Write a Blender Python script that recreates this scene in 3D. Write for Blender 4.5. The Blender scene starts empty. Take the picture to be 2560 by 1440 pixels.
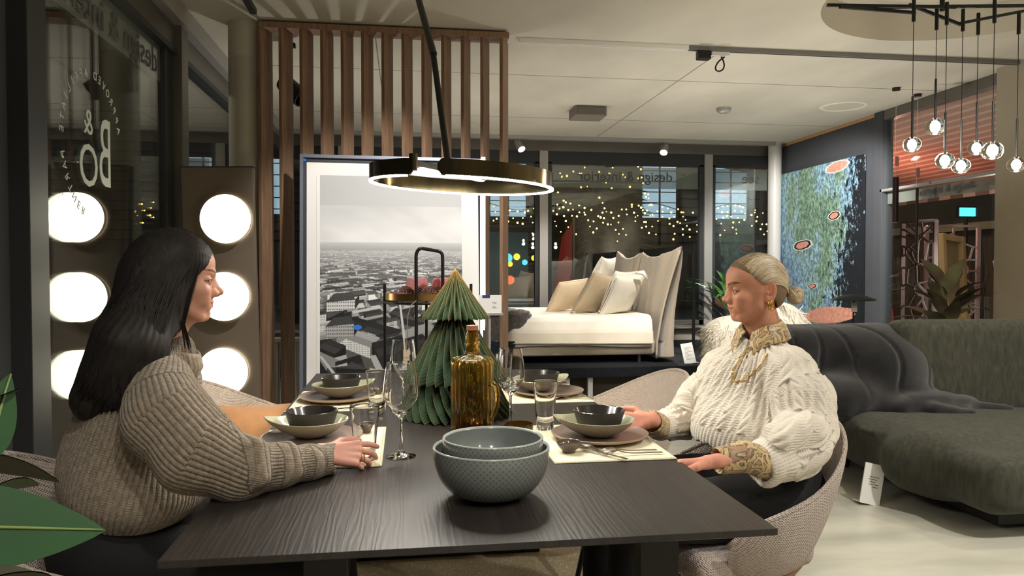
import bpy, math, random
import numpy as np
from math import sin, cos, pi, radians as R
from mathutils import Vector, Matrix
random.seed(7); RNG = np.random.RandomState(7)
SC = bpy.context.scene
COL = SC.collection

# ---------------------------------------------------------------- camera, world, exposure
F_PX, CAM_Z = 1862.0, 1.23
YAW, PITCH = R(-8.22), R(-1.4)
cam_d = bpy.data.cameras.new('camera'); cam = bpy.data.objects.new('camera', cam_d); COL.objects.link(cam)
cam.location = (0, 0, CAM_Z); cam.rotation_euler = (pi/2 + PITCH, 0, YAW)
cam_d.sensor_width = 36.0; cam_d.lens = F_PX/2560*36.0; cam_d.clip_start = .05; cam_d.clip_end = 200
SC.camera = cam
SC.view_settings.view_transform = 'Standard'; SC.view_settings.look = 'None'
SC.view_settings.gamma = 1.0; SC.view_settings.use_curve_mapping = False
SC.view_settings.exposure = 1.05
w = bpy.data.worlds.new('night'); SC.world = w; w.use_nodes = True
w.node_tree.nodes['Background'].inputs[0].default_value = (.10, .12, .16, 1)
w.node_tree.nodes['Background'].inputs[1].default_value = .06

def lamp(kind, name, loc, energy, color=(1, .9, .78), size=.2, size_y=None, look=None, spot=None, blend=.5, spread=None):
    d = bpy.data.lights.new(name, kind); d.energy = energy; d.color = color
    if kind == 'AREA':
        d.size = size
        if size_y: d.shape = 'RECTANGLE'; d.size_y = size_y
        if spread: d.spread = spread
    elif kind == 'SPOT':
        d.spot_size = spot or R(60); d.spot_blend = blend; d.shadow_soft_size = size
    else:
        d.shadow_soft_size = size
    o = bpy.data.objects.new(name, d); COL.objects.link(o); o.location = loc
    if look is not None:
        o.rotation_euler = (Vector(look)-Vector(loc)).to_track_quat('-Z', 'Y').to_euler()
    return o
WARM = (1, .955, .885)
# showroom ceiling lighting: assumed rows of downlights over unseen parts of the shop behind and beside the camera
for x, y, e in ((-.4, -2.2, 26), (1.2, -2.4, 26), (2.8, -2.2, 26), (.1, -.6, 22), (1.7, -.7, 22), (3.4, -.6, 26), (3.9, 1.4, 24), (4.2, 3.2, 16)):
    lamp('SPOT', 'shop_downlight', (x, y, 2.86), e*2.6, WARM, .05, look=(x, y+.15, 0), spot=R(120), blend=.8)
for x, y, e in ((-.6, -1.6, 16), (1.0, -1.6, 18), (2.6, -1.6, 20), (3.9, -.2, 16), (4.3, 2.0, 18), (2.9, 4.7, 11), (-.5, 6.5, 10), (.8, 8.0, 9), (2.2, 6.2, 12), (3.9, 6.6, 14), (3.7, 8.9, 8)):
    lamp('SPOT', 'ceiling_fill', (x, y, 1.0), e*2.5, WARM, .05, look=(x, y+.05, 3.4), spot=R(140), blend=1.)  # upward fill lamps without fixtures, added to brighten the ceiling
# track spots (only the first two have fixtures, built further down)
lamp('SPOT', 'track_or_fill_spot', (2.95, 9.05, 2.58), 75, (1, .96, .9), .04, look=(2.0, 7.9, .8), spot=R(70))
lamp('SPOT', 'track_or_fill_spot', (1.45, 9.05, 2.58), 40, (1, .96, .9), .04, look=(1.2, 7.6, .7), spot=R(70))
lamp('SPOT', 'track_or_fill_spot', (2.2, 5.35, 2.78), 150, (1, .95, .88), .04, look=(2.1, 7.9, .8), spot=R(55))
lamp('SPOT', 'track_or_fill_spot', (3.3, 5.9, 2.8), 330, (1, .96, .92), .05, look=(5.0, 8.4, 1.2), spot=R(60))
lamp('SPOT', 'track_or_fill_spot', (2.9, 4.1, 2.8), 90, (1, .97, .93), .05, look=(2.85, 5.7, .8), spot=R(45))  # added without a fixture to brighten the sheepskin
lamp('SPOT', 'track_or_fill_spot', (.4, 3.3, 2.8), 105, (1, .97, .93), .05, look=(.0, 4.9, 1.3), spot=R(60))  # added without a fixture to brighten the city picture
lamp('SPOT', 'track_or_fill_spot', (2.9, 1.6, 2.8), 110, (1, .95, .88), .05, look=(3.0, 3.6, 0.2), spot=R(75))
lamp('SPOT', 'track_or_fill_spot', (2.2, .9, 2.8), 60, (1, .95, .88), .05, look=(1.2, 2.2, .9), spot=R(60))
lamp('SPOT', 'track_or_fill_spot', (.2, .3, 2.8), 30, (1, .95, .88), .05, look=(-.7, 1.8, .9), spot=R(60))

# ---------------------------------------------------------------- helpers
def lin(c):
    return tuple(((v/255.0)/12.92 if v/255.0 <= .04045 else ((v/255.0+.055)/1.055)**2.4) for v in c)

class NT:
    def __init__(s, m): s.t = m.node_tree; s.n = s.t.nodes; s.l = s.t.links
    def new(s, typ, **kw):
        nd = s.n.new(typ)
        for k, v in kw.items(): setattr(nd, k, v)
        return nd
    def link(s, a, b): s.l.new(a, b)

def mat(name, col, rough=.6, metal=0., var=0., vscale=8., bump=0., bscale=60., stretch=(1, 1, 1), col2=None, spec=.5,
        emit=None, estr=0., trans=0., ior=1.45, sheen=0., attr=None, alpha=None, coat=0., weave=0., wscale=400.):
    m = bpy.data.materials.new(name); m.use_nodes = True
    N = NT(m); p = N.n['Principled BSDF']; c = lin(col)
    p.inputs['Base Color'].default_value = (*c, 1); p.inputs['Roughness'].default_value = rough
    p.inputs['Metallic'].default_value = metal; p.inputs['Specular IOR Level'].default_value = spec
    p.inputs['IOR'].default_value = ior; p.inputs['Transmission Weight'].default_value = trans
    p.inputs['Sheen Weight'].default_value = sheen; p.inputs['Coat Weight'].default_value = coat
    tc = N.new('ShaderNodeTexCoord'); mp = N.new('ShaderNodeMapping'); mp.inputs['Scale'].default_value = stretch
    N.link(tc.outputs['Object'], mp.inputs['Vector'])
    src = None
    if attr:
        a = N.new('ShaderNodeAttribute'); a.attribute_name = attr; src = a.outputs['Color']
    if var > 0 or col2:
        nz = N.new('ShaderNodeTexNoise'); nz.inputs['Scale'].default_value = vscale; nz.inputs['Detail'].default_value = 6
        N.link(mp.outputs['Vector'], nz.inputs['Vector'])
        rp = N.new('ShaderNodeValToRGB')
        a_, b_ = (lin(col), lin(col2)) if col2 else (tuple(x*(1-var) for x in c), tuple(min(1, x*(1+var)) for x in c))
        rp.color_ramp.elements[0].position = .32; rp.color_ramp.elements[1].position = .68
        rp.color_ramp.elements[0].color = (*a_, 1); rp.color_ramp.elements[1].color = (*b_, 1)
        N.link(nz.outputs['Fac'], rp.inputs['Fac'])
        if src:
            rp.color_ramp.elements[0].color = (1-var,)*3+(1,); rp.color_ramp.elements[1].color = (1, 1, 1, 1)
            mx = N.new('ShaderNodeMix', data_type='RGBA', blend_type='MULTIPLY'); mx.inputs[0].default_value = 1
            N.link(src, mx.inputs[6]); N.link(rp.outputs['Color'], mx.inputs[7]); src = mx.outputs[2]
        else: src = rp.outputs['Color']
    if src: N.link(src, p.inputs['Base Color'])
    hs = None
    if bump > 0:
        nb = N.new('ShaderNodeTexNoise'); nb.inputs['Scale'].default_value = bscale; nb.inputs['Detail'].default_value = 4
        N.link(mp.outputs['Vector'], nb.inputs['Vector']); hs = nb.outputs['Fac']
        bp = N.new('ShaderNodeBump'); bp.inputs['Strength'].default_value = bump; bp.inputs['Distance'].default_value = .004
        N.link(hs, bp.inputs['Height']); N.link(bp.outputs['Normal'], p.inputs['Normal'])
    if weave > 0:
        sep = N.new('ShaderNodeSeparateXYZ'); N.link(tc.outputs['Object'], sep.inputs[0])
        sm = []
        for i, ax in enumerate('XYZ'):
            mu = N.new('ShaderNodeMath', operation='MULTIPLY'); mu.inputs[1].default_value = wscale
            N.link(sep.outputs[i], mu.inputs[0]); sn = N.new('ShaderNodeMath', operation='SINE'); N.link(mu.outputs[0], sn.inputs[0]); sm.append(sn.outputs[0])
        ad = N.new('ShaderNodeMath', operation='ADD'); N.link(sm[0], ad.inputs[0]); N.link(sm[1], ad.inputs[1])
        ml = N.new('ShaderNodeMath', operation='MULTIPLY'); N.link(ad.outputs[0], ml.inputs[0]); N.link(sm[2], ml.inputs[1])
        bp2 = N.new('ShaderNodeBump'); bp2.inputs['Strength'].default_value = weave; bp2.inputs['Distance'].default_value = .0015
        N.link(ml.outputs[0], bp2.inputs['Height'])
        if bump > 0: N.link(bp.outputs['Normal'], bp2.inputs['Normal'])
        N.link(bp2.outputs['Normal'], p.inputs['Normal'])
    if emit is not None:
        p.inputs['Emission Color'].default_value = (*lin(emit), 1); p.inputs['Emission Strength'].default_value = estr
    return m

def thing(name, label=None, cat=None, loc=(0, 0, 0), rz=0., group=None, rot=None):
    o = bpy.data.objects.new(name, None); COL.objects.link(o); o.empty_display_size = .05
    o.location = loc; o.rotation_euler = rot or (0, 0, rz)
    tag(o, label, cat, group); return o
def tag(o, label=None, cat=None, group=None, kind=None):
    if label: o['label'] = label
    if cat: o['category'] = cat
    if group: o['group'] = group
    if kind: o['kind'] = kind
    return o
def copy_tree(o, parent=None):
    c = o.copy(); COL.objects.link(c); c.parent = parent
    for ch in list(o.children): copy_tree(ch, c)
    return c
def wloc(o):
    v = Vector((0, 0, 0))
    while o is not None: v += o.location; o = o.parent
    return v

def link_mesh(name, me, m, parent=None, world=True, smooth=True):
    if m is not None:
        for x in (m if isinstance(m, (list, tuple)) else [m]): me.materials.append(x)
    if smooth is True: me.shade_smooth()
    elif smooth:
        me.shade_smooth(); me.set_sharp_from_angle(angle=R(smooth))
    o = bpy.data.objects.new(name, me); COL.objects.link(o)
    if parent is not None:
        o.parent = parent
        if world: me.transform(Matrix.Translation(-wloc(parent)))
    elif world is True and len(me.vertices):
        # put a top-level mesh's origin at its own base
        co = np.empty(len(me.vertices)*3, np.float32); me.vertices.foreach_get('co', co); co = co.reshape(-1, 3)
        c = (co.min(0)+co.max(0))/2; c[2] = co[:, 2].min()
        me.transform(Matrix.Translation(-Vector(c.tolist()))); o.location = Vector(c.tolist())
    return o

def np_mesh(name, V, Fq, m, parent=None, world=True, smooth=True, cols=None, attrs=None):
    """V (n,3); Fq (k,4) or (k,3) numpy"""
    V = np.asarray(V, np.float32); Fq = np.asarray(Fq, np.int32)
    me = bpy.data.meshes.new(name); me.vertices.add(len(V)); me.vertices.foreach_set('co', V.ravel())
    k = Fq.shape[1]
    me.loops.add(Fq.size); me.loops.foreach_set('vertex_index', Fq.ravel())
    me.polygons.add(len(Fq)); me.polygons.foreach_set('loop_start', np.arange(0, Fq.size, k, dtype=np.int32))
    me.update(calc_edges=True); me.validate()
    if cols is not None:
        a = me.color_attributes.new('col', 'FLOAT_COLOR', 'POINT')
        cc = np.ones((len(V), 4), np.float32); cc[:, :3] = cols; a.data.foreach_set('color', cc.ravel())
    return link_mesh(name, me, m, parent, world, smooth)

class MB:
    """collects shapes, then links them as ONE mesh object"""
    def __init__(s): s.v = []; s.f = []; s.m = []; s.mi = 0
    def add(s, V, Fs):
        b = len(s.v); s.v += [tuple(map(float, p)) for p in V]
        for f in Fs: s.f.append([i+b for i in f]); s.m.append(s.mi)
        return s
    def box(s, x0, x1, y0, y1, z0, z1, M=None):
        P = [(x, y, z) for x in (x0, x1) for y in (y0, y1) for z in (z0, z1)]
        if M is not None: P = [tuple(M @ Vector(p)) for p in P]
        return s.add(P, [(0, 1, 3, 2), (4, 6, 7, 5), (0, 4, 5, 1), (2, 3, 7, 6), (0, 2, 6, 4), (1, 5, 7, 3)])
    def bar(s, a, b, wx, wy, up=(0, 0, 1)):
        a = Vector(a); b = Vector(b); d = (b-a).normalized(); u = Vector(up)
        if abs(d.dot(u)) > .98: u = Vector((0, 1, 0))
        x = d.cross(u).normalized(); y = x.cross(d).normalized()
        P = [p + x*sx*wx/2 + y*sy*wy/2 for p in (a, b) for sx, sy in ((-1, -1), (1, -1), (1, 1), (-1, 1))]
        return s.add(P, [(3, 2, 1, 0), (4, 5, 6, 7), (0, 1, 5, 4), (1, 2, 6, 5), (2, 3, 7, 6), (3, 0, 4, 7)])
    def tube(s, pts, r, n=10, cap=True, flat=1.0):
        pts = [Vector(p) for p in pts]; rs = r if isinstance(r, (list, tuple, np.ndarray)) else [r]*len(pts)
        x = None; rings = []
        for i, p in enumerate(pts):
            d = (pts[min(i+1, len(pts)-1)]-pts[max(i-1, 0)]).normalized()
            if x is None:
                u = Vector((0, 0, 1)) if abs(d.z) < .9 else Vector((0, 1, 0)); x = d.cross(u).normalized()
            else: x = (x-d*x.dot(d)).normalized()
            y = d.cross(x)
            rings.append([p + (x*cos(2*pi*k/n)+y*flat*sin(2*pi*k/n))*rs[i] for k in range(n)])
        V = [q for rg in rings for q in rg]; Fs = []
        for i in range(len(pts)-1):
            for k in range(n): a = i*n+k; b = i*n+(k+1) % n; Fs.append((a, b, b+n, a+n))
        if cap: Fs.append(tuple(range(n))[::-1]); Fs.append(tuple((len(pts)-1)*n+k for k in range(n)))
        return s.add(V, Fs)
    def lathe(s, prof, c=(0, 0, 0), n=48, sx=1., sy=1., M=None, fn=None, caps=False):
        V = []; Fs = []; cx, cy, cz = c
        for (r, z) in prof:
            for k in range(n):
                a = 2*pi*k/n; x, y, zz = r*cos(a)*sx, r*sin(a)*sy, z
                if fn: x, y, zz = fn(r, a, z)
                p = Vector((x, y, zz))
                if M is not None: p = M @ p
                V.append((p.x+cx, p.y+cy, p.z+cz))
        for i in range(len(prof)-1):
            for k in range(n): a = i*n+k; b = i*n+(k+1) % n; Fs.append((a, b, b+n, a+n))
        for i, e in (((0, -1), (len(prof)-1, 1)) if caps else ()):
            if prof[i][0] > 1e-5:
                ring = tuple(i*n+k for k in range(n)); Fs.append(ring[::-1] if e < 0 else ring)
        return s.add(V, Fs)
    def ball(s, c, r, n=16, m=10, sc=(1, 1, 1)):
        return s.lathe([(max(1e-6, sin(pi*i/m))*r, -cos(pi*i/m)*r*sc[2]) for i in range(m+1)], c, n, sc[0], sc[1])
    def build(s, name, m, parent=None, world=True, smooth=False, bevel=0, sub=0):
        me = bpy.data.meshes.new(name); me.from_pydata(s.v, [], s.f)
        if len(set(s.m)) > 1: me.polygons.foreach_set('material_index', s.m)
        me.update(); me.validate()
        if smooth is not True or bevel:
            import bmesh
            bm = bmesh.new(); bm.from_mesh(me); bmesh.ops.remove_doubles(bm, verts=bm.verts, dist=1e-6)
            if bevel: bmesh.ops.bevel(bm, geom=bm.edges[:]+bm.verts[:], offset=bevel, segments=2, affect='EDGES', profile=.6, clamp_overlap=True)
            bmesh.ops.recalc_face_normals(bm, faces=bm.faces); bm.to_mesh(me); bm.free()
        o = link_mesh(name, me, m, parent, world, smooth)
        if sub: md = o.modifiers.new('s', 'SUBSURF'); md.levels = md.render_levels = sub
        return o

def grid_faces(nu, nv, cu=False, cv=False):
    i = np.arange(nu if cu else nu-1); j = np.arange(nv if cv else nv-1)
    I, J = np.meshgrid(i, j, indexing='ij'); I2 = (I+1) % nu; J2 = (J+1) % nv
    return np.stack([I*nv+J, I2*nv+J, I2*nv+J2, I*nv+J2], -1).reshape(-1, 4)

_text_cache = {}
def text_mesh(txt, size=.1, depth=.002):
    cu = bpy.data.curves.new('t', 'FONT'); cu.body = txt; cu.size = size; cu.extrude = depth/2; cu.align_x = 'CENTER'; cu.align_y = 'CENTER'
    cu.resolution_u = 3
    o = bpy.data.objects.new('t', cu); COL.objects.link(o)
    bpy.context.view_layer.update()
    me = bpy.data.meshes.new_from_object(o.evaluated_get(bpy.context.evaluated_depsgraph_get()))
    bpy.data.objects.remove(o); return me
def text(name, txt, size, M, m, parent=None, depth=.002):
    me = text_mesh(txt, size, depth); me.transform(M)
    return link_mesh(name, me, m, parent, True, False)

# ---------------------------------------------------------------- signed distance modelling
import openvdb as vdb
class SDF:
    def __init__(s, lo, hi, h):
        s.lo = np.array(lo, np.float32); s.h = h
        s.n = np.ceil((np.array(hi)-np.array(lo))/h).astype(int)+1
        s.a = np.full(s.n, .5, np.float32)
    def _sub(s, lo, hi):
        i0 = np.clip(np.floor((np.array(lo)-s.lo)/s.h).astype(int), 0, s.n); i1 = np.clip(np.ceil((np.array(hi)-s.lo)/s.h).astype(int)+1, 0, s.n)
        sl = tuple(slice(a, b) for a, b in zip(i0, i1))
        ax = [s.lo[k]+s.h*np.arange(i0[k], i1[k], dtype=np.float32) for k in range(3)]
        return sl, ax[0][:, None, None], ax[1][None, :, None], ax[2][None, None, :]
    def op(s, lo, hi, fn, k=.01, sub=False):
        pad = k+3*s.h
        sl, X, Y, Z = s._sub(np.array(lo)-pad, np.array(hi)+pad)
        if s.a[sl].size == 0: return s
        d = fn(X, Y, Z).astype(np.float32); a = s.a[sl]
        if sub:
            t = np.clip(.5-.5*(a+d)/k, 0, 1); s.a[sl] = a*(1-t)-d*t+k*t*(1-t)
        else:
            t = np.clip(.5+.5*(a-d)/k, 0, 1); s.a[sl] = a*(1-t)+d*t-k*t*(1-t)
        return s
    def cap(s, p, q, r0, r1=None, k=.01, sub=False, sc=None):
        """tapered capsule; sc = squash of space (x,y,z)"""
        r1 = r0 if r1 is None else r1; p = np.array(p, float); q = np.array(q, float); sc = np.array(sc or (1, 1, 1), float)
        P = p/sc; Q = q/sc; D = Q-P; L = max(1e-9, D@D); m = max(r0, r1)
        def fn(X, Y, Z):
            x, y, z = X/sc[0]-P[0], Y/sc[1]-P[1], Z/sc[2]-P[2]
            t = np.clip((x*D[0]+y*D[1]+z*D[2])/L, 0, 1)
            return (np.sqrt((x-t*D[0])**2+(y-t*D[1])**2+(z-t*D[2])**2)-(r0+(r1-r0)*t))*min(sc)
        return s.op(np.minimum(p, q)-m*sc, np.maximum(p, q)+m*sc, fn, k, sub)
    def ell(s, c, r, k=.01, sub=False, M=None):
        c = np.array(c, float); r = np.array(r, float); m = r.max()
        Rm = np.array(M)[:3, :3].T if M is not None else None
        def fn(X, Y, Z):
            x, y, z = X-c[0], Y-c[1], Z-c[2]
            if Rm is not None:
                x, y, z = Rm[0, 0]*x+Rm[0, 1]*y+Rm[0, 2]*z, Rm[1, 0]*x+Rm[1, 1]*y+Rm[1, 2]*z, Rm[2, 0]*x+Rm[2, 1]*y+Rm[2, 2]*z
            k0 = np.sqrt((x/r[0])**2+(y/r[1])**2+(z/r[2])**2); k1 = np.sqrt((x/r[0]**2)**2+(y/r[1]**2)**2+(z/r[2]**2)**2)+1e-9
            return k0*(k0-1)/k1
        ext = np.array([m]*3) if M is not None else r
        return s.op(c-ext, c+ext, fn, k, sub)
    def rbox(s, c, hs, rad, k=.01, sub=False, M=None):
        c = np.array(c, float); hs = np.array(hs, float); ext = np.array([np.linalg.norm(hs)]*3) if M is not None else hs
        Rm = np.array(M)[:3, :3].T if M is not None else None
        def fn(X, Y, Z):
            x, y, z = X-c[0], Y-c[1], Z-c[2]
            if Rm is not None:
                x, y, z = Rm[0, 0]*x+Rm[0, 1]*y+Rm[0, 2]*z, Rm[1, 0]*x+Rm[1, 1]*y+Rm[1, 2]*z, Rm[2, 0]*x+Rm[2, 1]*y+Rm[2, 2]*z
            qx, qy, qz = np.abs(x)-hs[0]+rad, np.abs(y)-hs[1]+rad, np.abs(z)-hs[2]+rad
            return np.sqrt(np.maximum(qx, 0)**2+np.maximum(qy, 0)**2+np.maximum(qz, 0)**2)+np.minimum(np.maximum(qx, np.maximum(qy, qz)), 0)-rad
        return s.op(c-ext, c+ext, fn, k, sub)
    def mesh(s):
        s.a[0] = s.a[-1] = .1; s.a[:, 0] = s.a[:, -1] = .1; s.a[:, :, 0] = s.a[:, :, -1] = .1
        g = vdb.FloatGrid(.5); g.copyFromArray(np.clip(s.a, -.5, .5).astype(np.float64) if False else s.a)
        p, q = g.convertToQuads(0.0)
        p = np.array(p, np.float32)*s.h+s.lo
        q = np.array(q, np.int32)
        return p, q
def vnormals(V, Q):
    a = V[Q[:, 2]]-V[Q[:, 0]]; b = V[Q[:, 3]]-V[Q[:, 1]]; n = np.cross(a, b)
    N = np.zeros_like(V)
    for k in range(4): np.add.at(N, Q[:, k], n)
    return N/(np.linalg.norm(N, axis=1, keepdims=True)+1e-9)
def vnoise(V, scale, seed=0, oct=2):
    """cheap smooth noise from summed rotated sines"""
    rs = np.random.RandomState(seed); o = np.zeros(len(V), np.float32); amp = 1.
    for k in range(oct*4):
        d = rs.normal(size=3); d /= np.linalg.norm(d); f = scale*(1+.5*rs.rand())*(2**(k//4)); ph = rs.rand()*6.28
        o += amp/(1+k//4)*np.sin(V@d*f+ph+1.7*np.sin(V@np.roll(d, 1)*f*.7+ph*2))
    return o/(oct*3)

def pix(x, y):
    cy, sy = cos(YAW), sin(YAW); f = Vector((-sy*cos(PITCH), cy*cos(PITCH), sin(PITCH))); r = Vector((cy, sy, 0)); u = r.cross(f)
    return f+r*((x-1280)/F_PX)-u*((y-720)/F_PX)
def PY(x, y, Y):
    """the point of the place that lies at depth Y on a sight line: used to carry measured proportions over"""
    d = pix(x, y); return Vector((0, 0, CAM_Z))+d*(Y/d.y)
def PZ(x, y, Z):
    d = pix(x, y); return Vector((0, 0, CAM_Z))+d*((Z-CAM_Z)/d.z)

def sheet(name, Fr, Bk, m, parent=None, world=True, extra=None):
    """closed thin body from a front and a back grid (nu, nv, 3)"""
    nu, nv = Fr.shape[:2]
    G = np.concatenate([Fr, Bk[:, ::-1]], 1); V = G.reshape(-1, 3); Q = [tuple(q) for q in grid_faces(nu, 2*nv, False, True)]
    for u in (0, nu-1):
        for j in range(nv-1):
            a, b, c, d = u*2*nv+j, u*2*nv+j+1, u*2*nv+2*nv-2-j, u*2*nv+2*nv-1-j
            Q.append((a, b, c, d) if u else (d, c, b, a))
    return np_mesh(name, V, Q, m, parent, world)
def pillow(name, label, cat, M4, w, h, t, m, seed=0, group=None, wr=.006, n=44, puff=2.2, parts=None):
    u, v = np.meshgrid(np.linspace(-1, 1, n), np.linspace(-1, 1, n), indexing='ij')
    e = (1-np.abs(u)**puff)*(1-np.abs(v)**puff); th = t/2*np.clip(e, 0, 1)**.5+.004
    px_ = w/2*u*(1-.07*(1-v**2)); py_ = h/2*v*(1-.07*(1-u**2))
    P = np.stack([px_, py_, 0*px_], -1)
    nz = vnoise(P.reshape(-1, 3), 16, seed, 3).reshape(n, n)*wr*(.4+e)
    Fr = np.stack([px_, py_, th+nz], -1); Bk = np.stack([px_, py_, -th+nz], -1)
    A = np.array(M4.to_3x3()); tr = np.array(M4.translation)
    o = thing(name, label, cat, M4.translation, group=group)
    sheet('cover', Fr @ A.T+tr, Bk @ A.T+tr, m, o)
    k = np.linspace(-1, 1, 12); b = [(w/2*a, -h/2*(1-.07*(1-a*a)), 0) for a in k]+[(w/2*(1-.07*(1-a*a)), h/2*a, 0) for a in k]+[(w/2*a, h/2*(1-.07*(1-a*a)), 0) for a in k[::-1]]+[(-w/2*(1-.07*(1-a*a)), h/2*a, 0) for a in k[::-1]]
    MB().tube([M4 @ Vector(p) for p in b], .0045, 6).build('piping', m, o, smooth=True)
    return o
def leaf_into(mb, base, d, up, L, W, droop=.25, fold=.15, n=10, tip=1.5, wav=.0, yaw=0.):
    """a curved leaf blade with midrib fold, added to mb"""
    base = Vector(base); d = Vector(d).normalized(); up = Vector(up); s = d.cross(up).normalized(); up = s.cross(d).normalized()
    V = []; c = 5
    for i in range(n+1):
        t = i/n; p = base+d*(L*t*(1-.15*droop*t))-up*(L*droop*t*t)
        w_ = W/2*(sin(pi*t**.8)**.75)*(1-t**6*.3) if t < 1 else 0
        if i == 0: w_ = W*.03
        for k in range(c):
            q = (k-2)/2; V.append(p+s*(q*w_)+up*(fold*abs(q)*w_+wav*sin(t*14+q)*w_*abs(q)))
    F_ = [(i*c+k, i*c+k+1, (i+1)*c+k+1, (i+1)*c+k) for i in range(n) for k in range(c-1)]
    # thickness
    m_ = len(V); V2 = [v-up*.0012 for v in V]; F2 = [tuple(x+m_ for x in f[::-1]) for f in F_]
    mb.add(V+V2, F_+F2); return mb
# ---------------------------------------------------------------- materials
def glass_pane_mat(name, tint=(1, 1, 1), f0=.05, haze=0.):
    m = bpy.data.materials.new(name); m.use_nodes = True; N = NT(m); N.n.clear()
    out = N.new('ShaderNodeOutputMaterial'); g = N.new('ShaderNodeNewGeometry')
    dp = N.new('ShaderNodeVectorMath', operation='DOT_PRODUCT'); N.link(g.outputs['Incoming'], dp.inputs[0]); N.link(g.outputs['Normal'], dp.inputs[1])
    ab = N.new('ShaderNodeMath', operation='ABSOLUTE'); N.link(dp.outputs['Value'], ab.inputs[0])
    om = N.new('ShaderNodeMath', operation='SUBTRACT'); om.inputs[0].default_value = 1; N.link(ab.outputs[0], om.inputs[1])
    pw = N.new('ShaderNodeMath', operation='POWER'); pw.inputs[1].default_value = 5; N.link(om.outputs[0], pw.inputs[0])
    ma = N.new('ShaderNodeMath', operation='MULTIPLY_ADD'); ma.inputs[1].default_value = 1-f0; ma.inputs[2].default_value = f0; N.link(pw.outputs[0], ma.inputs[0])
    tr = N.new('ShaderNodeBsdfTransparent'); tr.inputs[0].default_value = (*tint, 1)
    gl = N.new('ShaderNodeBsdfGlossy'); gl.inputs['Roughness'].default_value = 0.0; gl.inputs[0].default_value = (1, 1, 1, 1)
    mx = N.new('ShaderNodeMixShader'); N.link(ma.outputs[0], mx.inputs[0]); N.link(tr.outputs[0], mx.inputs[1]); N.link(gl.outputs[0], mx.inputs[2])
    N.link(mx.outputs[0], out.inputs[0]); return m
def emis(name, col, s):
    m = bpy.data.materials.new(name); m.use_nodes = True; N = NT(m); N.n.clear()
    e = N.new('ShaderNodeEmission'); e.inputs[0].default_value = (*lin(col), 1); e.inputs[1].default_value = s
    o = N.new('ShaderNodeOutputMaterial'); N.link(e.outputs[0], o.inputs[0]); return m
def film_mat(name, col, op=.35):
    m = bpy.data.materials.new(name); m.use_nodes = True; N = NT(m); p = N.n['Principled BSDF']
    p.inputs['Base Color'].default_value = (*lin(col), 1); p.inputs['Roughness'].default_value = .5; p.inputs['Alpha'].default_value = op; return m
M = {}
M['ceiling'] = mat('cast_concrete', (192, 186, 170), .85, var=.10, vscale=1.6, stretch=(1, .55, 1), bump=.25, bscale=18)
M['floor'] = mat('polished_concrete', (152, 151, 138), .32, col2=(186, 184, 170), vscale=3.0, stretch=(.5, 1.8, 1), bump=.14, bscale=14)
M['concrete'] = mat('column_concrete', (188, 182, 166), .7, var=.06, vscale=3, bump=.15, bscale=40)
M['alu'] = mat('grey_aluminium', (122, 118, 112), .38, .75, var=.05, vscale=5)
M['alu_dark'] = mat('slate_aluminium', (62, 64, 66), .45, .4)
M['alu_light'] = mat('light_aluminium', (176, 174, 170), .4, .5)
M['black'] = mat('black_metal', (26, 26, 27), .42, .3)
M['slate'] = mat('slate_paint', (68, 70, 74), .7, var=.05, vscale=2)
M['glass'] = glass_pane_mat('window_glass', (.93, .95, .94), .06)
M['sill'] = mat('sill_concrete', (150, 145, 132), .7, var=.08, vscale=4)
M['film'] = film_mat('frosted_film', (160, 164, 156), .52)
M['letter'] = mat('grey_letters', (84, 86, 86), .6)
M['letter_white'] = mat('white_letters', (196, 205, 198), .6)
M['white'] = mat('white_plastic', (232, 230, 225), .45)
M['white_metal'] = mat('white_metal', (205, 203, 198), .4)

# ---------------------------------------------------------------- room shell
XL, XR, YB, YF, H = -1.47, 5.0, 9.5, -3.4, 2.9
def struct(name, mb, m, parent=None, **kw):
    o = mb.build(name, m, parent, **kw)
    if parent is None: tag(o, kind='structure')
    return o
struct('floor', MB().box(XL-.1, XR+.1, YF, YB+.1, -.1, 0), M['floor'])
# ceiling slab with the round recess
def ceiling():
    cx, cy, r = 3.5, 4.08, .94; n = 72
    A = sorted(set([2*pi*k/n for k in range(n)]+[math.atan2(y-cy, x-cx) % (2*pi) for x in (XL-.1, XR+.1) for y in (YF, YB+.1)]))
    V = []; Fs = []
    for a in A:
        c, s_ = cos(a), sin(a)
        t = min(((XR+.1-cx) if c > 0 else (XL-.1-cx))/c if abs(c) > 1e-9 else 1e9, ((YB+.1-cy) if s_ > 0 else (YF-cy))/s_ if abs(s_) > 1e-9 else 1e9)
        V += [(cx+c*t, cy+s_*t, H), (cx+c*r, cy+s_*r, H), (cx+c*r, cy+s_*r, H+.22), (cx, cy, H+.22), (cx+c*t, cy+s_*t, H+.3)]
    m = len(A)
    for k in range(m):
        a, b = k*5, ((k+1) % m)*5
        Fs += [(a, a+1, b+1, b), (a+1, a+2, b+2, b+1), (a+2, a+3, b+2), (a, b, b+4, a+4)]
    mb = MB(); mb.add(V, Fs)
    mb.box(XL-.1, XR+.1, YF, YB+.1, H+.3, H+.32)
    o = struct('ceiling', mb, M['ceiling'], smooth=30)
    # shutter-board joints of the cast slab
    j = MB()
    for y in (1.9, 6.35, 8.1): j.box(XL, XR, y-.004, y+.004, H-.0012, H+.002)
    for x in (-.2, 2.4): j.box(x-.004, x+.004, 5.4, YB, H-.0012, H+.002)
    j.build('joint', mat('slab_joint', (120, 112, 98), .9), o)
ceiling()
struct('wall_front', MB().box(XL-.1, XR+.1, YF-.1, YF, 0, H), mat('rear_plaster', (120, 112, 100), .8, var=.05, vscale=1))

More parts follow.
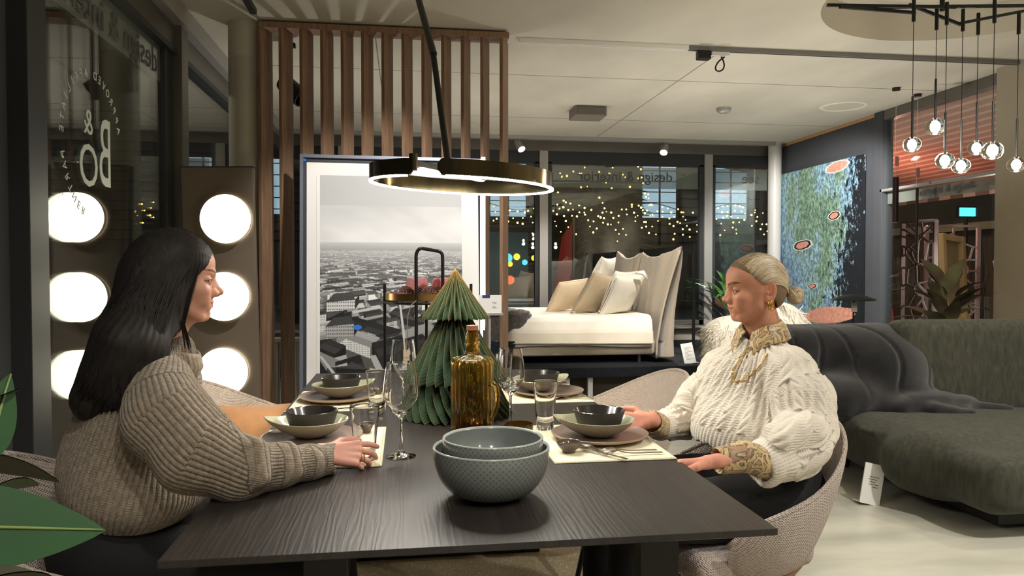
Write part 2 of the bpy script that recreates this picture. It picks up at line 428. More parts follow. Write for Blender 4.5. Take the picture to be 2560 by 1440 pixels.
# left window wall (glass from Y 3.18 on, posts, header beam)
def window_left():
    o = thing('window_1', loc=(XL, 4.2, 0)); tag(o, kind='structure')
    MB().box(XL-.10, XL+.012, YF, 3.02, 0, 2.9).build('dark_panel', M['slate'], o)
    MB().box(XL-.06, XL+.085, 3.02, 3.17, 0, 2.9).build('post', M['alu_dark'], o, bevel=.003)
    MB().box(XL-.05, XL+.02, 3.17, 3.22, 0, 2.9).build('frame_profile', M['alu'], o, bevel=.002)
    MB().box(XL-.05, XL+.02, 4.86, 5.02, 0.0, 2.66).build('frame_profile', M['alu_dark'], o, bevel=.002)
    MB().box(XL-.06, XL+.075, 5.02, 5.16, 0, 2.9).build('post', M['alu'], o, bevel=.003)
    MB().box(XL-.06, XL+.06, 5.16, 9.5, 0, .12).build('bottom_rail', M['alu_dark'], o)
    MB().box(XL-.06, XL+.03, 3.1, 4.95, 0, .14).build('bottom_rail', M['alu_dark'], o)
    MB().box(XL-.06, XL+.035, 3.1, 9.5, 2.63, 2.78).build('header_beam', M['alu'], o, bevel=.003)
    MB().box(XL-.06, XL+.10, 3.1, 9.5, 2.78, 2.9).build('header_cover', M['alu_light'], o, bevel=.003)
    MB().box(XL-.05, XL+.045, 3.1, 9.5, 2.595, 2.63).build('glazing_bead', M['alu_dark'], o)
    for y in (6.9, 8.3): MB().box(XL-.05, XL+.05, y-.05, y+.05, 0, 2.7).build('post', M['alu'], o)
    for y0, y1 in ((3.18, 4.98), (5.12, 9.5)):
        for dx in (0, -.022): MB().box(XL+dx-.006, XL+dx, y0, y1, .1, 2.66).build('pane', M['glass'], o)
    MB().box(XL-.0085, XL-.0075, 3.22, 4.86, 2.38, 2.60).build('frosted_band', M['film'], o)
    # lettering on the outer face, so it reads mirrored from inside
    B = Matrix(((0, 0, 1, 0), (-1, 0, 0, 0), (0, 1, 0, 0), (0, 0, 0, 1)))      # text x -> -Y, y -> Z
    def T(x, y, z): return Matrix.Translation((XL+.0012, y, z))
    text('lettering', 'design & interior', .215, Matrix.Translation((XL+.001, 4.05, 2.475)) @ B, M['letter'], o)
    text('emblem_letter', 'B', .36, Matrix.Translation((XL+.001, 3.97, 1.79)) @ B @ Matrix.Diagonal((.8, 1.35, 1, 1)), M['letter_white'], o)
    text('emblem_letter', 'O', .23, Matrix.Translation((XL+.001, 3.77, 1.71)) @ B @ Matrix.Diagonal((1.2, 1.25, 1, 1)), M['letter_white'], o)
    text('emblem_letter', '&', .17, Matrix.Translation((XL+.001, 3.77, 1.92)) @ B, M['letter_white'], o)
    cy, cz, rr = 3.83, 1.82, .34; s = 'APPROVED AFFILIATE PARTNER'
    for i, ch in enumerate(s):
        if ch == ' ': continue
        a = R(90)+R(67)-i*R(9)      # clockwise for a reader outside
        p = (XL+.001, cy-rr*cos(a), cz+rr*sin(a))
        text('emblem_letter', ch, .055, Matrix.Translation(p) @ B @ Matrix.Rotation(a-pi/2, 4, 'Z'), M['letter_white'], o)
window_left()

# back window wall
def window_back():
    o = thing('window_2', loc=(1.7, YB, 0)); tag(o, kind='structure')
    MB().box(XL, XR, YB-.02, YB+.12, 0, .46).build('parapet', M['sill'], o)
    MB().box(XL, XR, YB-.16, YB+.02, .46, .49).build('window_sill', M['alu_light'], o, bevel=.003)
    MB().box(XL, XR, YB-.03, YB+.06, .49, .56).build('bottom_rail', M['alu'], o)
    MB().box(XL, XR, YB-.03, YB+.06, 2.60, 2.76).build('header_beam', M['alu_dark'], o)
    MB().box(XL, XR, YB-.04, YB+.06, 2.76, 2.9).build('header_beam', M['alu'], o)
    MB().box(XL+.1, XR-.2, YB-.34, YB-.26, 2.855, 2.9).build('curtain_rail', M['alu_light'], o)
    for x in (-.75, 1.777, 4.0):
        MB().box(x-.055, x+.055, YB-.07, YB+.06, .49, 2.76).build('mullion', M['alu_light'], o, bevel=.003)
        MB().box(x+.055, x+.11, YB-.03, YB+.05, .5, 2.62).build('frame_profile', M['alu_dark'], o)
        MB().box(x-.11, x-.055, YB-.03, YB+.05, .5, 2.62).build('frame_profile', M['alu_dark'], o)
    for x0, x1 in ((XL, -.75), (-.75, 1.777), (1.777, 4.0), (4.0, XR)):
        for dy in (0, .022): MB().box(x0+.05, x1-.05, YB+dy, YB+dy+.006, .5, 2.64).build('pane', M['glass'], o)
    MB().box(1.9, 3.88, YB+.0075, YB+.0085, 2.30, 2.58).build('frosted_band', M['film'], o)
    MB().box(4.1, 4.95, YB+.0075, YB+.0085, 2.30, 2.58).build('frosted_band', M['film'], o)
    MB().box(-.6, 1.66, YB+.0075, YB+.0085, 2.30, 2.58).build('frosted_band', M['film'], o)
    B = Matrix(((-1, 0, 0, 0), (0, 0, -1, 0), (0, 1, 0, 0), (0, 0, 0, 1)))
    text('lettering', 'design & interior', .19, Matrix.Translation((2.88, YB-.0012, 2.45)) @ B, M['letter'], o)
    text('lettering', 'see', .19, Matrix.Translation((4.62, YB-.0012, 2.45)) @ B, M['letter'], o)
window_back()

# right side: slate partition, window towards the terrace, concrete pier
def wall_right():
    struct('wall_right', MB().box(4.87, 5.1, YF, 5.58, 0, H), mat('pier_concrete', (168, 158, 140), .8, var=.08, vscale=2.5, bump=.2, bscale=20))
    o = thing('wall_right_partition', loc=(XR, 8.4, 0)); tag(o, kind='structure')
    MB().box(XR, XR+.1, 7.32, 9.45, 0, 2.865).build('partition_panel', M['slate'], o)
    MB().box(XR-.012, XR+.1, 7.25, 9.45, 2.865, 2.9).build('timber_strip', mat('raw_timber', (190, 150, 105), .7, var=.1, vscale=20), o)
    MB().box(XR-.03, XR+.1, 7.22, 7.36, 0, 2.9).build('end_post', M['slate'], o, bevel=.004)
    wnd = thing('window_3', loc=(XR, 6.4, 0)); tag(wnd, kind='structure')
    MB().box(XR-.02, XR+.08, 5.55, 7.25, 2.80, 2.9).build('header_beam', M['alu'], wnd)
    MB().box(XR-.02, XR+.08, 5.55, 7.25, 0, .1).build('bottom_rail', M['alu_dark'], wnd)
    MB().box(XR-.03, XR+.06, 5.55, 7.25, 2.05, 2.075).build('transom', M['alu_light'], wnd)
    for dx in (.02, .042): MB().box(XR+dx, XR+dx+.006, 5.55, 7.25, .08, 2.82).build('pane', M['glass'], wnd)
    MB().box(XR+.0275, XR+.0285, 5.6, 7.2, 1.92, 2.03).build('frosted_band', M['film'], wnd)
    B = Matrix(((0, 0, -1, 0), (1, 0, 0, 0), (0, 1, 0, 0), (0, 0, 0, 1)))
    text('lettering', 'design & interior', .11, Matrix.Translation((XR+.015, 6.35, 1.985)) @ B, M['letter'], wnd)
wall_right()
o = thing('column', 'round pale concrete column beside the wooden slat screen', 'column', (-1.06, 5.34, 0))
MB().lathe([(.122, 0), (.122, 2.66), (.119, 2.664), (.119, 2.668), (.122, 2.672), (.122, H)], (-1.06, 5.34, 0), 48).build('shaft', M['concrete'], o, smooth=40)
o = thing('column', 'slim round white column at the far corner by the painting', 'column', (4.86, 9.3, 0))
MB().lathe([(.085, 0), (.085, 2.88), (.095, 2.885), (.095, H)], (4.86, 9.3, 0), 40).build('shaft', M['white_metal'], o, smooth=40)

# ---------------------------------------------------------------- ceiling fittings
M['track_grey'] = mat('track_grey', (118, 114, 108), .5)
def track(name, label, x0, x1, y, m):
    o = thing(name, label, 'light track', ((x0+x1)/2, y, H-.03))
    MB().box(x0, x1, y-.018, y-.012, H-.034, H).box(x0, x1, y+.012, y+.018, H-.034, H).box(x0, x1, y-.012, y+.012, H-.008, H).build('channel', m, o)
    MB().box(x0-.004, x0, y-.018, y+.018, H-.034, H).build('end_cap', m, o); return o
track('ceiling_track', 'white section of ceiling track starting beside the slat screen', .83, 2.1, 5.35, M['white'])
track('ceiling_track', 'long grey ceiling track running towards the round ceiling recess', 2.11, 4.86, 5.35, M['track_grey'])
o = thing('ceiling_track', 'short black ceiling track above the left column', 'light track', (-.95, 4.75, H-.03))
MB().box(-.97, -.93, 3.9, 5.0, H-.034, H).build('channel', M['black'], o)
def spot(loc, label, aim, ry=.042, col='alu_light', lit=True, ln=.13, drop=0.):
    x, y, z = loc; o = thing('track_spotlight', label, 'spotlight', (x, y, z), group=None)
    MB().box(x-.03, x+.03, y-.02, y+.02, z-.03, z).build('adapter', M[col], o, bevel=.003)
    MB().tube([(x, y, z-.03), (x, y, z-.09-drop)], .009).build('stem', M[col], o, smooth=30)
    c = Vector((x, y, z-.12-drop)); d = (Vector(aim)-c).normalized(); q = d.to_track_quat('Z', 'Y').to_matrix().to_4x4()
    h = MB().lathe([(.0001, -ln*.5), (ry*.55, -ln*.5), (ry*.8, -ln*.45), (ry, -ln*.2), (ry, ln*.5), (ry*.9, ln*.5), (ry*.85, ln*.38)], c, 28, M=q).build('head', M[col], o, smooth=40)
    if lit: MB().lathe([(.0001, ln*.40), (ry*.85, ln*.40)], c, 28, M=q).build('lens', emis('spot_lens', (255, 252, 245), 14), h)
    return o
spot((3.3, 9.2, 2.9), 'silver track spotlight glowing above the bed headboard', (2.4, 7.6, .8), .05, ln=.16)
spot((1.42, 9.2, 2.9), 'silver track spotlight seen behind the right end of the ring lamp', (2.2, 7.6, .8), .05, ln=.16)
spot((-.82, 5.72, 2.9), 'black ribbed spotlight behind the first slats of the wooden screen', (-.3, 5.5, 2.1), .07, 'black', False, .22, .22)
def ceiling_things():
    o = thing('emergency_light', 'flat grey box light mounted on the concrete ceiling', 'ceiling light', (1.89, 7.55, 2.8))
    MB().box(1.72, 2.05, 7.42, 7.72, 2.80, 2.9).build('housing', mat('emergency_grey', (120, 112, 100), .6), o, bevel=.006)
    MB().box(1.74, 2.03, 7.412, 7.42, 2.815, 2.885).build('cover', mat('cover_grey', (98, 92, 84), .5), o)
    o = thing('smoke_detector', 'small round silver smoke detector on the ceiling', 'detector', (3.27, 7.34, 2.86))
    MB().lathe([(.0001, 2.85), (.05, 2.85), (.072, 2.866), (.075, 2.9)], (3.27, 7.34, 0), 32).build('body', M['alu_light'], o, smooth=40)
    o = thing('ceiling_ring_outline', 'faint oval plaster ring on the ceiling near the partition', 'ceiling rose', (4.45, 7.1, 2.895))
    MB().lathe([(.20, 2.9), (.21, 2.892), (.22, 2.892), (.23, 2.9)], (4.45, 7.1, 0), 48, sy=.95).build('rim', mat('plaster_ring', (222, 216, 196), .6), o, smooth=40)
    o = thing('cable_adapter', 'black track adapter with a looped cable hanging down', 'adapter', (2.24, 5.35, 2.8))
    MB().box(2.17, 2.27, 5.32, 5.38, 2.80, 2.864).build('body', M['black'], o, bevel=.008)
    MB().box(2.28, 2.42, 5.335, 5.365, 2.835, 2.864).build('clip', M['white_metal'], o, bevel=.003)
    pts = [Vector((2.36+.045*sin(t*2.2*pi)*min(1, t*2), 5.35, 2.83-.055-.055*cos(t*1.9*pi+pi)+.0*t)) for t in np.linspace(0, 1, 24)]
    MB().tube(pts, .006, 8).build('cable', M['black'], o, smooth=30)
ceiling_things()

# ---------------------------------------------------------------- wooden slat screen
WOOD = mat('screen_oak', (122, 95, 74), .55, col2=(152, 120, 94), vscale=9, stretch=(6, 6, .5), bump=.15, bscale=30)
o = thing('slat_screen', 'tall brown wooden slat screen from ceiling to floor behind the framed picture', 'screen', (-.12, 5.25, 0))
for k in range(13):
    x = -.925+k*.1355
    T_ = Matrix.Translation((x, 5.25, 0)) @ Matrix.Rotation(R(66), 4, 'Z')
    MB().box(-.070, .070, -.012, .012, 0.02, 2.845, M=T_).build('slat', WOOD, o, bevel=.002)
MB().box(-.955, .728, 5.18, 5.32, 2.845, 2.885).build('top_rail', WOOD, o, bevel=.002)
MB().box(-.955, .728, 5.18, 5.32, 0, .02).build('bottom_rail', WOOD, o)
# low grey radiator seen between the panel and the first slats
o = thing('radiator', 'low grey radiator behind the first slats of the screen', 'radiator', (-.75, 6.6, 0))
for k in range(9): MB().box(-1.3+k*.13, -1.19+k*.13, 6.5, 6.6, 0, .62).build('section', M['white_metal'], o, bevel=.01)
MB().box(-1.32, -.12, 6.48, 6.62, .62, .65).build('grille', M['white_metal'], o)
# ---------------------------------------------------------------- brown display panel with three round wall lights
def light_panel():
    o = thing('display_stand', 'tall brown display panel carrying three glowing round lights', 'panel', (-1.07, 4.72, 0), rot=(0, R(-1.3), 0))
    pm = mat('panel_taupe', (104, 92, 78), .65, var=.03, vscale=3)
    MB().box(-.215, .20, 0, .06, 0, 1.85).build('board', pm, o, world=False, bevel=.003)
    MB().box(-.22, -.212, -.002, .062, 0, 1.852).box(-.22, .205, -.002, .062, 1.85, 1.856).build('edge_trim', M['alu_dark'], o, world=False)
    em = emis('disc_glow', (255, 246, 218), 5.5); rim = mat('disc_rim', (225, 215, 190), .4)
    for i, z in enumerate((1.535, 1.07, .615)):
        t = thing('wall_light', ['top round glowing wall light on the brown panel', 'middle round glowing wall light behind the face of the dark-haired woman', 'lowest round glowing wall light on the brown panel'][i], 'wall light', (-1.07-.0, 4.70, z), group='round wall lights')
        MB().lathe([(.140, -.022), (.146, 0), (.146, .03)], (-1.07, 4.69, z), 56, M=Matrix.Rotation(pi/2, 4, 'X') @ Matrix.Identity(4)).build('housing', rim, t, smooth=40)
        MB().lathe([(.0001, .046), (.12, .045), (.140, .038), (.1455, .028)], (-1.07, 4.69, z), 56, M=Matrix.Rotation(pi/2, 4, 'X')).build('diffuser', em, t, smooth=True)
        t.location.x += (i-1)*.012*-1
    return o
light_panel()

# ---------------------------------------------------------------- ring pendant
def ring_lamp():
    cx, cy, z0, r = .18, 2.35, 1.495, .283
    o = thing('ring_pendant_lamp', 'polished bronze ring pendant lamp with glowing lower edge above the table', 'pendant lamp', (cx, cy, z0))
    brass = mat('polished_bronze', (106, 96, 72), .17, 1., var=.16, vscale=1.2, stretch=(30, 30, .1))
    g0, g1 = R(-123), R(-108)          # the gap, towards the camera
    A = np.linspace(g1, g0+2*pi, 150); tilt = .012
    def zt(a): return -tilt*cos(a)+0.006*sin(a)
    V = []; hgt = .047; th = .008
    n = len(A)
    for i, a in enumerate(A):
        e = min(i, n-1-i)*(A[1]-A[0])*r; q = min(1, e/.016); rr = hgt/2*(.35+.65*math.sqrt(max(0, 1-(1-q)**2)))
        for (dr, dz) in ((-th/2, -rr), (th/2, -rr), (th/2, rr), (-th/2, rr)):
            V.append((cx+(r+dr)*cos(a), cy+(r+dr)*sin(a), z0+hgt/2+dz+zt(a)))
    Fs = [tuple(grid) for grid in grid_faces(n, 4, False, True)]+[(0, 1, 2, 3), tuple((n-1)*4+k for k in (3, 2, 1, 0))]
    MB().add(V, Fs).build('ring_band', brass, o, smooth=40)
    V = []
    for a in A[2:-2]:
        for (dr, dz) in ((-.0052, -.003), (.0052, -.003), (.0052, .002), (-.0052, .002)): V.append((cx+(r+dr)*cos(a), cy+(r+dr)*sin(a), z0-.001+dz+zt(a)))
    n = len(A)-4
    MB().add(V, [tuple(f) for f in grid_faces(n, 4, False, True)]+[(0, 1, 2, 3)]).build('light_strip', emis('ring_glow', (255, 247, 226), 26), o, smooth=40)
    # cross arm with its own glowing underside, and the pole up to the ceiling
    a = Vector((cx+(r)*cos(g0), cy+r*sin(g0), z0+.034)); b = Vector((.262, 2.52, z0+.046))
    MB().bar(a, b, .022, .018).build('cross_arm', M['black'], o, bevel=.003)
    MB().bar(a+(b-a)*.1-Vector((0, 0, .011)), b-Vector((0, 0, .011)), .014, .003).build('arm_light', emis('arm_glow', (255, 248, 232), 12), o)
    MB().tube([a+Vector((0, 0, -.02)), a+Vector((0, 0, .026))], .012, 20).build('hinge', brass, o, smooth=40)
    p0 = a+(b-a)*.47; p1 = PY(1083, 132, 2.62); p2 = PY(1040, -25, 3.0); p2.z = max(p2.z, 2.3)
    d = (p2-p1); top = p1+d*((H-p1.z)/d.z)
    MB().tube([p0, p1], .0105, 14).build('pole', M['black'], o, smooth=40)
    MB().tube([p1-(top-p1).normalized()*.01, top], .0125, 14).build('pole', M['black'], o, smooth=40)
    MB().lathe([(.0001, H-.02), (.05, H-.02), (.055, H-.016), (.055, H)], (top.x, top.y, 0), 32).build('ceiling_rose', M['black'], o, smooth=40)
    for k in range(16):
        aa = 2*pi*k/16
        lamp('SPOT', 'ring_lamp_light', (cx+r*cos(aa), cy+r*sin(aa), z0-.006), 1.7, (1, .94, .84), .02, look=(cx+r*cos(aa)*1.02, cy+r*sin(aa)*1.02, 0), spot=R(165), blend=.6)
ring_lamp()

# ---------------------------------------------------------------- cluster of glass globe pendants
def globes():
    fr = thing('pendant_canopy', 'black angular branch frame holding the glass globe pendants', 'lamp frame', (2.75, 3.4, 2.78))
    pts = [(2.30, 3.45), (2.52, 3.5), (2.72, 3.42), (2.95, 3.56), (3.25, 3.5)]
    for (a, b) in (((2.12, 3.42, 2.52), (2.62, 3.55, 2.56)), ((2.10, 3.50, 2.555), (2.75, 3.42, 2.55)), ((2.62, 3.6, 2.62), (2.86, 3.52, 2.50)), ((2.84, 3.5, 2.50), (3.3, 3.6, 2.62)), ((2.4, 3.5, 2.56), (3.35, 3.45, 2.60))):
        MB().bar(a, b, .014, .014).build('branch', M['black'], fr)
    MB().tube([(2.72, 3.48, 2.55), (2.72, 3.48, H)], .012).build('stem', M['black'], fr, smooth=30)
    MB().lathe([(.0001, H-.03), (.09, H-.03), (.09, H)], (2.72, 3.48, 0), 32).build('ceiling_rose', M['black'], fr, smooth=40)
    gl = mat('globe_glass', (250, 250, 248), .0, trans=1., ior=1.2)
    gw = emis('globe_core', (255, 243, 214), 22)
    S = [(2280, 362, 3.40, 45, 'leftmost'), (2338, 317, 3.5, 50, 'highest'), (2362, 402, 3.42, 48, 'third from the left, low'), (2402, 415, 3.5, 46, 'fourth from the left, lowest'),
         (2441, 370, 3.54, 44, 'smaller looking, fifth from the left'), (2481, 377, 3.36, 54, 'largest, second from the right'), (2541, 412, 3.5, 46, 'rightmost, at the edge')]
    for (x, y, Y, dpx, w_) in S:
        c = PY(x, y, Y); d = Y*1.03; r = dpx/2/F_PX*d
        o = thing('globe_pendant', w_+' glowing glass globe pendant of the cluster', 'pendant lamp', c, group='glass globe pendants')
        MB().ball(c, r, 28, 18, (1, 1, .92)).build('globe', gl, o, smooth=True)
        MB().ball(c, r*.52, 20, 12, (.8, .8, 1)).build('glow_core', gw, o, smooth=True)
        zt = c.z+r*.92
        MB().tube([(c.x, c.y, zt-r*.3), (c.x, c.y, zt+.20)], .0055, 8).build('tube', M['black'], o, smooth=30)
        ct = 2.56+.0
        MB().tube([(c.x, c.y, zt+.19), (c.x, c.y, ct)], .0018, 6).build('cord', M['black'], o, smooth=30)
        MB().tube([(c.x, c.y, ct-.10), (c.x, c.y, ct+.012)], .009, 10).build('cord_holder', M['black'], o, smooth=30)
        lamp('POINT', 'globe_lamp_light', (c.x, c.y, c.z-r-.03), 1.6, (1, .88, .7), .03)
globes()

# ---------------------------------------------------------------- large framed aerial photograph
def city_print(W, Hh):
    """rasterises a black-and-white view over a plain generic city onto an (nx, ny) grid of grey values"""
    nx, ny = 440, 690; rs = np.random.RandomState(11)
    img = np.zeros((ny, nx), np.float32); hy = int(ny*.255)
    yy, xx = np.mgrid[0:ny, 0:nx].astype(np.float32)
    P = np.stack([xx.ravel()/nx*2.2, yy.ravel()/ny*9, 0*xx.ravel()], 1)
    cl = vnoise(P, 2.4, 3, 3).reshape(ny, nx)
    sky = .76+.14*cl+.14*(yy/hy)**2
    sky = np.where(yy < hy*.45, sky-.13*np.clip(cl+.3, 0, 1), sky)
    img[:] = np.clip(sky, .35, .97)
    img[hy:] = .35
    # ground tone, haze at the horizon
    def poly(pts, val, pattern=None):
        P = np.array(pts); x0, y0 = np.floor(P.min(0)).astype(int); x1, y1 = np.ceil(P.max(0)).astype(int)
        x0 = max(0, x0); y0 = max(hy, y0); x1 = min(nx-1, x1); y1 = min(ny-1, y1)
        if x1 < x0 or y1 < y0: return
        gy, gx = np.mgrid[y0:y1+1, x0:x1+1]; m = np.ones(gx.shape, bool); n = len(P)
        s = 0
        for i in range(n): a, b = P[i], P[(i+1) % n]; s += a[0]*b[1]-b[0]*a[1]
        for i in range(n):
            a, b = P[i], P[(i+1) % n]; cr = (b[0]-a[0])*(gy-a[1])-(b[1]-a[1])*(gx-a[0]); m &= (cr*np.sign(s) >= -.5*max(1, abs(b[0]-a[0])))
        v = val if pattern is None else pattern(gx, gy)
        img[y0:y1+1, x0:x1+1] = np.where(m, v, img[y0:y1+1, x0:x1+1])
    def proj(X, D, h=0):       # ground point at lateral X, distance D
        return (nx*.5+(X)*nx*1.15/D, hy+ny*.86*(1-h)/D)
    ang = .42; ca, sa = cos(ang), sin(ang)
    B = []
    D = 26.
    while D > .95:
        step = max(.10, D*.035) if D > 4 else .30
        k = int(min(130, 2*D*.6/(.30+.02*D)))+2
        for i in range(k):
            X = (rs.rand()-.5)*D*1.15; B.append((D+rs.rand()*step, X, step))
        D -= step
    B.sort(key=lambda b: -b[0])
    for D, X, st in B:
        big = D < 3.2
        w_ = (.22+.3*rs.rand())*(1+D*.03); l_ = (.10+.22*rs.rand())*(1+D*.03); h = (.05+.05*rs.rand())
        if D > 9: h = .05
        c_, s_ = (ca, sa) if rs.rand() < .75 else (cos(-.5), sin(-.5))
        q = [(X+c_*u*w_-s_*v*l_, max(.9, D+s_*u*w_+c_*v*l_)) for u, v in ((-.5, -.5), (.5, -.5), (.5, .5), (-.5, .5))]
        haze = min(1, max(0, (D-3)/22))
        t = .06+.24*rs.rand() if rs.rand() < .6 else .55+.35*rs.rand()
        f = .80+.18*rs.rand() if rs.rand() < .62 else .14
        t = t*(1-haze)+.72*haze; f = f*(1-haze)+.88*haze; dk = .04*(1-haze)+.5*haze
        G = [proj(*p) for p in q]; T = [proj(p[0], p[1], h) for p in q]
        poly([(g[0]+h*70/D, g[1]+2/D) for g in G], dk)
        poly([G[0], G[1], T[1], T[0]], f, None if D > 3.5 else (lambda gx, gy, f=f, D=D: np.where(((gx*D/7.5) % 1 > .5) & ((gy*D/11) % 1 > .45), f*.35, f)))
        poly([G[1], G[2], T[2], T[1]], f*.45); poly([G[3], G[0], T[0], T[3]], f*.6)
        poly(T, t)
        poly([T[0], T[1], ((T[1][0]+T[2][0])/2, (T[1][1]+T[2][1])/2), ((T[0][0]+T[3][0])/2, (T[0][1]+T[3][1])/2)], t*.65+.12)
    # avenue and foreground blocks
    poly([(150, 470), (168, 468), (300, 690), (262, 690)], .78); poly([(168, 468), (176, 468), (330, 690), (300, 690)], .14)
    poly([(236, 300), (240, 300), (268, 480), (258, 480)], .85)
    def win(f, sx, sy): return lambda gx, gy: np.where(((gx/sx) % 1 > .45) & ((gy/sy) % 1 > .5), f*.4, f)
    for (x, y, w_, hh, f) in ((20, 330, 86, 24, .86), (18, 392, 84, 32, .7), (2, 520, 90, 60, .4)):
        poly([(x, y), (x+w_, y-6), (x+w_, y-6+hh), (x, y+hh)], 0, win(f, 5.5, 9)); poly([(x, y), (x+w_, y-6), (x+w_-10, y-26), (x+22, y-22)], .22)
        poly([(x+w_, y-6), (x+w_+12, y-18), (x+w_+12, y+hh-22), (x+w_, y+hh-6)], .12)
    poly([(0, 480), (60, 560), (0, 690)], .10); poly([(48, 500), (150, 505), (150, 660), (22, 690)], .07); poly([(50, 512), (148, 517), (148, 545), (44, 540)], 0, win(.30, 8, 14))
    poly([(0, 470), (4, 466), (66, 534), (60, 540)], .85); poly([(58, 536), (66, 532), (12, 640), (2, 640)], .8)
    poly([(150, 500), (166, 505), (176, 640), (150, 650)], .82); poly([(20, 668), (176, 640), (176, 650), (20, 676)], .85); poly([(0, 640), (440, 690), (0, 690)], .05)
    poly([(196, 540), (250, 530), (256, 600), (200, 608)], .84); 
    for k in range(4): poly([(203+k*12, 575), (211+k*12, 574), (212+k*12, 600), (204+k*12, 601)], .1)
    poly([(186, 632), (210, 630), (210, 664), (186, 668)], .75); poly([(190, 637), (206, 635), (206, 660), (190, 662)], .12)
    hz = np.exp(-np.clip((yy-hy)/(ny*.07), 0, 30)); img = np.where(yy >= hy, img*(1-hz)+.80*hz, img)
    fx = np.clip((yy-hy*1.9)/(ny*.8), 0, 1)*.38; img = np.where(yy >= hy, img*(1-fx), img)
    return img
def framed_picture():
    # leans back against the screen
    o = thing('framed_picture', 'very large grey framed black-and-white aerial city photograph leaning on the slat screen', 'picture', (-.06, 4.86, 0), rot=(R(-4.8), 0, R(2.2)))
    W_, H_ = 1.205, 1.985
    fm = mat('frame_grey', (112, 116, 128), .4, .3); f = .022
    mb = MB(); mb.box(-W_/2, -W_/2+f, -.02, .03, 0, H_).box(W_/2-f, W_/2, -.02, .03, 0, H_).box(-W_/2+f, W_/2-f, -.02, .03, 0, f).box(-W_/2+f, W_/2-f, -.02, .03, H_-f, H_)
    mb.build('frame', fm, o, world=False, bevel=.0015)
    mi = MB(); g = .03; mi.box(-W_/2+f, -W_/2+g+.012, 0.0, .02, f, H_-f).box(W_/2-g-.012, W_/2-f, 0.0, .02, f, H_-f).box(-W_/2+f, W_/2-f, 0.0, .02, H_-f-.022, H_-f)
    mi.build('frame_rebate', mat('rebate_dark', (52, 54, 60), .6), o, world=False)
    MB().box(-W_/2+f, W_/2-f, .008, .02, f, H_-f).build('passe_partout', mat('picture_mount', (236, 234, 230), .7), o, world=False)
    x0, x1, z0, z1 = -W_/2+.125, W_/2-.155, .12, H_-.13
    img = city_print(1, 1); ny, nx = img.shape
    gx, gz = np.meshgrid(np.linspace(x0, x1, nx), np.linspace(z1, z0, ny))
    V = np.stack([gx, np.full_like(gx, .0068), gz], -1).reshape(-1, 3)
    g = np.clip(img.reshape(-1, 1), 0, 1)**2.0*.95
    np_mesh('photo_print', V, grid_faces(ny, nx), mat('photo_print', (200, 200, 200), .55, attr='col'), o, world=False, cols=np.repeat(g, 3, 1))
    MB().box(x0-.02, x0, .0062, .0066, z0-.02, z1).build('print_margin', mat('print_margin', (238, 236, 232), .7), o, world=False)
    # blue corner protector
    MB().box(-W_/2+.02, -W_/2+.04, -.006, .0, H_-.045, H_-.024).build('corner_tape', mat('blue_tape', (40, 110, 200), .5), o, world=False)
    # blue spot on the print
    MB().lathe([(.0001, .0), (.028, .0), (.028, .0012)], (-.24, .0062, .86), 24, M=Matrix.Rotation(pi/2, 4, 'X') @ Matrix.Diagonal((1, .62, 1, 1))).build('blue_mark', mat('blue_print', (48, 120, 215), .6), o, world=False)
    MB().box(-.001, .0, 0, .001, 0, .001).build('backing', fm, o, world=False) if False else None
    # white light tube standing along its right edge, partly behind the frame
    t = thing('light_tube', 'slim white glowing vertical light strip at the right edge of the city picture', 'light', (.535, 4.97, 0))
    MB().box(.505, .535, 4.94, 4.96, 0, 1.98).build('profile', M['white'], t)
    MB().box(.50, .53, 4.932, 4.94, .02, 1.96).build('diffuser', emis('tube_glow', (255, 250, 240), 1.3), t)
    c = thing('price_card', 'white price card with a blue stripe beside the city picture', 'card', (.60, 4.75, 0))
    p = PY(1225, 765, 4.75)
    MB().box(p.x-.07, p.x+.075, 4.748, 4.752, p.z-.045, p.z+.07).build('card', M['white'], c)
    MB().box(p.x-.05, p.x+.0, 4.7465, 4.748, p.z+.052, p.z+.07).build('stripe', mat('blue_ink', (40, 60, 130), .6), c)
    for i, (s_, zz) in enumerate((('Mär', .02), ('180.-', -.01))):
        text('print', s_, .018, Matrix.Translation((p.x+.03, 4.7475, p.z+zz)) @ Matrix.Rotation(pi/2, 4, 'X'), M['letter'], c, .0005)
    MB().box(p.x-.085, p.x+.085, 4.74, 4.80, p.z-.06, p.z-.045).build('ledge', M['alu_light'], c)
    MB().box(p.x-.006, p.x+.006, 4.76, 4.772, .008, p.z-.05).build('stand_rod', M['alu_light'], c)
    MB().lathe([(.0001, 0), (.08, 0), (.08, .008), (.0001, .01)], (p.x, 4.766, 0), 32).build('stand_base', M['alu_light'], c)
framed_picture()

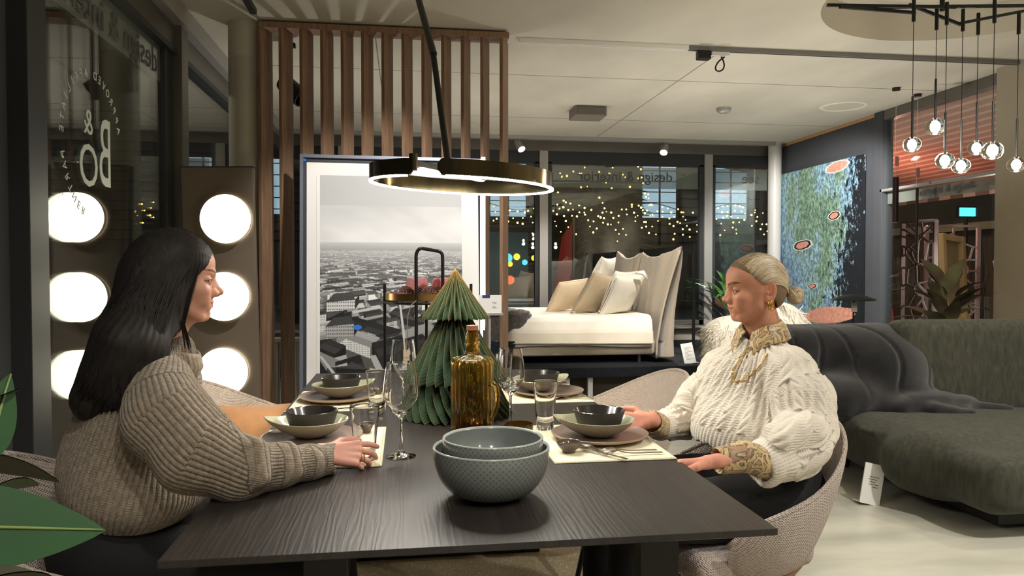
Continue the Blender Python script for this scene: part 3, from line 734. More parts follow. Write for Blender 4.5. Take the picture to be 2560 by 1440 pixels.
# ---------------------------------------------------------------- tiered tray trolley
def trolley():
    cx, cy = .13, 4.25; o = thing('tray_trolley', 'black tubular trolley with brass trays in front of the city picture', 'trolley', (cx, cy, 0))
    r = .235; bm = mat('brushed_brass', (176, 140, 84), .28, 1., var=.08, vscale=3)
    posts = [(-.24, -.02), (.245, -.02), (.0, .235)]
    for px_, py_ in posts: MB().tube([(cx+px_, cy+py_, 0), (cx+px_, cy+py_, 1.15)], .0085, 10).build('post', M['black'], o, smooth=30)
    a, b = cx-.068, cx+.078
    hp = [(a, cy-.235, .02), (a, cy-.235, 1.30)]+[(a+.03*(1-cos(t)), cy-.235+.0*t, 1.30+.045*sin(t)) for t in np.linspace(.3, pi/2, 5)]+[(b-.03*(1-cos(t)), cy-.15, 1.315-.012+.03*sin(t)) for t in np.linspace(pi/2, .3, 5)]+[(b, cy-.15, 1.28), (b, cy-.15, 1.09)]
    MB().tube(hp, .0095, 12).build('handle', M['black'], o, smooth=50)
    for z in (1.06, .56):
        MB().lathe([(.0001, z), (r, z), (r+.004, z+.003), (r+.004, z+.04), (r, z+.04), (r-.002, z+.006), (.0001, z+.006)], (cx, cy, 0), 64).build('tray', bm, o, smooth=40)
        MB().tube([(cx+(r+.006)*cos(t), cy+(r+.006)*sin(t), z-.012) for t in np.linspace(0, 2*pi, 48)], .007, 8).build('tray_ring', M['black'], o, smooth=40)
    zt = 1.066
    # two rose ribbed glass votives, upside down
    rg = mat('rose_glass', (244, 176, 176), .12, trans=.75, ior=1.25)
    for i, (x, y) in enumerate(((cx-.06, cy-.03), (cx+.085, cy-.02))):
        t = thing('glass_votive', ['left rose ribbed glass votive upside down on the brass tray', 'right rose ribbed glass votive upside down on the brass tray'][i], 'votive', (x, y, zt), group='rose votives')
        MB().lathe([(.072, 0), (.055, .112), (.052, .116), (.0001, .117), (.0001, .110), (.050, .108), (.067, .0)], (x, y, zt), 60,
                   fn=lambda rr, a_, z: ((rr+.0018*(rr > .04)*cos(a_*20))*cos(a_), (rr+.0018*(rr > .04)*cos(a_*20))*sin(a_), z)).build('bowl', rg, t, smooth=30)
    # pine cones
    cm = mat('cone_brown', (92, 62, 52), .6, var=.25, vscale=60)
    for i, (x, y) in enumerate(((cx-.12, cy-.10), (cx-.055, cy-.14), (cx+.0, cy-.17), (cx+.05, cy-.13))):
        mb = MB(); rs = np.random.RandomState(i)
        for k in range(60):
            t = k/60.; a_ = k*2.4; rr = .036*math.sqrt(max(.02, sin(pi*(.08+.86*t)))); zz = -.03+.06*t
            d = Vector((cos(a_), sin(a_), .35)).normalized(); c0 = Vector((d.x*rr*.4, d.y*rr*.4, zz)); c1 = c0+d*rr*.75; s_ = Vector((-sin(a_), cos(a_), 0))*.008
            mb.add([c0, c1-s_+Vector((0, 0, .002)), c1+d*.006, c1+s_+Vector((0, 0, .002)), c1*.9+Vector((0, 0, -.003))], [(0, 1, 2, 3), (0, 4, 1), (0, 3, 4), (1, 4, 2), (2, 4, 3)])
        mb.v = [tuple(Matrix.Rotation(1.3, 4, (cos(i*1.9), sin(i*1.9), 0)) @ Vector(v)+Vector((x, y, zt+.03))) for v in mb.v]
        tag(mb.build('pine_cone', cm), ['brown pine cone leftmost on the brass tray', 'brown pine cone left of the trolley handle', 'brown pine cone right behind the trolley handle', 'brown pine cone between the rose votives'][i], 'pine cone', 'pine cones on the tray')
    for i, (x, y) in enumerate(((cx-.19, cy-.06), (cx-.165, cy-.12))):
        mb = MB(); mb.ball((x, y, zt+.022), .022, 18, 12)
        tag(mb.build('bauble', mat('plum_glitter', (120, 60, 84), .35, .5, bump=.6, bscale=400), smooth=True), ['plum bauble at the left rim of the brass tray', 'plum bauble in front on the brass tray'][i], 'bauble', 'plum baubles')
    gm = mat('gold_leaf', (214, 180, 110), .3, .8, var=.1, vscale=40)
    def gold(name, label, x, y, z, n, s, seed):
        mb = MB(); rs = np.random.RandomState(seed)
        for k in range(n):
            a_ = rs.rand()*6.28; L = s*(.6+.6*rs.rand()); c0 = Vector((x+(rs.rand()-.5)*s*1.3, y+(rs.rand()-.5)*s, z+.004+.035*rs.rand())); d = Vector((cos(a_), sin(a_), .35*(rs.rand()-.3))).normalized()
            s_ = d.cross(Vector((0, 0, 1))).normalized()*L*.22; m_ = c0+d*L*.5+Vector((0, 0, .006))
            mb.add([c0, m_+s_, c0+d*L, m_-s_, m_+Vector((0, 0, .006)), m_-Vector((0, 0, .002))], [(0, 1, 4), (1, 2, 4), (2, 3, 4), (3, 0, 4), (0, 5, 1), (1, 5, 2), (2, 5, 3), (3, 5, 0)])
        tag(mb.build(name, gm), label, 'decoration')
    gold('gold_leaf_garland', 'pale gold leaf decoration beside the right rose votive', cx+.12, cy-.12, zt, 26, .07, 1)
    gold('gold_straw_star', 'gold foil strands lying on the lower brass tray', cx-.05, cy-.1, .566, 60, .14, 2)
    t = thing('price_tag', 'cream price tag hanging on a cord from the trolley handle', 'tag', (cx-.095, cy-.26, .74))
    p = Vector((cx-.113, cy-.262, .765))
    MB().box(p.x-.024, p.x+.024, p.y-.001, p.y+.001, p.z-.045, p.z+.04).build('card', mat('tag_cream', (228, 210, 176), .7), t)
    MB().tube([p+Vector((0, -.003, .03)), p+Vector((-.002, -.004, .17)), p+Vector((.0, -.004, .22)), p+Vector((.015, -.004, .275)), (a, cy-.248, p.z+.30)], .0022, 6).build('cord', mat('jute', (178, 140, 110), .8), t)
    text('print', '239.90', .013, Matrix.Translation((p.x, p.y-.0012, p.z-.005)) @ Matrix.Rotation(pi/2, 4, 'X'), M['letter'], t, .0005)
trolley()
# ---------------------------------------------------------------- podium and bed
def podium():
    o = thing('podium', 'low black speckled display podium on white legs under the bed', 'podium', (1.6, 7.9, 0))
    cm = mat('black_carpet', (14, 17, 24), .95, var=.5, vscale=26, bump=.5, bscale=120)
    MB().box(-.2, 3.9, 6.7, 9.2, .23, .325).build('deck', cm, o, bevel=.01)
    for x in (.1, 1.52, 1.74, 3.2, 3.8):
        for y in (6.78, 9.1): MB().box(x-.045, x+.0, y-.02, y+.02, 0, .23).build('leg', M['white_metal'], o)
    MB().box(-.1, 3.85, 6.9, 6.93, 0, .23).build('skirt', mat('podium_skirt', (66, 60, 52), .8), o)
podium()
ZP = .325
LIN = mat('white_linen', (236, 230, 216), .85, var=.03, vscale=8, bump=.35, bscale=40, sheen=.2)
LINC = mat('natural_linen', (222, 212, 192), .85, bump=.35, bscale=60, sheen=.2)
FAB = mat('greige_fabric', (176, 162, 142), .9, var=.06, vscale=60, bump=.3, bscale=300, sheen=.3)
def bed():
    o = thing('bed', 'upholstered greige bed with tall winged headboard and white linen', 'bed', (1.6, 7.8, ZP))
    Y0, Y1 = 6.98, 8.68
    s = SDF((.3, Y0-.12, ZP+.02), (2.62, Y1+.1, .66), .016)
    s.rbox((1.43, (Y0+Y1)/2, .475), (1.0, (Y1-Y0)/2, .075), .03, .005)
    V, Q = s.mesh(); np_mesh('bed_base', V, Q, FAB, o)
    for x, y in ((.55, Y0+.1), (2.28, Y0+.07), (.55, Y1-.1), (2.28, Y1-.1)): MB().tube([(x, y, ZP+.001), (x, y, .42)], .018, 12).build('leg', M['alu'], o, smooth=30)
    # mattress with draped sheet: front skirt falls to z .47
    n = 120; m_ = 60
    xs = np.linspace(.42, 2.38, n)[:, None]; prof = []
    zt = .79
    path = [(Y0-.03, .515), (Y0-.045, .58), (Y0-.04, .66), (Y0-.02, .74), (Y0+.02, zt-.012), (Y0+.08, zt)]
    for k in range(len(path)-1):
        for t in np.linspace(0, 1, 9)[:-1]: prof.append((path[k][0]*(1-t)+path[k+1][0]*t, path[k][1]*(1-t)+path[k+1][1]*t))
    for t in np.linspace(0, 1, 24): prof.append((Y0+.08+(Y1-Y0-.12)*t, zt))
    prof = np.array(prof); nv = len(prof)
    X = np.repeat(xs, nv, 1); Y = np.tile(prof[:, 0], (n, 1)); Z = np.tile(prof[:, 1], (n, 1))
    P = np.stack([X, Y*.5, Z*.4], -1).reshape(-1, 3)
    nz = vnoise(P, 9, 5, 3).reshape(n, nv); fold = vnoise(np.stack([X*2.2, 0*X, 0*X], -1).reshape(-1, 3), 7, 8, 2).reshape(n, nv)
    sk = np.clip((.74-Z)/.26, 0, 1)
    Y = Y+fold*.022*sk+nz*.006*sk; Z = Z+nz*.007*(1-sk)-.03*sk*sk*np.clip((X-.9)/1.5, -.3, 1)*(Z < .6)+.012*np.sin(X*5)*sk**3
    Fr = np.stack([X, Y, Z], -1); Bk = Fr.copy(); Bk[..., 1] += .012*sk; Bk[..., 2] -= .01
    sheet('duvet_cover', Fr, Bk, LIN, o)
    # fold-over band of the sheet and hem line
    nb = 12; hb = np.linspace(.0, 1, nb)
    Xb = np.repeat(xs, nb, 1); Zb = .635-.10*np.tile(hb, (n, 1)); f2 = vnoise(np.stack([Xb*2.2, 0*Xb, 0*Xb], -1).reshape(-1, 3), 7, 8, 2).reshape(n, nb)
    Yb = Y0-.058-.012*np.tile(hb, (n, 1))+f2*.022*np.clip((.74-Zb)/.26, 0, 1)
    Zb = Zb-.02*np.tile(hb, (n, 1))*np.clip((Xb-.9)/1.5, 0, 1)
    Fr = np.stack([Xb, Yb, Zb], -1); Bk = Fr.copy(); Bk[..., 1] += .007
    sheet('sheet_hem', Fr, Bk, LINC, o)
    MB().box(.46, 2.34, Y0+.02, Y1-.02, .55, .77).build('mattress', LINC, o, bevel=.03)
    MB().box(.80, 1.03, Y0-.075, Y0-.03, .405, .56).build('dark_blanket_corner', mat('navy_wool', (30, 38, 50), .9, bump=.3), o, bevel=.008)
    # headboard: two soft wings, pleated, flaring at the near corner
    nu, nv = 110, 60
    u = np.linspace(0, 1, nu)[:, None]*np.ones((1, nv)); v = np.ones((nu, 1))*np.linspace(0, 1, nv)[None]
    Yh = Y0-.03+(Y1-Y0+.08)*u
    half = np.abs((u*2) % 1-.5)*2; half = np.where(u > .999, 1, half)      # 1 at wing ends and at the seam
    ztop = 1.365+.095*half**2.2*(1-.35*(np.abs(u-.5) < .25))
    z = ZP+.045+(ztop-ZP-.045)*v
    lean = .0+.04*v+.16*np.clip(v-.35, 0, 1)**1.4
    flare = .13*np.clip(1-u*7, 0, 1)**1.6*np.clip((v-.15)/.85, 0, 1)
    pleat = .011*np.sin(u*2*pi*9+1.2*v)*np.clip(1-u*1.2, .2, 1)*np.clip((v-.25)/.4, 0, 1)
    xf = 2.42+lean+flare-pleat; seam = .035*np.exp(-((u-.5)/.02)**2)
    th = .21*(np.clip(1-np.abs(u*2-1)**26, 0, 1)**.5)*(np.clip(1-v**8, 0, 1)**.5)*(1-.45*v)+.012
    Fr = np.stack([xf+seam, Yh, z], -1); Bk = np.stack([xf+th, Yh, z], -1)
    sheet('headboard', Fr, Bk, FAB, o)
    Fs = MB(); e = [(float(xf[0, j]), float(Yh[0, j])-.006, float(z[0, j])) for j in range(0, nv, 3)]; Fs.tube(e, .012, 8).build('headboard_piping', FAB, o, smooth=True)
    return o
bed()
def Mx(loc, rx=0, ry=0, rz=0, order=None):
    return Matrix.Translation(loc) @ Matrix.Rotation(R(rz), 4, 'Z') @ Matrix.Rotation(R(ry), 4, 'Y') @ Matrix.Rotation(R(rx), 4, 'X')
GP = 'pillows on the bed'
# pillow plane: local x = across (world Y), y = up; rz 90 turns the face towards -X
def bed_pillow(label, x, y, w_, h, t, m, tilt, rz=90, seed=0, roll=0, puff=2.2):
    M4 = Matrix.Translation((x, y, .80+h/2*cos(R(tilt))-.01)) @ Matrix.Rotation(R(rz), 4, 'Z') @ Matrix.Rotation(R(90-tilt), 4, 'X') @ Matrix.Rotation(R(roll), 4, 'Z')
    return pillow('pillow', label, 'pillow', M4, w_, h, t, m, seed, GP, puff=puff, wr=.008)
CREAM = mat('cream_linen', (226, 206, 176), .9, bump=.4, bscale=60, var=.03); TAUPE = mat('taupe_linen', (186, 168, 142), .9, bump=.4, bscale=60, var=.04)
bed_pillow('large white pillow standing against the far half of the headboard', 2.20, 8.25, .72, .62, .18, LIN, -20, 62, 1)
bed_pillow('large white pillow mostly hidden behind the small cushions', 2.22, 7.55, .70, .46, .16, LIN, -22, 55, 2)
bed_pillow('cream cushion leaning leftmost on the bed', 1.70, 7.72, .46, .40, .15, CREAM, -34, 40, 3, 6)
bed_pillow('taupe cushion leaning between the cream and the white tied cushion', 1.92, 7.38, .46, .46, .15, TAUPE, -30, 40, 4, -8)
bed_pillow('white tied cushion nearest the headboard', 2.16, 7.22, .46, .46, .17, LIN, -32, 36, 5, 4)
o = thing('pillow_tie', 'white ribbon knot on the corner of the white cushion', 'ribbon', (2.3, 7.06, 1.18))
MB().tube([(2.24, 7.03, 1.20), (2.30, 7.0, 1.195), (2.36, 7.0, 1.12)], [.012, .018, .004], 8).tube([(2.24, 7.03, 1.20), (2.32, 7.05, 1.21), (2.38, 7.06, 1.15)], [.012, .016, .004], 8).build('knot', LIN, o, smooth=True)
def throw(name, label, cat, lo, hi, h, blobs, m, fold=(9, .02), seed=1, nscale=20, kk=.05):
    s = SDF(lo, hi, h)
    for c, r in blobs: s.ell(c, r, kk)
    V, Q = s.mesh(); N_ = vnormals(V, Q)
    V = V+N_*(np.abs(vnoise(V, fold[0], seed, 3))[:, None]*fold[1]*2-fold[1])
    return tag(np_mesh(name, V, Q, m), label, cat)
throw('faux_fur_throw', 'grey-brown faux fur throw hanging over the foot of the bed', 'throw', (.4, 6.78, .36), (1.42, 8.4, 1.0), .016,
      [((.80, 7.2, .815), (.38, .36, .05)), ((.93, 6.955, .74), (.22, .05, .10)), ((.78, 6.93, .66), (.20, .045, .15)), ((1.08, 7.04, .80), (.14, .10, .055)), ((.8, 7.7, .815), (.32, .5, .04))],
      mat('grey_fur', (88, 82, 80), .95, var=.35, vscale=26, bump=.8, bscale=150, sheen=.5), (24, .020), 4)
def display_board():
    o = thing('display_board', 'black display board between two thin posts beside the headboard', 'display board', (2.95, 8.0, ZP))
    for x, y, z in ((2.92, 7.25, 1.50), (2.93, 9.0, 1.5)): MB().box(x-.012, x+.012, y-.012, y+.012, ZP, z).build('post', M['black'], o)
    MB().box(2.93, 2.95, 7.6, 9.0, .9, 1.48).build('panel', M['black'], o)
    c = thing('price_card', 'white printed price card standing on the podium beside the headboard', 'card', (2.70, 6.95, ZP))
    T_ = Matrix.Translation((2.74, 6.86, ZP)) @ Matrix.Rotation(R(-14), 4, 'X') @ Matrix.Rotation(R(-8), 4, 'Y')
    MB().box(-.065, .055, -.002, .002, 0, .20, M=T_).build('card', M['white'], c)
    MB().box(-.07, .07, .01, .09, ZP+.001, ZP+.006, M=Matrix.Translation((2.76, 6.86, 0))).build('foot', M['alu_light'], c)
    for k in range(11): MB().box(-.04, .035-.02*((k*7) % 3), -.0026, -.002, .04+k*.012, .0425+k*.012, M=T_).build('print_line', M['letter'], c)
display_board()

# ---------------------------------------------------------------- large painting on the partition
def painting():
    m = bpy.data.materials.new('abstract_paint'); m.use_nodes = True; N = NT(m); p = N.n['Principled BSDF']; p.inputs['Roughness'].default_value = .45
    tc = N.new('ShaderNodeTexCoord'); mp = N.new('ShaderNodeMapping'); mp.inputs['Scale'].default_value = (1, 1, .55); N.link(tc.outputs['Object'], mp.inputs[0])
    def noise(sc, det=5, rough=.6, off=0):
        n = N.new('ShaderNodeTexNoise'); n.inputs['Scale'].default_value = sc; n.inputs['Detail'].default_value = det; n.inputs['Roughness'].default_value = rough
        m2 = N.new('ShaderNodeMapping'); m2.inputs['Location'].default_value = (off, off, off); N.link(mp.outputs[0], m2.inputs[0]); N.link(m2.outputs[0], n.inputs['Vector']); return n
    def ramp(src, els):
        r = N.new('ShaderNodeValToRGB'); e = r.color_ramp.elements
        while len(e) < len(els): e.new(.5)
        for k, (pos, c) in enumerate(els): e[k].position = pos; e[k].color = (*lin(c), 1)
        N.link(src, r.inputs[0]); return r.outputs[0]
    base = ramp(noise(1.9, 6).outputs[0], [(.32, (112, 138, 120)), (.44, (134, 160, 134)), (.52, (150, 180, 196)), (.62, (128, 160, 184)), (.72, (104, 94, 126))])
    fine = ramp(noise(30, 5, .8, 3).outputs[0], [(.40, (66, 76, 78)), (.50, (160, 166, 166)), (.60, (220, 236, 238))])
    mx = N.new('ShaderNodeMix', data_type='RGBA', blend_type='OVERLAY'); mx.inputs[0].default_value = .8; N.link(base, mx.inputs[6]); N.link(fine, mx.inputs[7])
    # black eats in from the right and lower right (a shape of the painting itself)
    sep = N.new('ShaderNodeSeparateXYZ'); N.link(tc.outputs['Object'], sep.inputs[0])
    a = N.new('ShaderNodeMath', operation='MULTIPLY_ADD'); a.inputs[1].default_value = .42; N.link(sep.outputs['Y'], a.inputs[0])
    b = N.new('ShaderNodeMath', operation='MULTIPLY_ADD'); b.inputs[1].default_value = .10; b.inputs[2].default_value = .10; N.link(sep.outputs['Z'], b.inputs[0]); N.link(b.outputs[0], a.inputs[2])
    c_ = N.new('ShaderNodeMath', operation='MULTIPLY_ADD'); c_.inputs[1].default_value = 1.1; N.link(noise(9, 6, .8, 7).outputs[0], c_.inputs[0]); N.link(a.outputs[0], c_.inputs[2])
    mk = N.new('ShaderNodeMath', operation='LESS_THAN'); mk.inputs[1].default_value = .52; N.link(c_.outputs[0], mk.inputs[0])
    m3 = N.new('ShaderNodeMix', data_type='RGBA'); N.link(mk.outputs[0], m3.inputs[0]); N.link(mx.outputs[2], m3.inputs[6]); m3.inputs[7].default_value = (.012, .014, .018, 1)
    N.link(m3.outputs[2], p.inputs['Base Color'])
    bp = N.new('ShaderNodeBump'); bp.inputs['Strength'].default_value = .4; bp.inputs['Distance'].default_value = .006; N.link(noise(30, 5, .8, 3).outputs[0], bp.inputs['Height']); N.link(bp.outputs[0], p.inputs['Normal'])
    o = thing('abstract_painting', 'very large textured blue-green abstract painting with a black right side', 'painting', (4.95, 8.42, .53))
    MB().box(4.945, 4.985, 7.52, 9.33, .53, 2.49).build('canvas', m, o)
    pk = mat('coral_paint', (214, 150, 128), .5, var=.2, vscale=30, bump=.6, bscale=60); dk = mat('dark_paint', (24, 18, 18), .5); hl = mat('pale_paint', (225, 232, 230), .5)
    for i, (y, z, w_, h) in enumerate(((8.0, 2.42, .42, .055), (8.05, 1.86, .22, .045), (8.74, 1.54, .40, .055), (8.50, 1.03, .18, .03), (8.15, .70, 1.05, .10))):
        for (sc, dx, mm) in (((1.18, 0, hl), (1.0, .0015, dk if i in (1, 2, 3) else pk), (.75, .003, pk)) if i != 4 else ((1.0, .002, pk),)):
            rs = np.random.RandomState(i+5); n = 28; V = [(4.9445-dx, y, z)]
            for k in range(n):
                t = 2*pi*k/n; rr = 1+.14*(rs.rand()-.5); V.append((4.9445-dx, y+w_/2*sc*cos(t)*rr+.0, z+h*sc*sin(t)*rr-.04*cos(t)*w_))
            V2 = [(4.947, a_[1], a_[2]) for a_ in V[1:]]
            MB().add(V+V2, [(0, 1+(k+1) % n, 1+k) for k in range(n)]+[(1+k, 1+(k+1) % n, 1+n+(k+1) % n, 1+n+k) for k in range(n)]).build('paint_patch', mm, o)
painting()

# ---------------------------------------------------------------- green sofa, black fur throw, white sheepskin
SOFA = mat('olive_chenille', (40, 42, 34), .95, col2=(62, 62, 48), vscale=38, stretch=(1.3, 1.3, .35), bump=.5, bscale=220, sheen=.08)
def sofa():
    o = thing('sofa', 'dark olive-green low upholstered sofa at the right', 'sofa', (3.3, 3.7, 0))
    s = SDF((2.4, 2.7, .05), (4.7, 5.0, .5), .018)
    s.rbox((3.62, 3.50, .245), (1.05, .56, .135), .10, .02, M=Matrix.Rotation(R(0), 3, 'Z'))
    s.rbox((2.98, 3.98, .245), (.44, .70, .135), .10, .10)
    s.rbox((2.86, 3.48, .245), (.36, .30, .13), .12, .10, M=Matrix.Rotation(R(-38), 3, 'Z'))
    s.ell((3.4, 3.75, .34), (.9, .45, .07), .05)
    V, Q = s.mesh(); V[:, 2] += .004*vnoise(V, 6, 2)*(V[:, 2] > .3); np_mesh('seat_cushion', V, Q, SOFA, o)
    s = SDF((2.9, 3.7, .3), (4.8, 4.6, 1.0), .018)
    s.rbox((3.92, 4.17, .62), (.92, .13, .30), .085, .02, M=Matrix.Rotation(R(-5), 3, 'Z') @ Matrix.Rotation(R(-6), 3, 'X'))
    V, Q = s.mesh(); np_mesh('backrest', V, Q, SOFA, o)
    s = SDF((2.4, 4.2, .3), (3.3, 5.0, .95), .02); s.rbox((2.85, 4.62, .55), (.36, .12, .27), .08, .02); V, Q = s.mesh(); np_mesh('backrest', V, Q, SOFA, o)
    MB().box(2.75, 4.5, 3.1, 4.5, .035, .12).build('plinth', M['black'], o)
    for x, y in ((2.72, 4.3), (2.74, 4.52), (2.95, 3.3), (4.4, 3.2)): MB().lathe([(.0001, 0), (.035, 0), (.04, .03), (.04, .06)], (x, y, 0), 20).build('foot', M['black'], o, smooth=30)
sofa()
def fur_throw():
    s = SDF((2.2, 3.7, .28), (3.75, 5.0, 1.0), .0125)
    s.rbox((2.72, 4.50, .57), (.46, .27, .30), .16, .05); s.ell((2.95, 4.32, .55), (.34, .30, .32), .10)
    s.ell((2.60, 4.20, .45), (.34, .26, .15), .08); s.ell((3.05, 4.02, .42), (.36, .16, .09), .06)
    s.cap((2.85, 3.92, .41), (3.22, 3.86, .40), .045, .035, .04); s.cap((3.2, 3.98, .41), (3.52, 3.90, .40), .055, .035, .03)
    s.cap((3.0, 3.86, .42), (3.18, 3.80, .40), .05, .04, .03)
    V, Q = s.mesh(); N_ = vnormals(V, Q)
    a = np.arctan2(V[:, 1]-4.75, V[:, 0]-2.55)      # folds fan down from the top
    up = np.clip((V[:, 2]-.46)/.15, 0, 1); ph = (a*14+1.5*np.sin(V[:, 2]*6)+V[:, 0]*12)
    V = V+N_*((-.016*np.exp(-(np.sin(ph/2)/.16)**2)*up)[:, None]+(vnoise(V, 22, 4, 2)*.010*(1.3-up))[:, None])
    o = tag(np_mesh('faux_fur_blanket', V, Q, mat('black_fur', (13, 13, 16), .95, var=.5, vscale=16, bump=1., bscale=420, sheen=.35, spec=.08)), 'glossy black faux fur blanket draped over the left end of the sofa', 'blanket')
fur_throw()
def sheepskin():
    V0 = SDF((2.0, 5.2, .35), (3.6, 6.2, 1.12), .02)
    V0.ell((3.00, 5.7, .80), (.24, .18, .17), .06); V0.ell((2.68, 5.68, .74), (.30, .18, .13), .10); V0.ell((2.95, 5.62, .62), (.30, .15, .24), .08); V0.ell((2.60, 5.62, .58), (.24, .18, .18), .08)
    V, Q = V0.mesh(); N_ = vnormals(V, Q); rs = np.random.RandomState(3)
    wm = mat('white_fleece', (246, 238, 222), .9, var=.04, vscale=12, sheen=.3)
    o = thing('sheepskin', 'long-haired white sheepskin over a chair behind the blonde woman', 'sheepskin', (2.85, 5.65, .4))
    np_mesh('hide', V+N_*(vnoise(V, 26, 2)[:, None]*.006), Q, wm, o)
    idx = rs.choice(len(V), 6500); mb = MB()
    for i in idx:
        p = Vector(V[i].tolist()); n = Vector(N_[i].tolist()); p = p-n*.004; d = (n*.22+Vector((rs.normal()*.22+.2*sin(V[i][0]*30), rs.normal()*.15, -.7+rs.normal()*.2))).normalized(); t = n.cross(d).normalized()*.0035; L = .06+.04*rs.rand()
        mb.add([p-t, p+t, p+n*.012+d*L*.5+t*.7, p+n*.012+d*L*.5-t*.7, p+d*L], [(0, 1, 2, 3), (3, 2, 4)])
    tag(mb.build('fleece', wm, o), kind='stuff')
    c = thing('side_chair', 'pale chair under the white sheepskin', 'chair', (2.85, 5.7, 0))
    MB().box(2.58, 3.12, 5.45, 5.98, .33, .40).build('seat', LINC, c, bevel=.02)
    for x, y in ((2.62, 5.5), (3.08, 5.5), (2.62, 5.93), (3.08, 5.93)): MB().tube([(x, y, 0), (x, y, .34)], .014, 10).build('leg', M['black'], c)
sheepskin()
def leaning_card():
    c = thing('price_card', 'white price card standing on the floor against the sofa', 'card', (2.44, 3.56, 0))
    T_ = Matrix.Translation((2.40, 3.56, .0)) @ Matrix.Rotation(R(-8), 4, 'Z') @ Matrix.Rotation(R(-9), 4, 'X') @ Matrix.Rotation(R(13), 4, 'Y')
    MB().box(-.052, .052, -.004, .004, 0.008, .215, M=T_).build('card', M['white'], c)
    MB().box(-.052, .052, -.005, .075, 0.004, .012, M=T_).build('foot', M['white'], c)
    for k, (a, b) in enumerate(((-.02, .03), (-.025, .02), (-.02, .015), (-.02, .03), (.0, .03))): MB().box(a, b, -.0048, -.004, .145-k*.013, .148-k*.013, M=T_).build('print_line', M['letter'], c)
leaning_card()

# ---------------------------------------------------------------- things by the right window
def right_side():
    # leaning back side of a canvas
    o = thing('leaning_canvas', 'back of a pale wood-framed canvas leaning against the concrete pier', 'canvas', (4.72, 5.75, 0))
    wd = mat('stretcher_pine', (206, 178, 132), .6, var=.08, vscale=14, stretch=(1, 1, .2)); cv = mat('raw_canvas', (168, 150, 116), .9, var=.05, vscale=10, weave=.4, wscale=700)
    T_ = Matrix.Translation((4.52, 5.64, 0)) @ Matrix.Rotation(R(29), 4, 'Z') @ Matrix.Rotation(R(-4), 4, 'X') @ Matrix.Rotation(R(3), 4, 'Y')
    Hc, Wc = 1.55, .44
    MB().box(0, Wc, .03, .036, .0, Hc, M=T_).build('canvas', cv, o)
    for a in ((0, .055, 0, Hc), (Wc-.055, Wc, 0, Hc)): MB().box(a[0], a[1], -.012, .03, a[2], a[3], M=T_).build('stile', wd, o, bevel=.002)
    for z in (0, .78, Hc-.055): MB().box(.055, Wc-.055, -.006, .03, z, z+.055, M=T_).build('cross_bar', wd, o, bevel=.002)
    # two dark tube pendants
    for i, (x, y0, y1, Y, r) in enumerate(((2238, 443, 556, 6.3, .026), (2291, 470, 628, 6.5, .013))):
        a = PY(x, y0, Y); b = PY(x, y1, Y)
        o = thing('tube_pendant', ['thicker dark tube pendant lamp near the partition post', 'thin long dark tube pendant lamp beside the thicker one'][i], 'pendant lamp', b, group=None)
        m = mat('aubergine_metal', (62, 44, 46), .4, .6)
        MB().lathe([(r*.9, 0), (r, .002), (r, a.z-b.z), (.0001, a.z-b.z)], b, 24).build('tube', m, o, smooth=40)
        MB().lathe([(.0001, .012), (r*.88, .012)], b, 24).build('diffuser', emis('tube_lamp', (255, 246, 225), 8), o)
        MB().tube([(a.x, a.y, a.z), (a.x, a.y, H)], .0015, 6).build('cord', M['white'], o)
        MB().lathe([(.0001, H-.025), (.035, H-.025), (.035, H)], (a.x, a.y, 0), 20).build('ceiling_rose', m, o)
        MB().box(a.x-.006, a.x+.035, a.y-.001, a.y+.001, a.z+.10, a.z+.19, M=Matrix.Identity(4)).build('tag', mat('pink_tag', (196, 140, 132), .6), o)
    # mushroom lamp with price tag
    c = PY(2134, 745, 6.4); o = thing('mushroom_lamp', 'dark green lamp with wide flat shade and white tag in front of the painting', 'lamp', (c.x, c.y, .42))
    gm = mat('dark_green_metal', (34, 44, 42), .45, .2)
    MB().lathe([(.20, -.02), (.195, -.012), (.10, .022), (.03, .035), (.0001, .036), (.0001, .028), (.03, .027), (.1, .012), (.19, -.022)], c, 40).build('shade', gm, o, smooth=40)
    MB().tube([(c.x, c.y, .46), (c.x, c.y, c.z+.03)], .008, 10).build('stem', gm, o, smooth=30)
    MB().lathe([(.0001, .44), (.09, .44), (.09, .46), (.0001, .465)], (c.x, c.y, 0), 32).build('base', gm, o, smooth=30)
    MB().box(c.x-.03, c.x+.03, c.y-.012, c.y-.010, c.z-.13, c.z-.04, M=Matrix.Identity(4)).build('tag', M['white'], o)
    MB().tube([(c.x, c.y-.011, c.z-.04), (c.x, c.y-.011, c.z-.0)], .0015, 5).build('tag_cord', M['black'], o)
    t = thing('side_table', 'small metal side table carrying the dark green lamp', 'side table', (c.x, c.y, 0))
    MB().lathe([(.0001, .42), (.28, .42), (.28, .438), (.0001, .44)], (c.x, c.y, 0), 40).build('top', M['alu_light'], t, smooth=30)
    for k in range(3): a = k*2.09; MB().tube([(c.x+.2*cos(a), c.y+.2*sin(a), .42), (c.x+.24*cos(a), c.y+.24*sin(a), 0)], .008, 8).build('leg', M['alu'], t)
right_side()
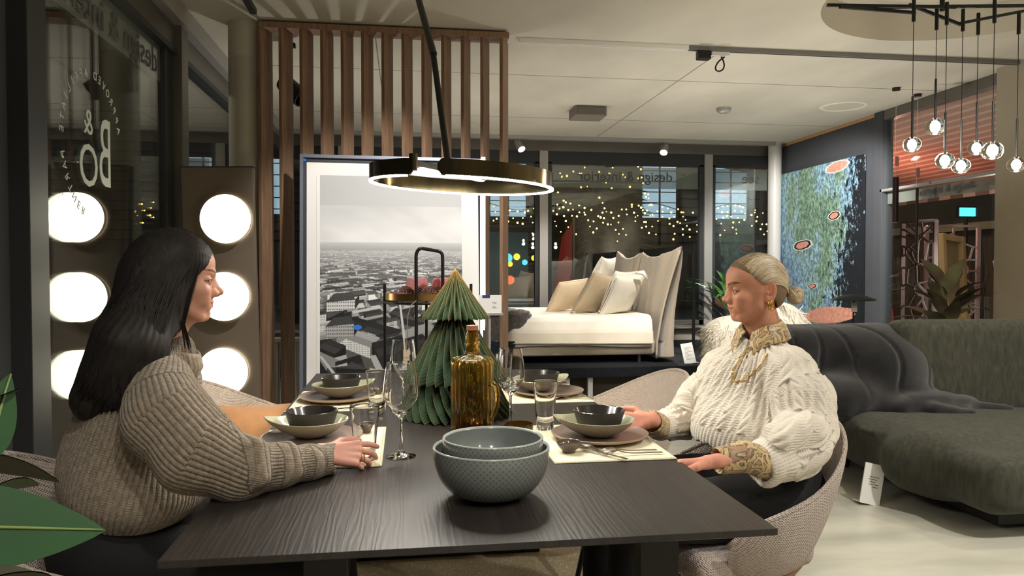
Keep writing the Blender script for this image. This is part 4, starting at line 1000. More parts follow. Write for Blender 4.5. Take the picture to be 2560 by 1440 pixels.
def voronoi_screen(name, label, A, B, z1, seed, n=46):
    rs = np.random.RandomState(seed); A = Vector(A); B = Vector(B); W_ = (B-A).length; Hh = z1
    pts = np.stack([rs.rand(n)*W_, rs.rand(n)*Hh], 1)
    o = thing(name, label, 'screen', (A+B)/2*1.0); d = (B-A).normalized(); m = mat('rosy_laser_cut', (150, 126, 124), .6)
    def P(x, z): return Vector((A.x+d.x*x, A.y+d.y*x, z+.0))
    mb = MB(); seen = set()
    for i in range(n):
        poly = [(0, 0), (W_, 0), (W_, Hh), (0, Hh)]
        for j in range(n):
            if i == j: continue
            mx, mz = (pts[i]+pts[j])/2; nx, nz = pts[j]-pts[i]; out = []
            for k in range(len(poly)):
                a, b = poly[k], poly[(k+1) % len(poly)]; da = (a[0]-mx)*nx+(a[1]-mz)*nz; db = (b[0]-mx)*nx+(b[1]-mz)*nz
                if da <= 0: out.append(a)
                if da*db < 0: t = da/(da-db); out.append((a[0]+(b[0]-a[0])*t, a[1]+(b[1]-a[1])*t))
            poly = out
            if not poly: break
        for k in range(len(poly)):
            a, b = poly[k], poly[(k+1) % len(poly)]; key = tuple(sorted((tuple(np.round(a, 3)), tuple(np.round(b, 3)))))
            if key in seen or (abs(a[0]-b[0])+abs(a[1]-b[1])) < .01: continue
            seen.add(key); mb.bar(P(*a), P(*b), .022, .012, up=(-d.y, d.x, 0))
    mb.build('lattice', m, o)
    f = MB(); nn = Vector((-d.y, d.x, 0))
    f.bar(P(0, 0), P(0, Hh), .05, .03).bar(P(W_, 0), P(W_, Hh), .05, .03).bar(P(0, Hh), P(W_, Hh), .05, .03).bar(P(0, .02), P(W_, .02), .05, .03)
    f.build('frame', m, o); return o
voronoi_screen('lattice_screen', 'rosy laser-cut lattice screen seen edge-on behind the leafy plant', (5.75, 7.95, 0), (5.82, 7.5, 0), 1.78, 5, 40)
voronoi_screen('lattice_screen', 'rosy laser-cut lattice screen facing the room beyond the leafy plant', PZ(2285, 900, 0).xyz*0+Vector((6.55, 8.6, 0)), (7.15, 8.45, 0), 1.78, 9, 40)
# ---------------------------------------------------------------- rug, table
def table():
    o = thing('rug', 'beige rug with a fine line pattern under the dining table', 'rug', (.2, 2.3, 0))
    rm = mat('rug_wool', (176, 160, 130), .95, bump=.6, bscale=200)
    N = NT(rm); p = N.n['Principled BSDF']; v = N.new('ShaderNodeTexVoronoi', feature='DISTANCE_TO_EDGE'); v.inputs['Scale'].default_value = 16
    tc = N.new('ShaderNodeTexCoord'); nz = N.new('ShaderNodeTexNoise'); nz.inputs['Scale'].default_value = 9; N.link(tc.outputs['Object'], nz.inputs['Vector']); N.link(nz.outputs['Color'], v.inputs['Vector'])
    r = N.new('ShaderNodeValToRGB'); r.color_ramp.elements[0].color = (*lin((206, 192, 160)), 1); r.color_ramp.elements[1].color = (*lin((158, 142, 114)), 1); r.color_ramp.elements[1].position = .06
    N.link(v.outputs[0], r.inputs[0]); N.link(r.outputs[0], p.inputs['Base Color'])
    MB().box(-1.35, 1.15, .95, 4.1, .001, .012).build('pile', rm, o)
    o = thing('dining_table', 'large dark-stained oak dining table on black frame legs', 'table', (.14, 2.4, .012))
    tm = mat('dark_oak', (34, 30, 28), .40, col2=(46, 41, 38), vscale=7, stretch=(9, .7, 1), bump=.0)
    N = NT(tm); p = N.n['Principled BSDF']; tc = N.new('ShaderNodeTexCoord'); mp = N.new('ShaderNodeMapping'); mp.inputs['Scale'].default_value = (1, .10, 1); N.link(tc.outputs['Object'], mp.inputs[0])
    wv = N.new('ShaderNodeTexWave', wave_type='BANDS', bands_direction='X'); wv.inputs['Scale'].default_value = 26; wv.inputs['Distortion'].default_value = 13; wv.inputs['Detail'].default_value = 3; wv.inputs['Detail Scale'].default_value = 1.1
    N.link(mp.outputs[0], wv.inputs[0])
    mp2 = N.new('ShaderNodeMapping'); mp2.inputs['Scale'].default_value = (260, 9, 1); N.link(tc.outputs['Object'], mp2.inputs[0])
    n2 = N.new('ShaderNodeTexNoise'); n2.inputs['Scale'].default_value = 1; n2.inputs['Detail'].default_value = 2; N.link(mp2.outputs[0], n2.inputs[0])
    ml = N.new('ShaderNodeMath', operation='MULTIPLY'); N.link(wv.outputs['Fac'], ml.inputs[0]); N.link(n2.outputs[0], ml.inputs[1])
    bp = N.new('ShaderNodeBump'); bp.inputs['Strength'].default_value = .35; bp.inputs['Distance'].default_value = .0010; N.link(ml.outputs[0], bp.inputs['Height']); N.link(bp.outputs[0], p.inputs['Normal'])
    x0, x1, y0, y1, zt = -.405, .684, 1.285, 3.53, .75
    V = [(x0, y0, zt), (x1, y0, zt), (x1, y1, zt), (x0, y1, zt), (x0, y0, zt-.012), (x1, y0, zt-.012), (x1, y1, zt-.012), (x0, y1, zt-.012), (x0+.05, y0+.05, zt-.032), (x1-.05, y0+.05, zt-.032), (x1-.05, y1-.05, zt-.032), (x0+.05, y1-.05, zt-.032)]
    F_ = [(0, 1, 2, 3), (11, 10, 9, 8)]+[(a+4*k+4, (a+1) % 4+4*k+4, (a+1) % 4+4*k, a+4*k) for k in (0, 1) for a in range(4)]
    MB().add(V, F_).build('tabletop', tm, o, bevel=.0015)
    lm = mat('leg_black', (30, 28, 27), .5)
    for y in (1.50, 3.14):
        for x in (-.20, .49): MB().box(x-.0, x+.085, y, y+.035, .012, .72).build('leg', lm, o, bevel=.002)
        MB().box(-.355, .51, y-.0, y+.035, .012, .042).build('foot_bar', lm, o, bevel=.002); MB().box(-.20, .575, y, y+.035, .69, .719).build('top_bar', lm, o, bevel=.002)
    MB().box(.12, .18, 1.535, 3.14, .69, .717).build('stretcher', lm, o)
table()
ZT = .75
# ---------------------------------------------------------------- shell chairs
CHF = mat('chair_boucle', (222, 204, 188), .9, var=.05, vscale=60, weave=.9, wscale=900, sheen=.25)
CHF2 = mat('chair_weave', (196, 181, 171), .9, var=.05, vscale=60, weave=1., wscale=900, sheen=.25)
OAK = mat('chair_oak', (150, 102, 62), .45, var=.15, vscale=6, stretch=(1, 8, 8))
def make_chair(label, loc, rz, fabric=None):
    o = thing('shell_chair', label, 'chair', loc, rz, 'upholstered shell chairs around the table')
    fabric = fabric or CHF
    nu, nv = 72, 26; ph = np.linspace(-R(128), R(128), nu)[:, None]*np.ones((1, nv)); v = np.ones((nu, 1))*np.linspace(0, 1, nv)[None]
    ah = np.abs(ph)
    rim = .600+.185*(.5+.5*np.cos(np.clip(ah/R(105), 0, 1)*pi))**.9-.09*np.clip((ah-R(92))/R(36), 0, 1)**2
    zb = .405+.0*ph; z = zb+(rim-zb)*v
    rr = .195+.075*v**.7
    bx = 1.02; ex = rr*(1+.12*np.cos(ph*2)*0)
    cx_ = -np.cos(ph)*ex*bx; cy_ = np.sin(ph)*ex*1.03
    lean = -.085*v*np.clip(np.cos(ph), 0, 1)
    tuck = .05*np.clip((ah-R(100))/R(28), 0, 1)
    X = cx_+lean+.02; Y = cy_*(1-tuck)
    thick = .020+.010*np.sin(pi*np.clip(v, 0, 1))+.004
    nx, ny = -np.cos(ph), np.sin(ph)
    e = np.clip(1-v**14, 0, 1)**.5; eu = np.clip(1-(ah/R(128))**24, 0, 1)**.5; T = thick*(e*.85+.15)*(eu*.8+.2)
    Fr = np.stack([X+nx*T*.5, Y+ny*T*.5, z], -1); Bk = np.stack([X-nx*T*.5, Y-ny*T*.5, z], -1)
    sheet('shell', Fr, Bk, fabric, o, world=False)
    # welt along the rim
    MB().tube([(float(X[i, -1]), float(Y[i, -1]), float(z[i, -1])) for i in range(0, nu)], .0075, 8).build('welt', fabric, o, world=False, smooth=True)
    s = SDF((-.3, -.3, .34), (.34, .3, .52), .012); s.rbox((.05, 0, .435), (.21, .185, .045), .04, .01); s.ell((.0, 0, .45), (.20, .18, .045), .03)
    V, Q = s.mesh(); np_mesh('seat_cushion', V, Q, fabric, o, world=False)
    nb = 40; A = np.linspace(-R(150), R(150), nb); V = []
    for a in A:
        for (rr_, zz) in ((.196, .408), (.204, .400), (.17, .348), (.12, .340)): V.append((-cos(a)*rr_*1.05+.02, sin(a)*rr_*1.05, zz))
    mb = MB(); mb.add(V, [tuple(f) for f in grid_faces(nb, 4, False, True)]+[(0, 1, 2, 3), tuple((nb-1)*4+k for k in (3, 2, 1, 0))]); mb.build('wood_base', OAK, o, world=False, smooth=40)
    MB().box(-.13, .15, -.12, .12, .335, .36).build('under_frame', M['black'], o, world=False)
    for sx, sy in ((1, 1), (1, -1), (-1, 1), (-1, -1)): MB().tube([(.01+sx*.09, sy*.09, .345), (.02+sx*.26, sy*.25, 0)], [.015, .009], 10).build('leg', M['black'], o, world=False, smooth=30)
    return o
CH_L = make_chair('greige shell chair under the dark-haired woman', (-.67, 1.84, .012), R(-6), CHF2)
CH_R = make_chair('rosy beige shell chair with wooden base under the blonde woman', (.955, 2.07, .0), R(196), CHF2)
make_chair('empty cream shell chair with the orange cushion, left side of the table', (-.54, 3.00, .012), R(-12))
make_chair('empty pale pink shell chair behind the far right place setting', (.84, 2.99, .012), R(192))
ORG = mat('orange_wool', (186, 136, 92), .95, var=.06, vscale=30, bump=.4, bscale=300, sheen=.5)
pillow('cushion', 'burnt orange cushion with wing seam on the far left chair', 'cushion', Mx((-.50, 2.84, .585), 78, 3, 30), .40, .30, .13, ORG, 7, puff=2.6)

# ---------------------------------------------------------------- tableware
def dotmat(name, col, dot, k1=44, k2=170, rough=.25):
    m = mat(name, col, rough, coat=.3); N = NT(m); p = N.n['Principled BSDF']; tc = N.new('ShaderNodeTexCoord'); sp = N.new('ShaderNodeSeparateXYZ'); N.link(tc.outputs['Object'], sp.inputs[0])
    at = N.new('ShaderNodeMath', operation='ARCTAN2'); N.link(sp.outputs[1], at.inputs[0]); N.link(sp.outputs[0], at.inputs[1])
    def sn(src, k):
        a = N.new('ShaderNodeMath', operation='MULTIPLY'); a.inputs[1].default_value = k; N.link(src, a.inputs[0]); b = N.new('ShaderNodeMath', operation='SINE'); N.link(a.outputs[0], b.inputs[0]); return b.outputs[0]
    pr_ = N.new('ShaderNodeMath', operation='MULTIPLY'); N.link(sn(at.outputs[0], k1), pr_.inputs[0]); N.link(sn(sp.outputs[2], k2*2.2), pr_.inputs[1])
    r = N.new('ShaderNodeValToRGB'); r.color_ramp.elements[0].position = .18; r.color_ramp.elements[1].position = .42; r.color_ramp.elements[0].color = (*lin(col), 1); r.color_ramp.elements[1].color = (*lin(dot), 1)
    N.link(pr_.outputs[0], r.inputs[0]); N.link(r.outputs[0], p.inputs['Base Color']); return m
GREYB = dotmat('grey_dotted_porcelain', (126, 130, 126), (106, 110, 107), 60, 230); GREYI = mat('grey_glaze', (112, 118, 116), .12, coat=.5)
SAND = dotmat('sand_dotted_porcelain', (172, 165, 142), (146, 139, 118), 60, 300); SANDI = mat('sand_glaze', (168, 166, 140), .12, coat=.5)
DARKB = mat('anthracite_stoneware', (62, 58, 54), .5, var=.05, vscale=30); DARKI = mat('anthracite_glaze', (34, 31, 30), .15, coat=.4)
PLATE = mat('mauve_stoneware', (126, 110, 102), .35, var=.05, vscale=10); PLATER = mat('plate_edge', (164, 140, 114), .5)
LINEN = mat('cream_placemat', (226, 218, 190), .85, bump=.3, bscale=300, weave=.4, wscale=1200)
STEEL = mat('brushed_steel', (150, 144, 136), .3, 1.)
GLASS = mat('clear_glass', (255, 255, 255), 0., trans=1., ior=1.45)
def arc(r0, z0, r1, z1, n, p=1.0):
    return [(r0+(r1-r0)*sin(pi/2*t)**p, z0+(z1-z0)*(1-cos(pi/2*t))) for t in np.linspace(0, 1, n)]
def big_bowl(label, c, R_, h, foot):
    o = thing('serving_bowl', label, 'bowl', c, group='stacked grey bowls')
    out = [(.0001, 0), (foot, 0), (foot+.002, .004)]+[(foot+(R_-foot)*math.sin(t*pi/2)**.72, .004+(h-.004)*(1-math.cos(t*pi/2))**.95) for t in np.linspace(.06, 1, 22)]
    inn = [(R_-.006-(R_-.006)*(1-math.sin(t*pi/2)**.78), .010+(h-.012)*(1-math.cos(t*pi/2))**.95) for t in np.linspace(1, 0.0, 22)]
    MB().lathe(out, c, 72).build('outer_glaze', GREYB, o, smooth=60)
    MB().lathe([(R_, h), (R_-.001, h+.0022), (R_-.004, h+.0022), (R_-.006, h-.002)], c, 72).build('rim', mat('grey_rim', (160, 166, 162), .2), o, smooth=70)
    MB().lathe(inn, c, 72).build('inner_glaze', GREYI, o, smooth=60)
big_bowl('large grey dotted serving bowl holding a smaller one, front of the table', (.181, 1.56, ZT), .1235, .106, .042)
big_bowl('smaller grey bowl nested inside the large serving bowl', (.185, 1.565, ZT+.026), .107, .098, .036)
def bowl_dark(label, x, y, z, r=.073, h=.060):
    o = thing('soup_bowl', label, 'bowl', (x, y, z), group='dark soup bowls')
    MB().lathe([(.0001, 0), (r*.66, 0), (r*.74, .004), (r*.84, .022), (r*.985, h-.004), (r, h)], (x, y, z), 48).build('outer', DARKB, o, smooth=50)
    MB().lathe([(r, h), (r-.002, h+.001), (r-.0045, h-.001), (r*.72, .014), (r*.55, .007), (.0001, .006)], (x, y, z), 48).build('inner_glaze', DARKI, o, smooth=50)
def leaf_bowl(label, x, y, z, rot, r=.104, h=.047):
    o = thing('pointed_bowl', label, 'bowl', (x, y, z), rot, 'pointed sand bowls')
    def shp(rr, a, zz, k=1.):
        c = cos(a); t = max(0, c)**7; f = rr/r; return (rr*c*(1+.22*t*f), rr*sin(a)*(.96-.12*max(0, c)), zz+.012*t*f**3)
    MB().lathe([(.0001, 0), (.035, 0), (.045, .003), (.074, .018), (.093, .033), (r, h)], (0, 0, 0), 64, fn=shp).build('outer', SAND, o, world=False, smooth=60)
    MB().lathe([(r, h), (r-.001, h+.0018), (r-.004, h), (.088, .031), (.066, .014), (.035, .005), (.0001, .004)], (0, 0, 0), 64, fn=shp).build('inner_glaze', SANDI, o, world=False, smooth=60)
def plate(label, x, y, z, r=.137):
    o = thing('dinner_plate', label, 'plate', (x, y, z), group='mauve dinner plates')
    MB().lathe([(.0001, 0), (.085, 0), (.10, .003), (r-.003, .014), (r, .019)], (x, y, z), 64).build('underside', PLATER, o, smooth=50)
    MB().lathe([(r, .019), (r-.003, .020), (r-.014, .012), (.10, .008), (.0001, .007)], (x, y, z), 64).build('well', PLATE, o, smooth=50)
def dish(label, x, y, z, r=.033):
    o = thing('dip_dish', label, 'dish', (x, y, z), group='small dip dishes')
    MB().lathe([(.0001, 0), (r*.52, 0), (r*.54, .006), (r*.80, .014), (r*.96, .022), (r, .028), (r-.001, .029), (r-.003, .028), (r*.86, .020), (r*.5, .012), (.0001, .010)], (x, y, z), 40).build('body', mat('umber_glaze', (88, 74, 64), .2, coat=.4), o, smooth=50)
def placemat(label, x0, x1, y0, y1, sk=0.):
    o = thing('placemat', label, 'placemat', ((x0+x1)/2, (y0+y1)/2, ZT), group='cream placemats')
    n = 14; u, v = np.meshgrid(np.linspace(0, 1, n), np.linspace(0, 1, n), indexing='ij')
    X = x0+(x1-x0)*u+sk*(v-.5); Y = y0+(y1-y0)*v; Z = ZT+.0028+0*u
    Bk = np.stack([X, Y, Z-.0022], -1); Fr = np.stack([X, Y, Z], -1)
    sheet('cloth', Fr, Bk, LINEN, o)
    b = [(x0+.004, y0+.004), (x1-.004, y0+.004), (x1-.004, y1-.004), (x0+.004, y1-.004), (x0+.004, y0+.004)]
    MB().tube([(x+sk*((y-y0)/(y1-y0)-.5), y, ZT+.0028) for x, y in b], .0016, 6).build('hem', LINEN, o)
def cutlery(kind, label, x, y, rz, z=ZT+.004):
    o = thing(kind, label, kind, (x, y, z), rz, 'cutlery')
    L = .175; pts = []
    if kind in ('fork', 'spoon'):
        n = 14; V = []
        for i in range(n):
            t = i/(n-1); xx = -L/2+L*.70*t; w_ = .0045-.0018*sin(pi*t)+.0; zz = .003+.010*max(0, (t-.55)/.45)**2*(1-.0); V += [(xx, -w_, zz), (xx, w_, zz), (xx, w_, zz+.0018), (xx, -w_, zz+.0018)]
        MB().add(V, [tuple(f) for f in grid_faces(n, 4, False, True)]+[(0, 1, 2, 3)]).build('handle', STEEL, o, world=False, smooth=40)
        if kind == 'fork':
            mb = MB(); x0 = -L/2+L*.70; mb.add([(x0-.002, -.003, .0125), (x0-.002, .003, .0125), (x0+.014, .0105, .009), (x0+.014, -.0105, .009), (x0-.002, -.003, .0143), (x0-.002, .003, .0143), (x0+.014, .0105, .0108), (x0+.014, -.0105, .0108)], [(3, 2, 1, 0), (4, 5, 6, 7), (0, 1, 5, 4), (1, 2, 6, 5), (2, 3, 7, 6), (3, 0, 4, 7)]); mb.build('head', STEEL, o, world=False)
            for k in range(4): yy = -.0088+k*.0059; MB().tube([(x0+.012, yy, .0098), (x0+.03, yy, .0035), (x0+.05, yy, .0075)], [.0014, .0013, .0006], 6).build('tine', STEEL, o, world=False, smooth=40)
        else:
            MB().lathe([(.0001, -.004), (.012, -.0015), (.0165, .002), (.0155, .0022), (.011, .0), (.0001, -.0025)], (-L/2+L*.70+.022, 0, .010), 28, 1.45, 1).build('bowl', STEEL, o, world=False, smooth=60)
    else:
        MB().box(-L/2, 0, -.004, .004, .001, .0045).build('handle', STEEL, o, world=False, bevel=.0012)
        MB().add([(0, -.004, .001), (0, .006, .001), (L*.5, .004, .001), (L*.55, -.003, .001), (0, -.004, .0025), (0, .006, .002), (L*.5, .004, .0016), (L*.55, -.003, .0025)], [(3, 2, 1, 0), (4, 5, 6, 7), (0, 1, 5, 4), (1, 2, 6, 5), (2, 3, 7, 6), (3, 0, 4, 7)]).build('blade', STEEL, o, world=False)
def tumbler(label, x, y, h=.148, rt=.036, rb=.026, z=ZT+.001):
    o = thing('tumbler', label, 'glass', (x, y, z), group='clear tumblers')
    MB().lathe([(.0001, 0), (rb-.002, 0), (rb, .002), (rb+.001, .02), (rb+.0035, .06), (rt-.0003, h-.012), (rt, h-.003), (rt-.0001, h-.0012), (rt-.0008, h), (rt-.0016, h-.0012), (rt-.0018, h-.003), (rt-.0021, h-.012), (rb+.0015, .06), (rb-.0005, .040), (rb-.006, .028), (.0001, .022)], (x, y, z), 56).build('vessel', GLASS, o, smooth=60)
def wineglass(label, x, y, h=.24, rm=.045, rr=.034, z=ZT+.001):
    o = thing('wine_glass', label, 'glass', (x, y, z), group='wine glasses')
    zb = h*.44; H_ = h-zb
    out = [(.0001, .0), (.036, .0), (.038, .0012), (.030, .003), (.012, .008), (.0048, .02), (.0040, .05), (.0042, zb-.012), (.009, zb-.002), (.022, zb+.008)]
    out += [(rm*(sin(pi*(.5*t))**.6) if t < 1 else rm, zb+.008+t*H_*.34) for t in np.linspace(.3, 1, 8)]+[(rm-(rm-rr)*t**1.4, zb+.008+H_*.34+t*(h-zb-.008-H_*.34)) for t in np.linspace(.12, 1, 10)]
    inn = [(max(.0001, r-.0012), z_+.0004) for (r, z_) in out[::-1] if z_ > zb+.004]+[(.0001, zb+.006)]
    MB().lathe(out+inn, (x, y, z), 56).build('vessel', GLASS, o, smooth=60)
# place settings
placemat('cream placemat in front of the blonde woman', .366, .682, 1.795, 2.24, .0)
placemat('cream placemat of the empty far right seat', .372, .680, 2.62, 3.04, .0)
placemat('cream placemat in front of the dark-haired woman', -.398, -.056, 1.83, 2.285, .0)
placemat('cream placemat of the empty far left seat', -.395, -.066, 2.565, 3.0, .0)
S4 = (('in front of the blonde woman', .545, 2.04, 175, .54, 2.04), ('at the empty far right seat', .545, 2.80, 20, .515, 2.82), ('in front of the dark-haired woman', -.255, 2.12, 185, -.262, 2.145), ('at the empty far left seat', -.245, 2.79, 12, -.235, 2.80))
for (w_, x, y, rt, bx, by) in S4:
    plate('mauve dinner plate '+w_, x, y, ZT+.003)
    leaf_bowl('sand-coloured pointed bowl '+w_, bx, by, ZT+.0115, R(rt))
    bowl_dark('dark matte soup bowl on the pointed bowl '+w_, bx+.003, by-.002, ZT+.0165+.009)
dish('small umber dip dish beside the forks of the blonde woman', .424, 1.895, ZT+.003)
dish('small umber dip dish behind the tumbler of the dark-haired woman', -.105, 2.19, ZT+.003, .03)
dish('small umber dip dish of the empty far left seat', -.095, 2.83, ZT+.003, .03)
cutlery('fork', 'nearest fork on the placemat of the blonde woman', .572, 1.842, R(181)); cutlery('fork', 'second fork on the placemat of the blonde woman', .566, 1.872, R(179))
cutlery('spoon', 'steel spoon tilted beside the dip dish of the blonde woman', .500, 1.856, R(122), ZT+.006)
cutlery('fork', 'nearest fork at the empty far right seat', .60, 2.665, R(178)); cutlery('fork', 'second fork at the empty far right seat', .59, 2.695, R(180))
cutlery('knife', 'steel knife at the empty far left seat', -.27, 2.60, R(2)); cutlery('fork', 'steel fork crossing the knife at the empty far left seat', -.15, 2.61, R(28), ZT+.006)
tumbler('clear tumbler beside the plate of the blonde woman', .416, 2.185); tumbler('clear tumbler held by the dark-haired woman', -.100, 1.893, .14, .037); tumbler('clear tumbler at the empty far left seat', -.093, 2.53, .142)
tumbler('clear tumbler at the empty far right seat', .40, 2.98, .142)
wineglass('nearest tall wine glass on the bare table left of the bowls', -.010, 1.925, .242, .046, .036)
wineglass('wine glass directly behind the nearest one', -.005, 2.62, .236, .045, .036)
wineglass('wine glass right of the amber bottle', .318, 2.235, .24, .044, .034)
def amber():
    am = mat('amber_glass', (250, 214, 122), .02, trans=1., ior=1.38)
    x, y, z = .199, 2.20, ZT+.001
    o = thing('glass_carafe', 'amber ribbed glass bottle with cork and side handle beside the paper tree', 'bottle', (x, y, z))
    def rib(r, a, zz): q = r+(.0016*cos(a*22) if .03 < r and zz > .006 else 0); return (q*cos(a), q*sin(a), zz)
    out = [(.0001, .004), (.045, 0), (.060, .002), (.063, .010), (.0635, .10), (.0625, .205), (.058, .216), (.042, .222), (.026, .228), (.0225, .234), (.0210, .244), (.0205, .254), (.0235, .258), (.0235, .262), (.0205, .266), (.0205, .280), (.0170, .292), (.0170, .298)]
    inn = [(.0125, .298), (.0125, .27), (.0145, .250), (.020, .232), (.040, .217), (.055, .208), (.0585, .200), (.060, .1), (.0595, .014), (.045, .008), (.0001, .009)]
    MB().lathe(out+inn, (x, y, z), 176, fn=rib).build('vessel', am, o, smooth=70)
    MB().lathe([(.0001, .292), (.0122, .292), (.0125, .300), (.0175, .3005), (.0175, .314), (.0001, .316)], (x, y, z), 28).build('cork', mat('cork', (136, 88, 62), .8, var=.2, vscale=150), o, smooth=30)
    d = Vector((.80, -.60, 0)); P = [Vector((x, y, z))+d*r+Vector((0, 0, h)) for r, h in ((.060, .142), (.072, .148), (.082, .140), (.086, .115), (.083, .082), (.073, .052), (.060, .040))]
    MB().tube(P, [.007, .0075, .008, .008, .0075, .007, .006], 14).build('handle', am, o, smooth=True)
    o = thing('tealight_holder', 'low amber ribbed tealight glass between bottle and tumbler', 'candle holder', (.327, 2.125, z))
    x, y = .327, 2.125
    MB().lathe([(.0001, 0), (.034, 0), (.040, .004), (.041, .034), (.0385, .034), (.037, .008), (.0001, .006)], (x, y, z), 90, fn=lambda r, a, zz: ((r+.0012*cos(a*24)*(r > .03))*cos(a), (r+.0012*cos(a*24)*(r > .03))*sin(a), zz)).build('vessel', mat('smoky_amber', (120, 84, 30), .05, trans=.8), o, smooth=60)
    tag(MB().box(.262, .295, 2.15, 2.19, ZT+.001, ZT+.003, M=Matrix.Identity(4)).build('paper_tag', M['white']), 'small white paper tag lying beside the amber bottle', 'tag')
amber()
def paper_tree():
    x, y = .166, 2.46
    o = thing('paper_tree', 'green pleated honeycomb paper tree with gold glitter edges', 'paper tree', (x, y, ZT))
    gm = mat('green_paper', (32, 52, 34), .9, col2=(48, 70, 42), vscale=5, stretch=(1, 1, 1)); gg = mat('gold_glitter', (150, 116, 62), .4, .8, bump=.8, bscale=900)
    tiers = [(ZT+.001, ZT+.14, .196, .125, 24), (ZT+.115, ZT+.335, .180, .045, 12), (ZT+.318, ZT+.478, .1185, .005, 3)]
    N_ = 34
    for ti, (z0, z1, r0, r1, tw) in enumerate(tiers):
        t = np.linspace(0, 1, 22); A = np.arange(N_*2)*pi/N_
        V = []; outer = []
        for i, tt in enumerate(t):
            Rr = r0+(r1-r0)*tt**(.92)-.010*np.exp(-tt*22); zz = z0+(z1-z0)*tt
            for k, a in enumerate(A):
                even = k % 2 == 0
                a2 = a+R(tw)*(1-tt)**1.6*(1 if ti < 2 else .3)
                inner = Rr*(.52+.33*abs(sin(pi*tt*1.5+ (k//2 % 2)*pi/2)))
                rr = Rr if even else min(inner, Rr*.93)
                zz2 = zz+(0 if even else .006*(1-tt))
                V.append((x+rr*cos(a2), y+rr*sin(a2), zz2))
        V = np.array(V); n2 = N_*2
        F_ = grid_faces(22, n2, False, True)
        mb = MB(); mb.add(V, [tuple(f) for f in F_])
        c0 = len(mb.v); mb.add([(x, y, z0+.02)]+[tuple(V[k]) for k in range(n2)], [(0, 1+(k+1) % n2, 1+k) for k in range(n2)])
        mb.build('pleated_tier', gm, o)
        for k in range(0, n2, 2):
            pts = [Vector(V[i*n2+k])+Vector((cos(A[k]), sin(A[k]), 0))*.0006 for i in range(0, 22, 1)]
            MB().tube(pts, .00055, 4).build('gold_edge', gg, o)
    MB().lathe([(.0001, ZT+.484), (.004, ZT+.482), (.006, ZT+.476), (.004, ZT+.47)], (x, y, 0), 12).build('gold_tip', gg, o)
paper_tree()

# ---------------------------------------------------------------- plants
RUB = mat('rubber_leaf', (38, 74, 44), .32, var=.15, vscale=6, coat=.3, bump=.15, bscale=20); RUBD = mat('rubber_leaf_underside', (60, 58, 42), .6); RIB = mat('leaf_midrib', (120, 136, 78), .5)
def rubber_plant():
    o = thing('rubber_plant', 'rubber plant with large glossy leaves at the left edge in front', 'plant', (-.70, .70, 0))
    MB().lathe([(.0001, 0), (.12, 0), (.15, .3), (.14, .3), (.135, .26), (.0001, .26)], (-.72, .66, 0), 40).build('pot', mat('clay_pot', (150, 120, 92), .8), o, smooth=40)
    MB().tube([(-.72, .66, .26), (-.71, .68, .7), (-.72, .72, 1.1), (-.74, .76, 1.25)], [.012, .010, .008, .005], 10).build('stem', mat('stem_brown', (84, 70, 48), .8), o, smooth=30)
    def lf(x0, y0, x1, y1, Y0, Y1, W, up, droop=.12, fold=.12, m=RUB, rib=True):
        a = PY(x0, y0, Y0); b = PY(x1, y1, Y1); d = b-a; L = d.length
        mb = leaf_into(MB(), a, d, up, L*1.02, W, droop, fold, 18); f = mb.build('leaf', m, o, smooth=True)
        n_ = 10; up_ = Vector(up); s_ = d.normalized().cross(up_).normalized(); u2 = s_.cross(d.normalized())
        pts = [a+d.normalized()*(L*1.02*t*(1-.15*droop*t))-u2*(L*1.02*droop*t*t)+u2*.0012 for t in np.linspace(0, .98, n_)]
        MB().tube(pts, [.0022*(1-.7*t)+.0004 for t in np.linspace(0, 1, n_)], 6).build('midrib', RIB, f, smooth=True)
        st = Vector((-.72, .72, a.z-.03)) if a.z < 1.1 else Vector((-.73, .75, 1.2))
        MB().tube([st, a*.5+st*.5+Vector((0, 0, .01)), a+d.normalized()*.01], .0035, 8).build('petiole', RIB, o, smooth=True)
    lf(-380, 1312, 262, 1322, .74, .88, .088, (.15, -.75, .55), .02, .10)
    lf(-240, 1165, 152, 1172, .92, 1.02, .085, (.1, .45, .9), .10, .35, RUBD)
    lf(-50, 1240, 95, 1205, 1.0, 1.05, .07, (.1, .5, .8), .06, .3, RUB)
    lf(-30, 1150, 8, 950, .92, 1.0, .045, (.75, -.6, .0), -.10, .1)
    lf(-30, 1000, 36, 968, .95, 1.05, .04, (.1, -.7, .6), .06, .3, RUBD)
    lf(-40, 1450, 150, 1440, .74, .78, .07, (.1, .3, .9), .1, .3, RUBD)
rubber_plant()
def palm(name, label, c, n, L, W, m, seed, z0, spread=.8, pot=True, lean=(0, 0)):
    rs = np.random.RandomState(seed); o = thing(name, label, 'plant', (c[0], c[1], c[2]))
    if pot: MB().lathe([(.0001, 0), (.13, 0), (.16, z0*.9), (.15, z0*.9), (.145, z0*.8), (.0001, z0*.8)], c, 36).build('pot', mat(name+'_pot', (110, 100, 92), .7), o, smooth=40)
    for k in range(n):
        a = k*2.4+rs.rand()*.5; e = .35+.9*rs.rand(); d = Vector((cos(a)*spread*cos(e)+lean[0], sin(a)*spread*cos(e)+lean[1], sin(e)))
        b = Vector(c)+Vector((0, 0, z0+.12*rs.rand()*3)); st = b+d*L*.35
        MB().tube([b, b+d*L*.2, st], .0045, 6).build('stem', m, o, smooth=True)
        leaf_into(MB(), st-d*.01, d, (0, 0, 1), L*(.6+.4*rs.rand()), W, .45, .15, 8).build('leaf', m, o, smooth=True)
PLM = mat('palm_green', (78, 128, 58), .4, var=.2, vscale=6); PHI = mat('philodendron_leaf', (96, 100, 56), .45, col2=(70, 50, 44), vscale=5)
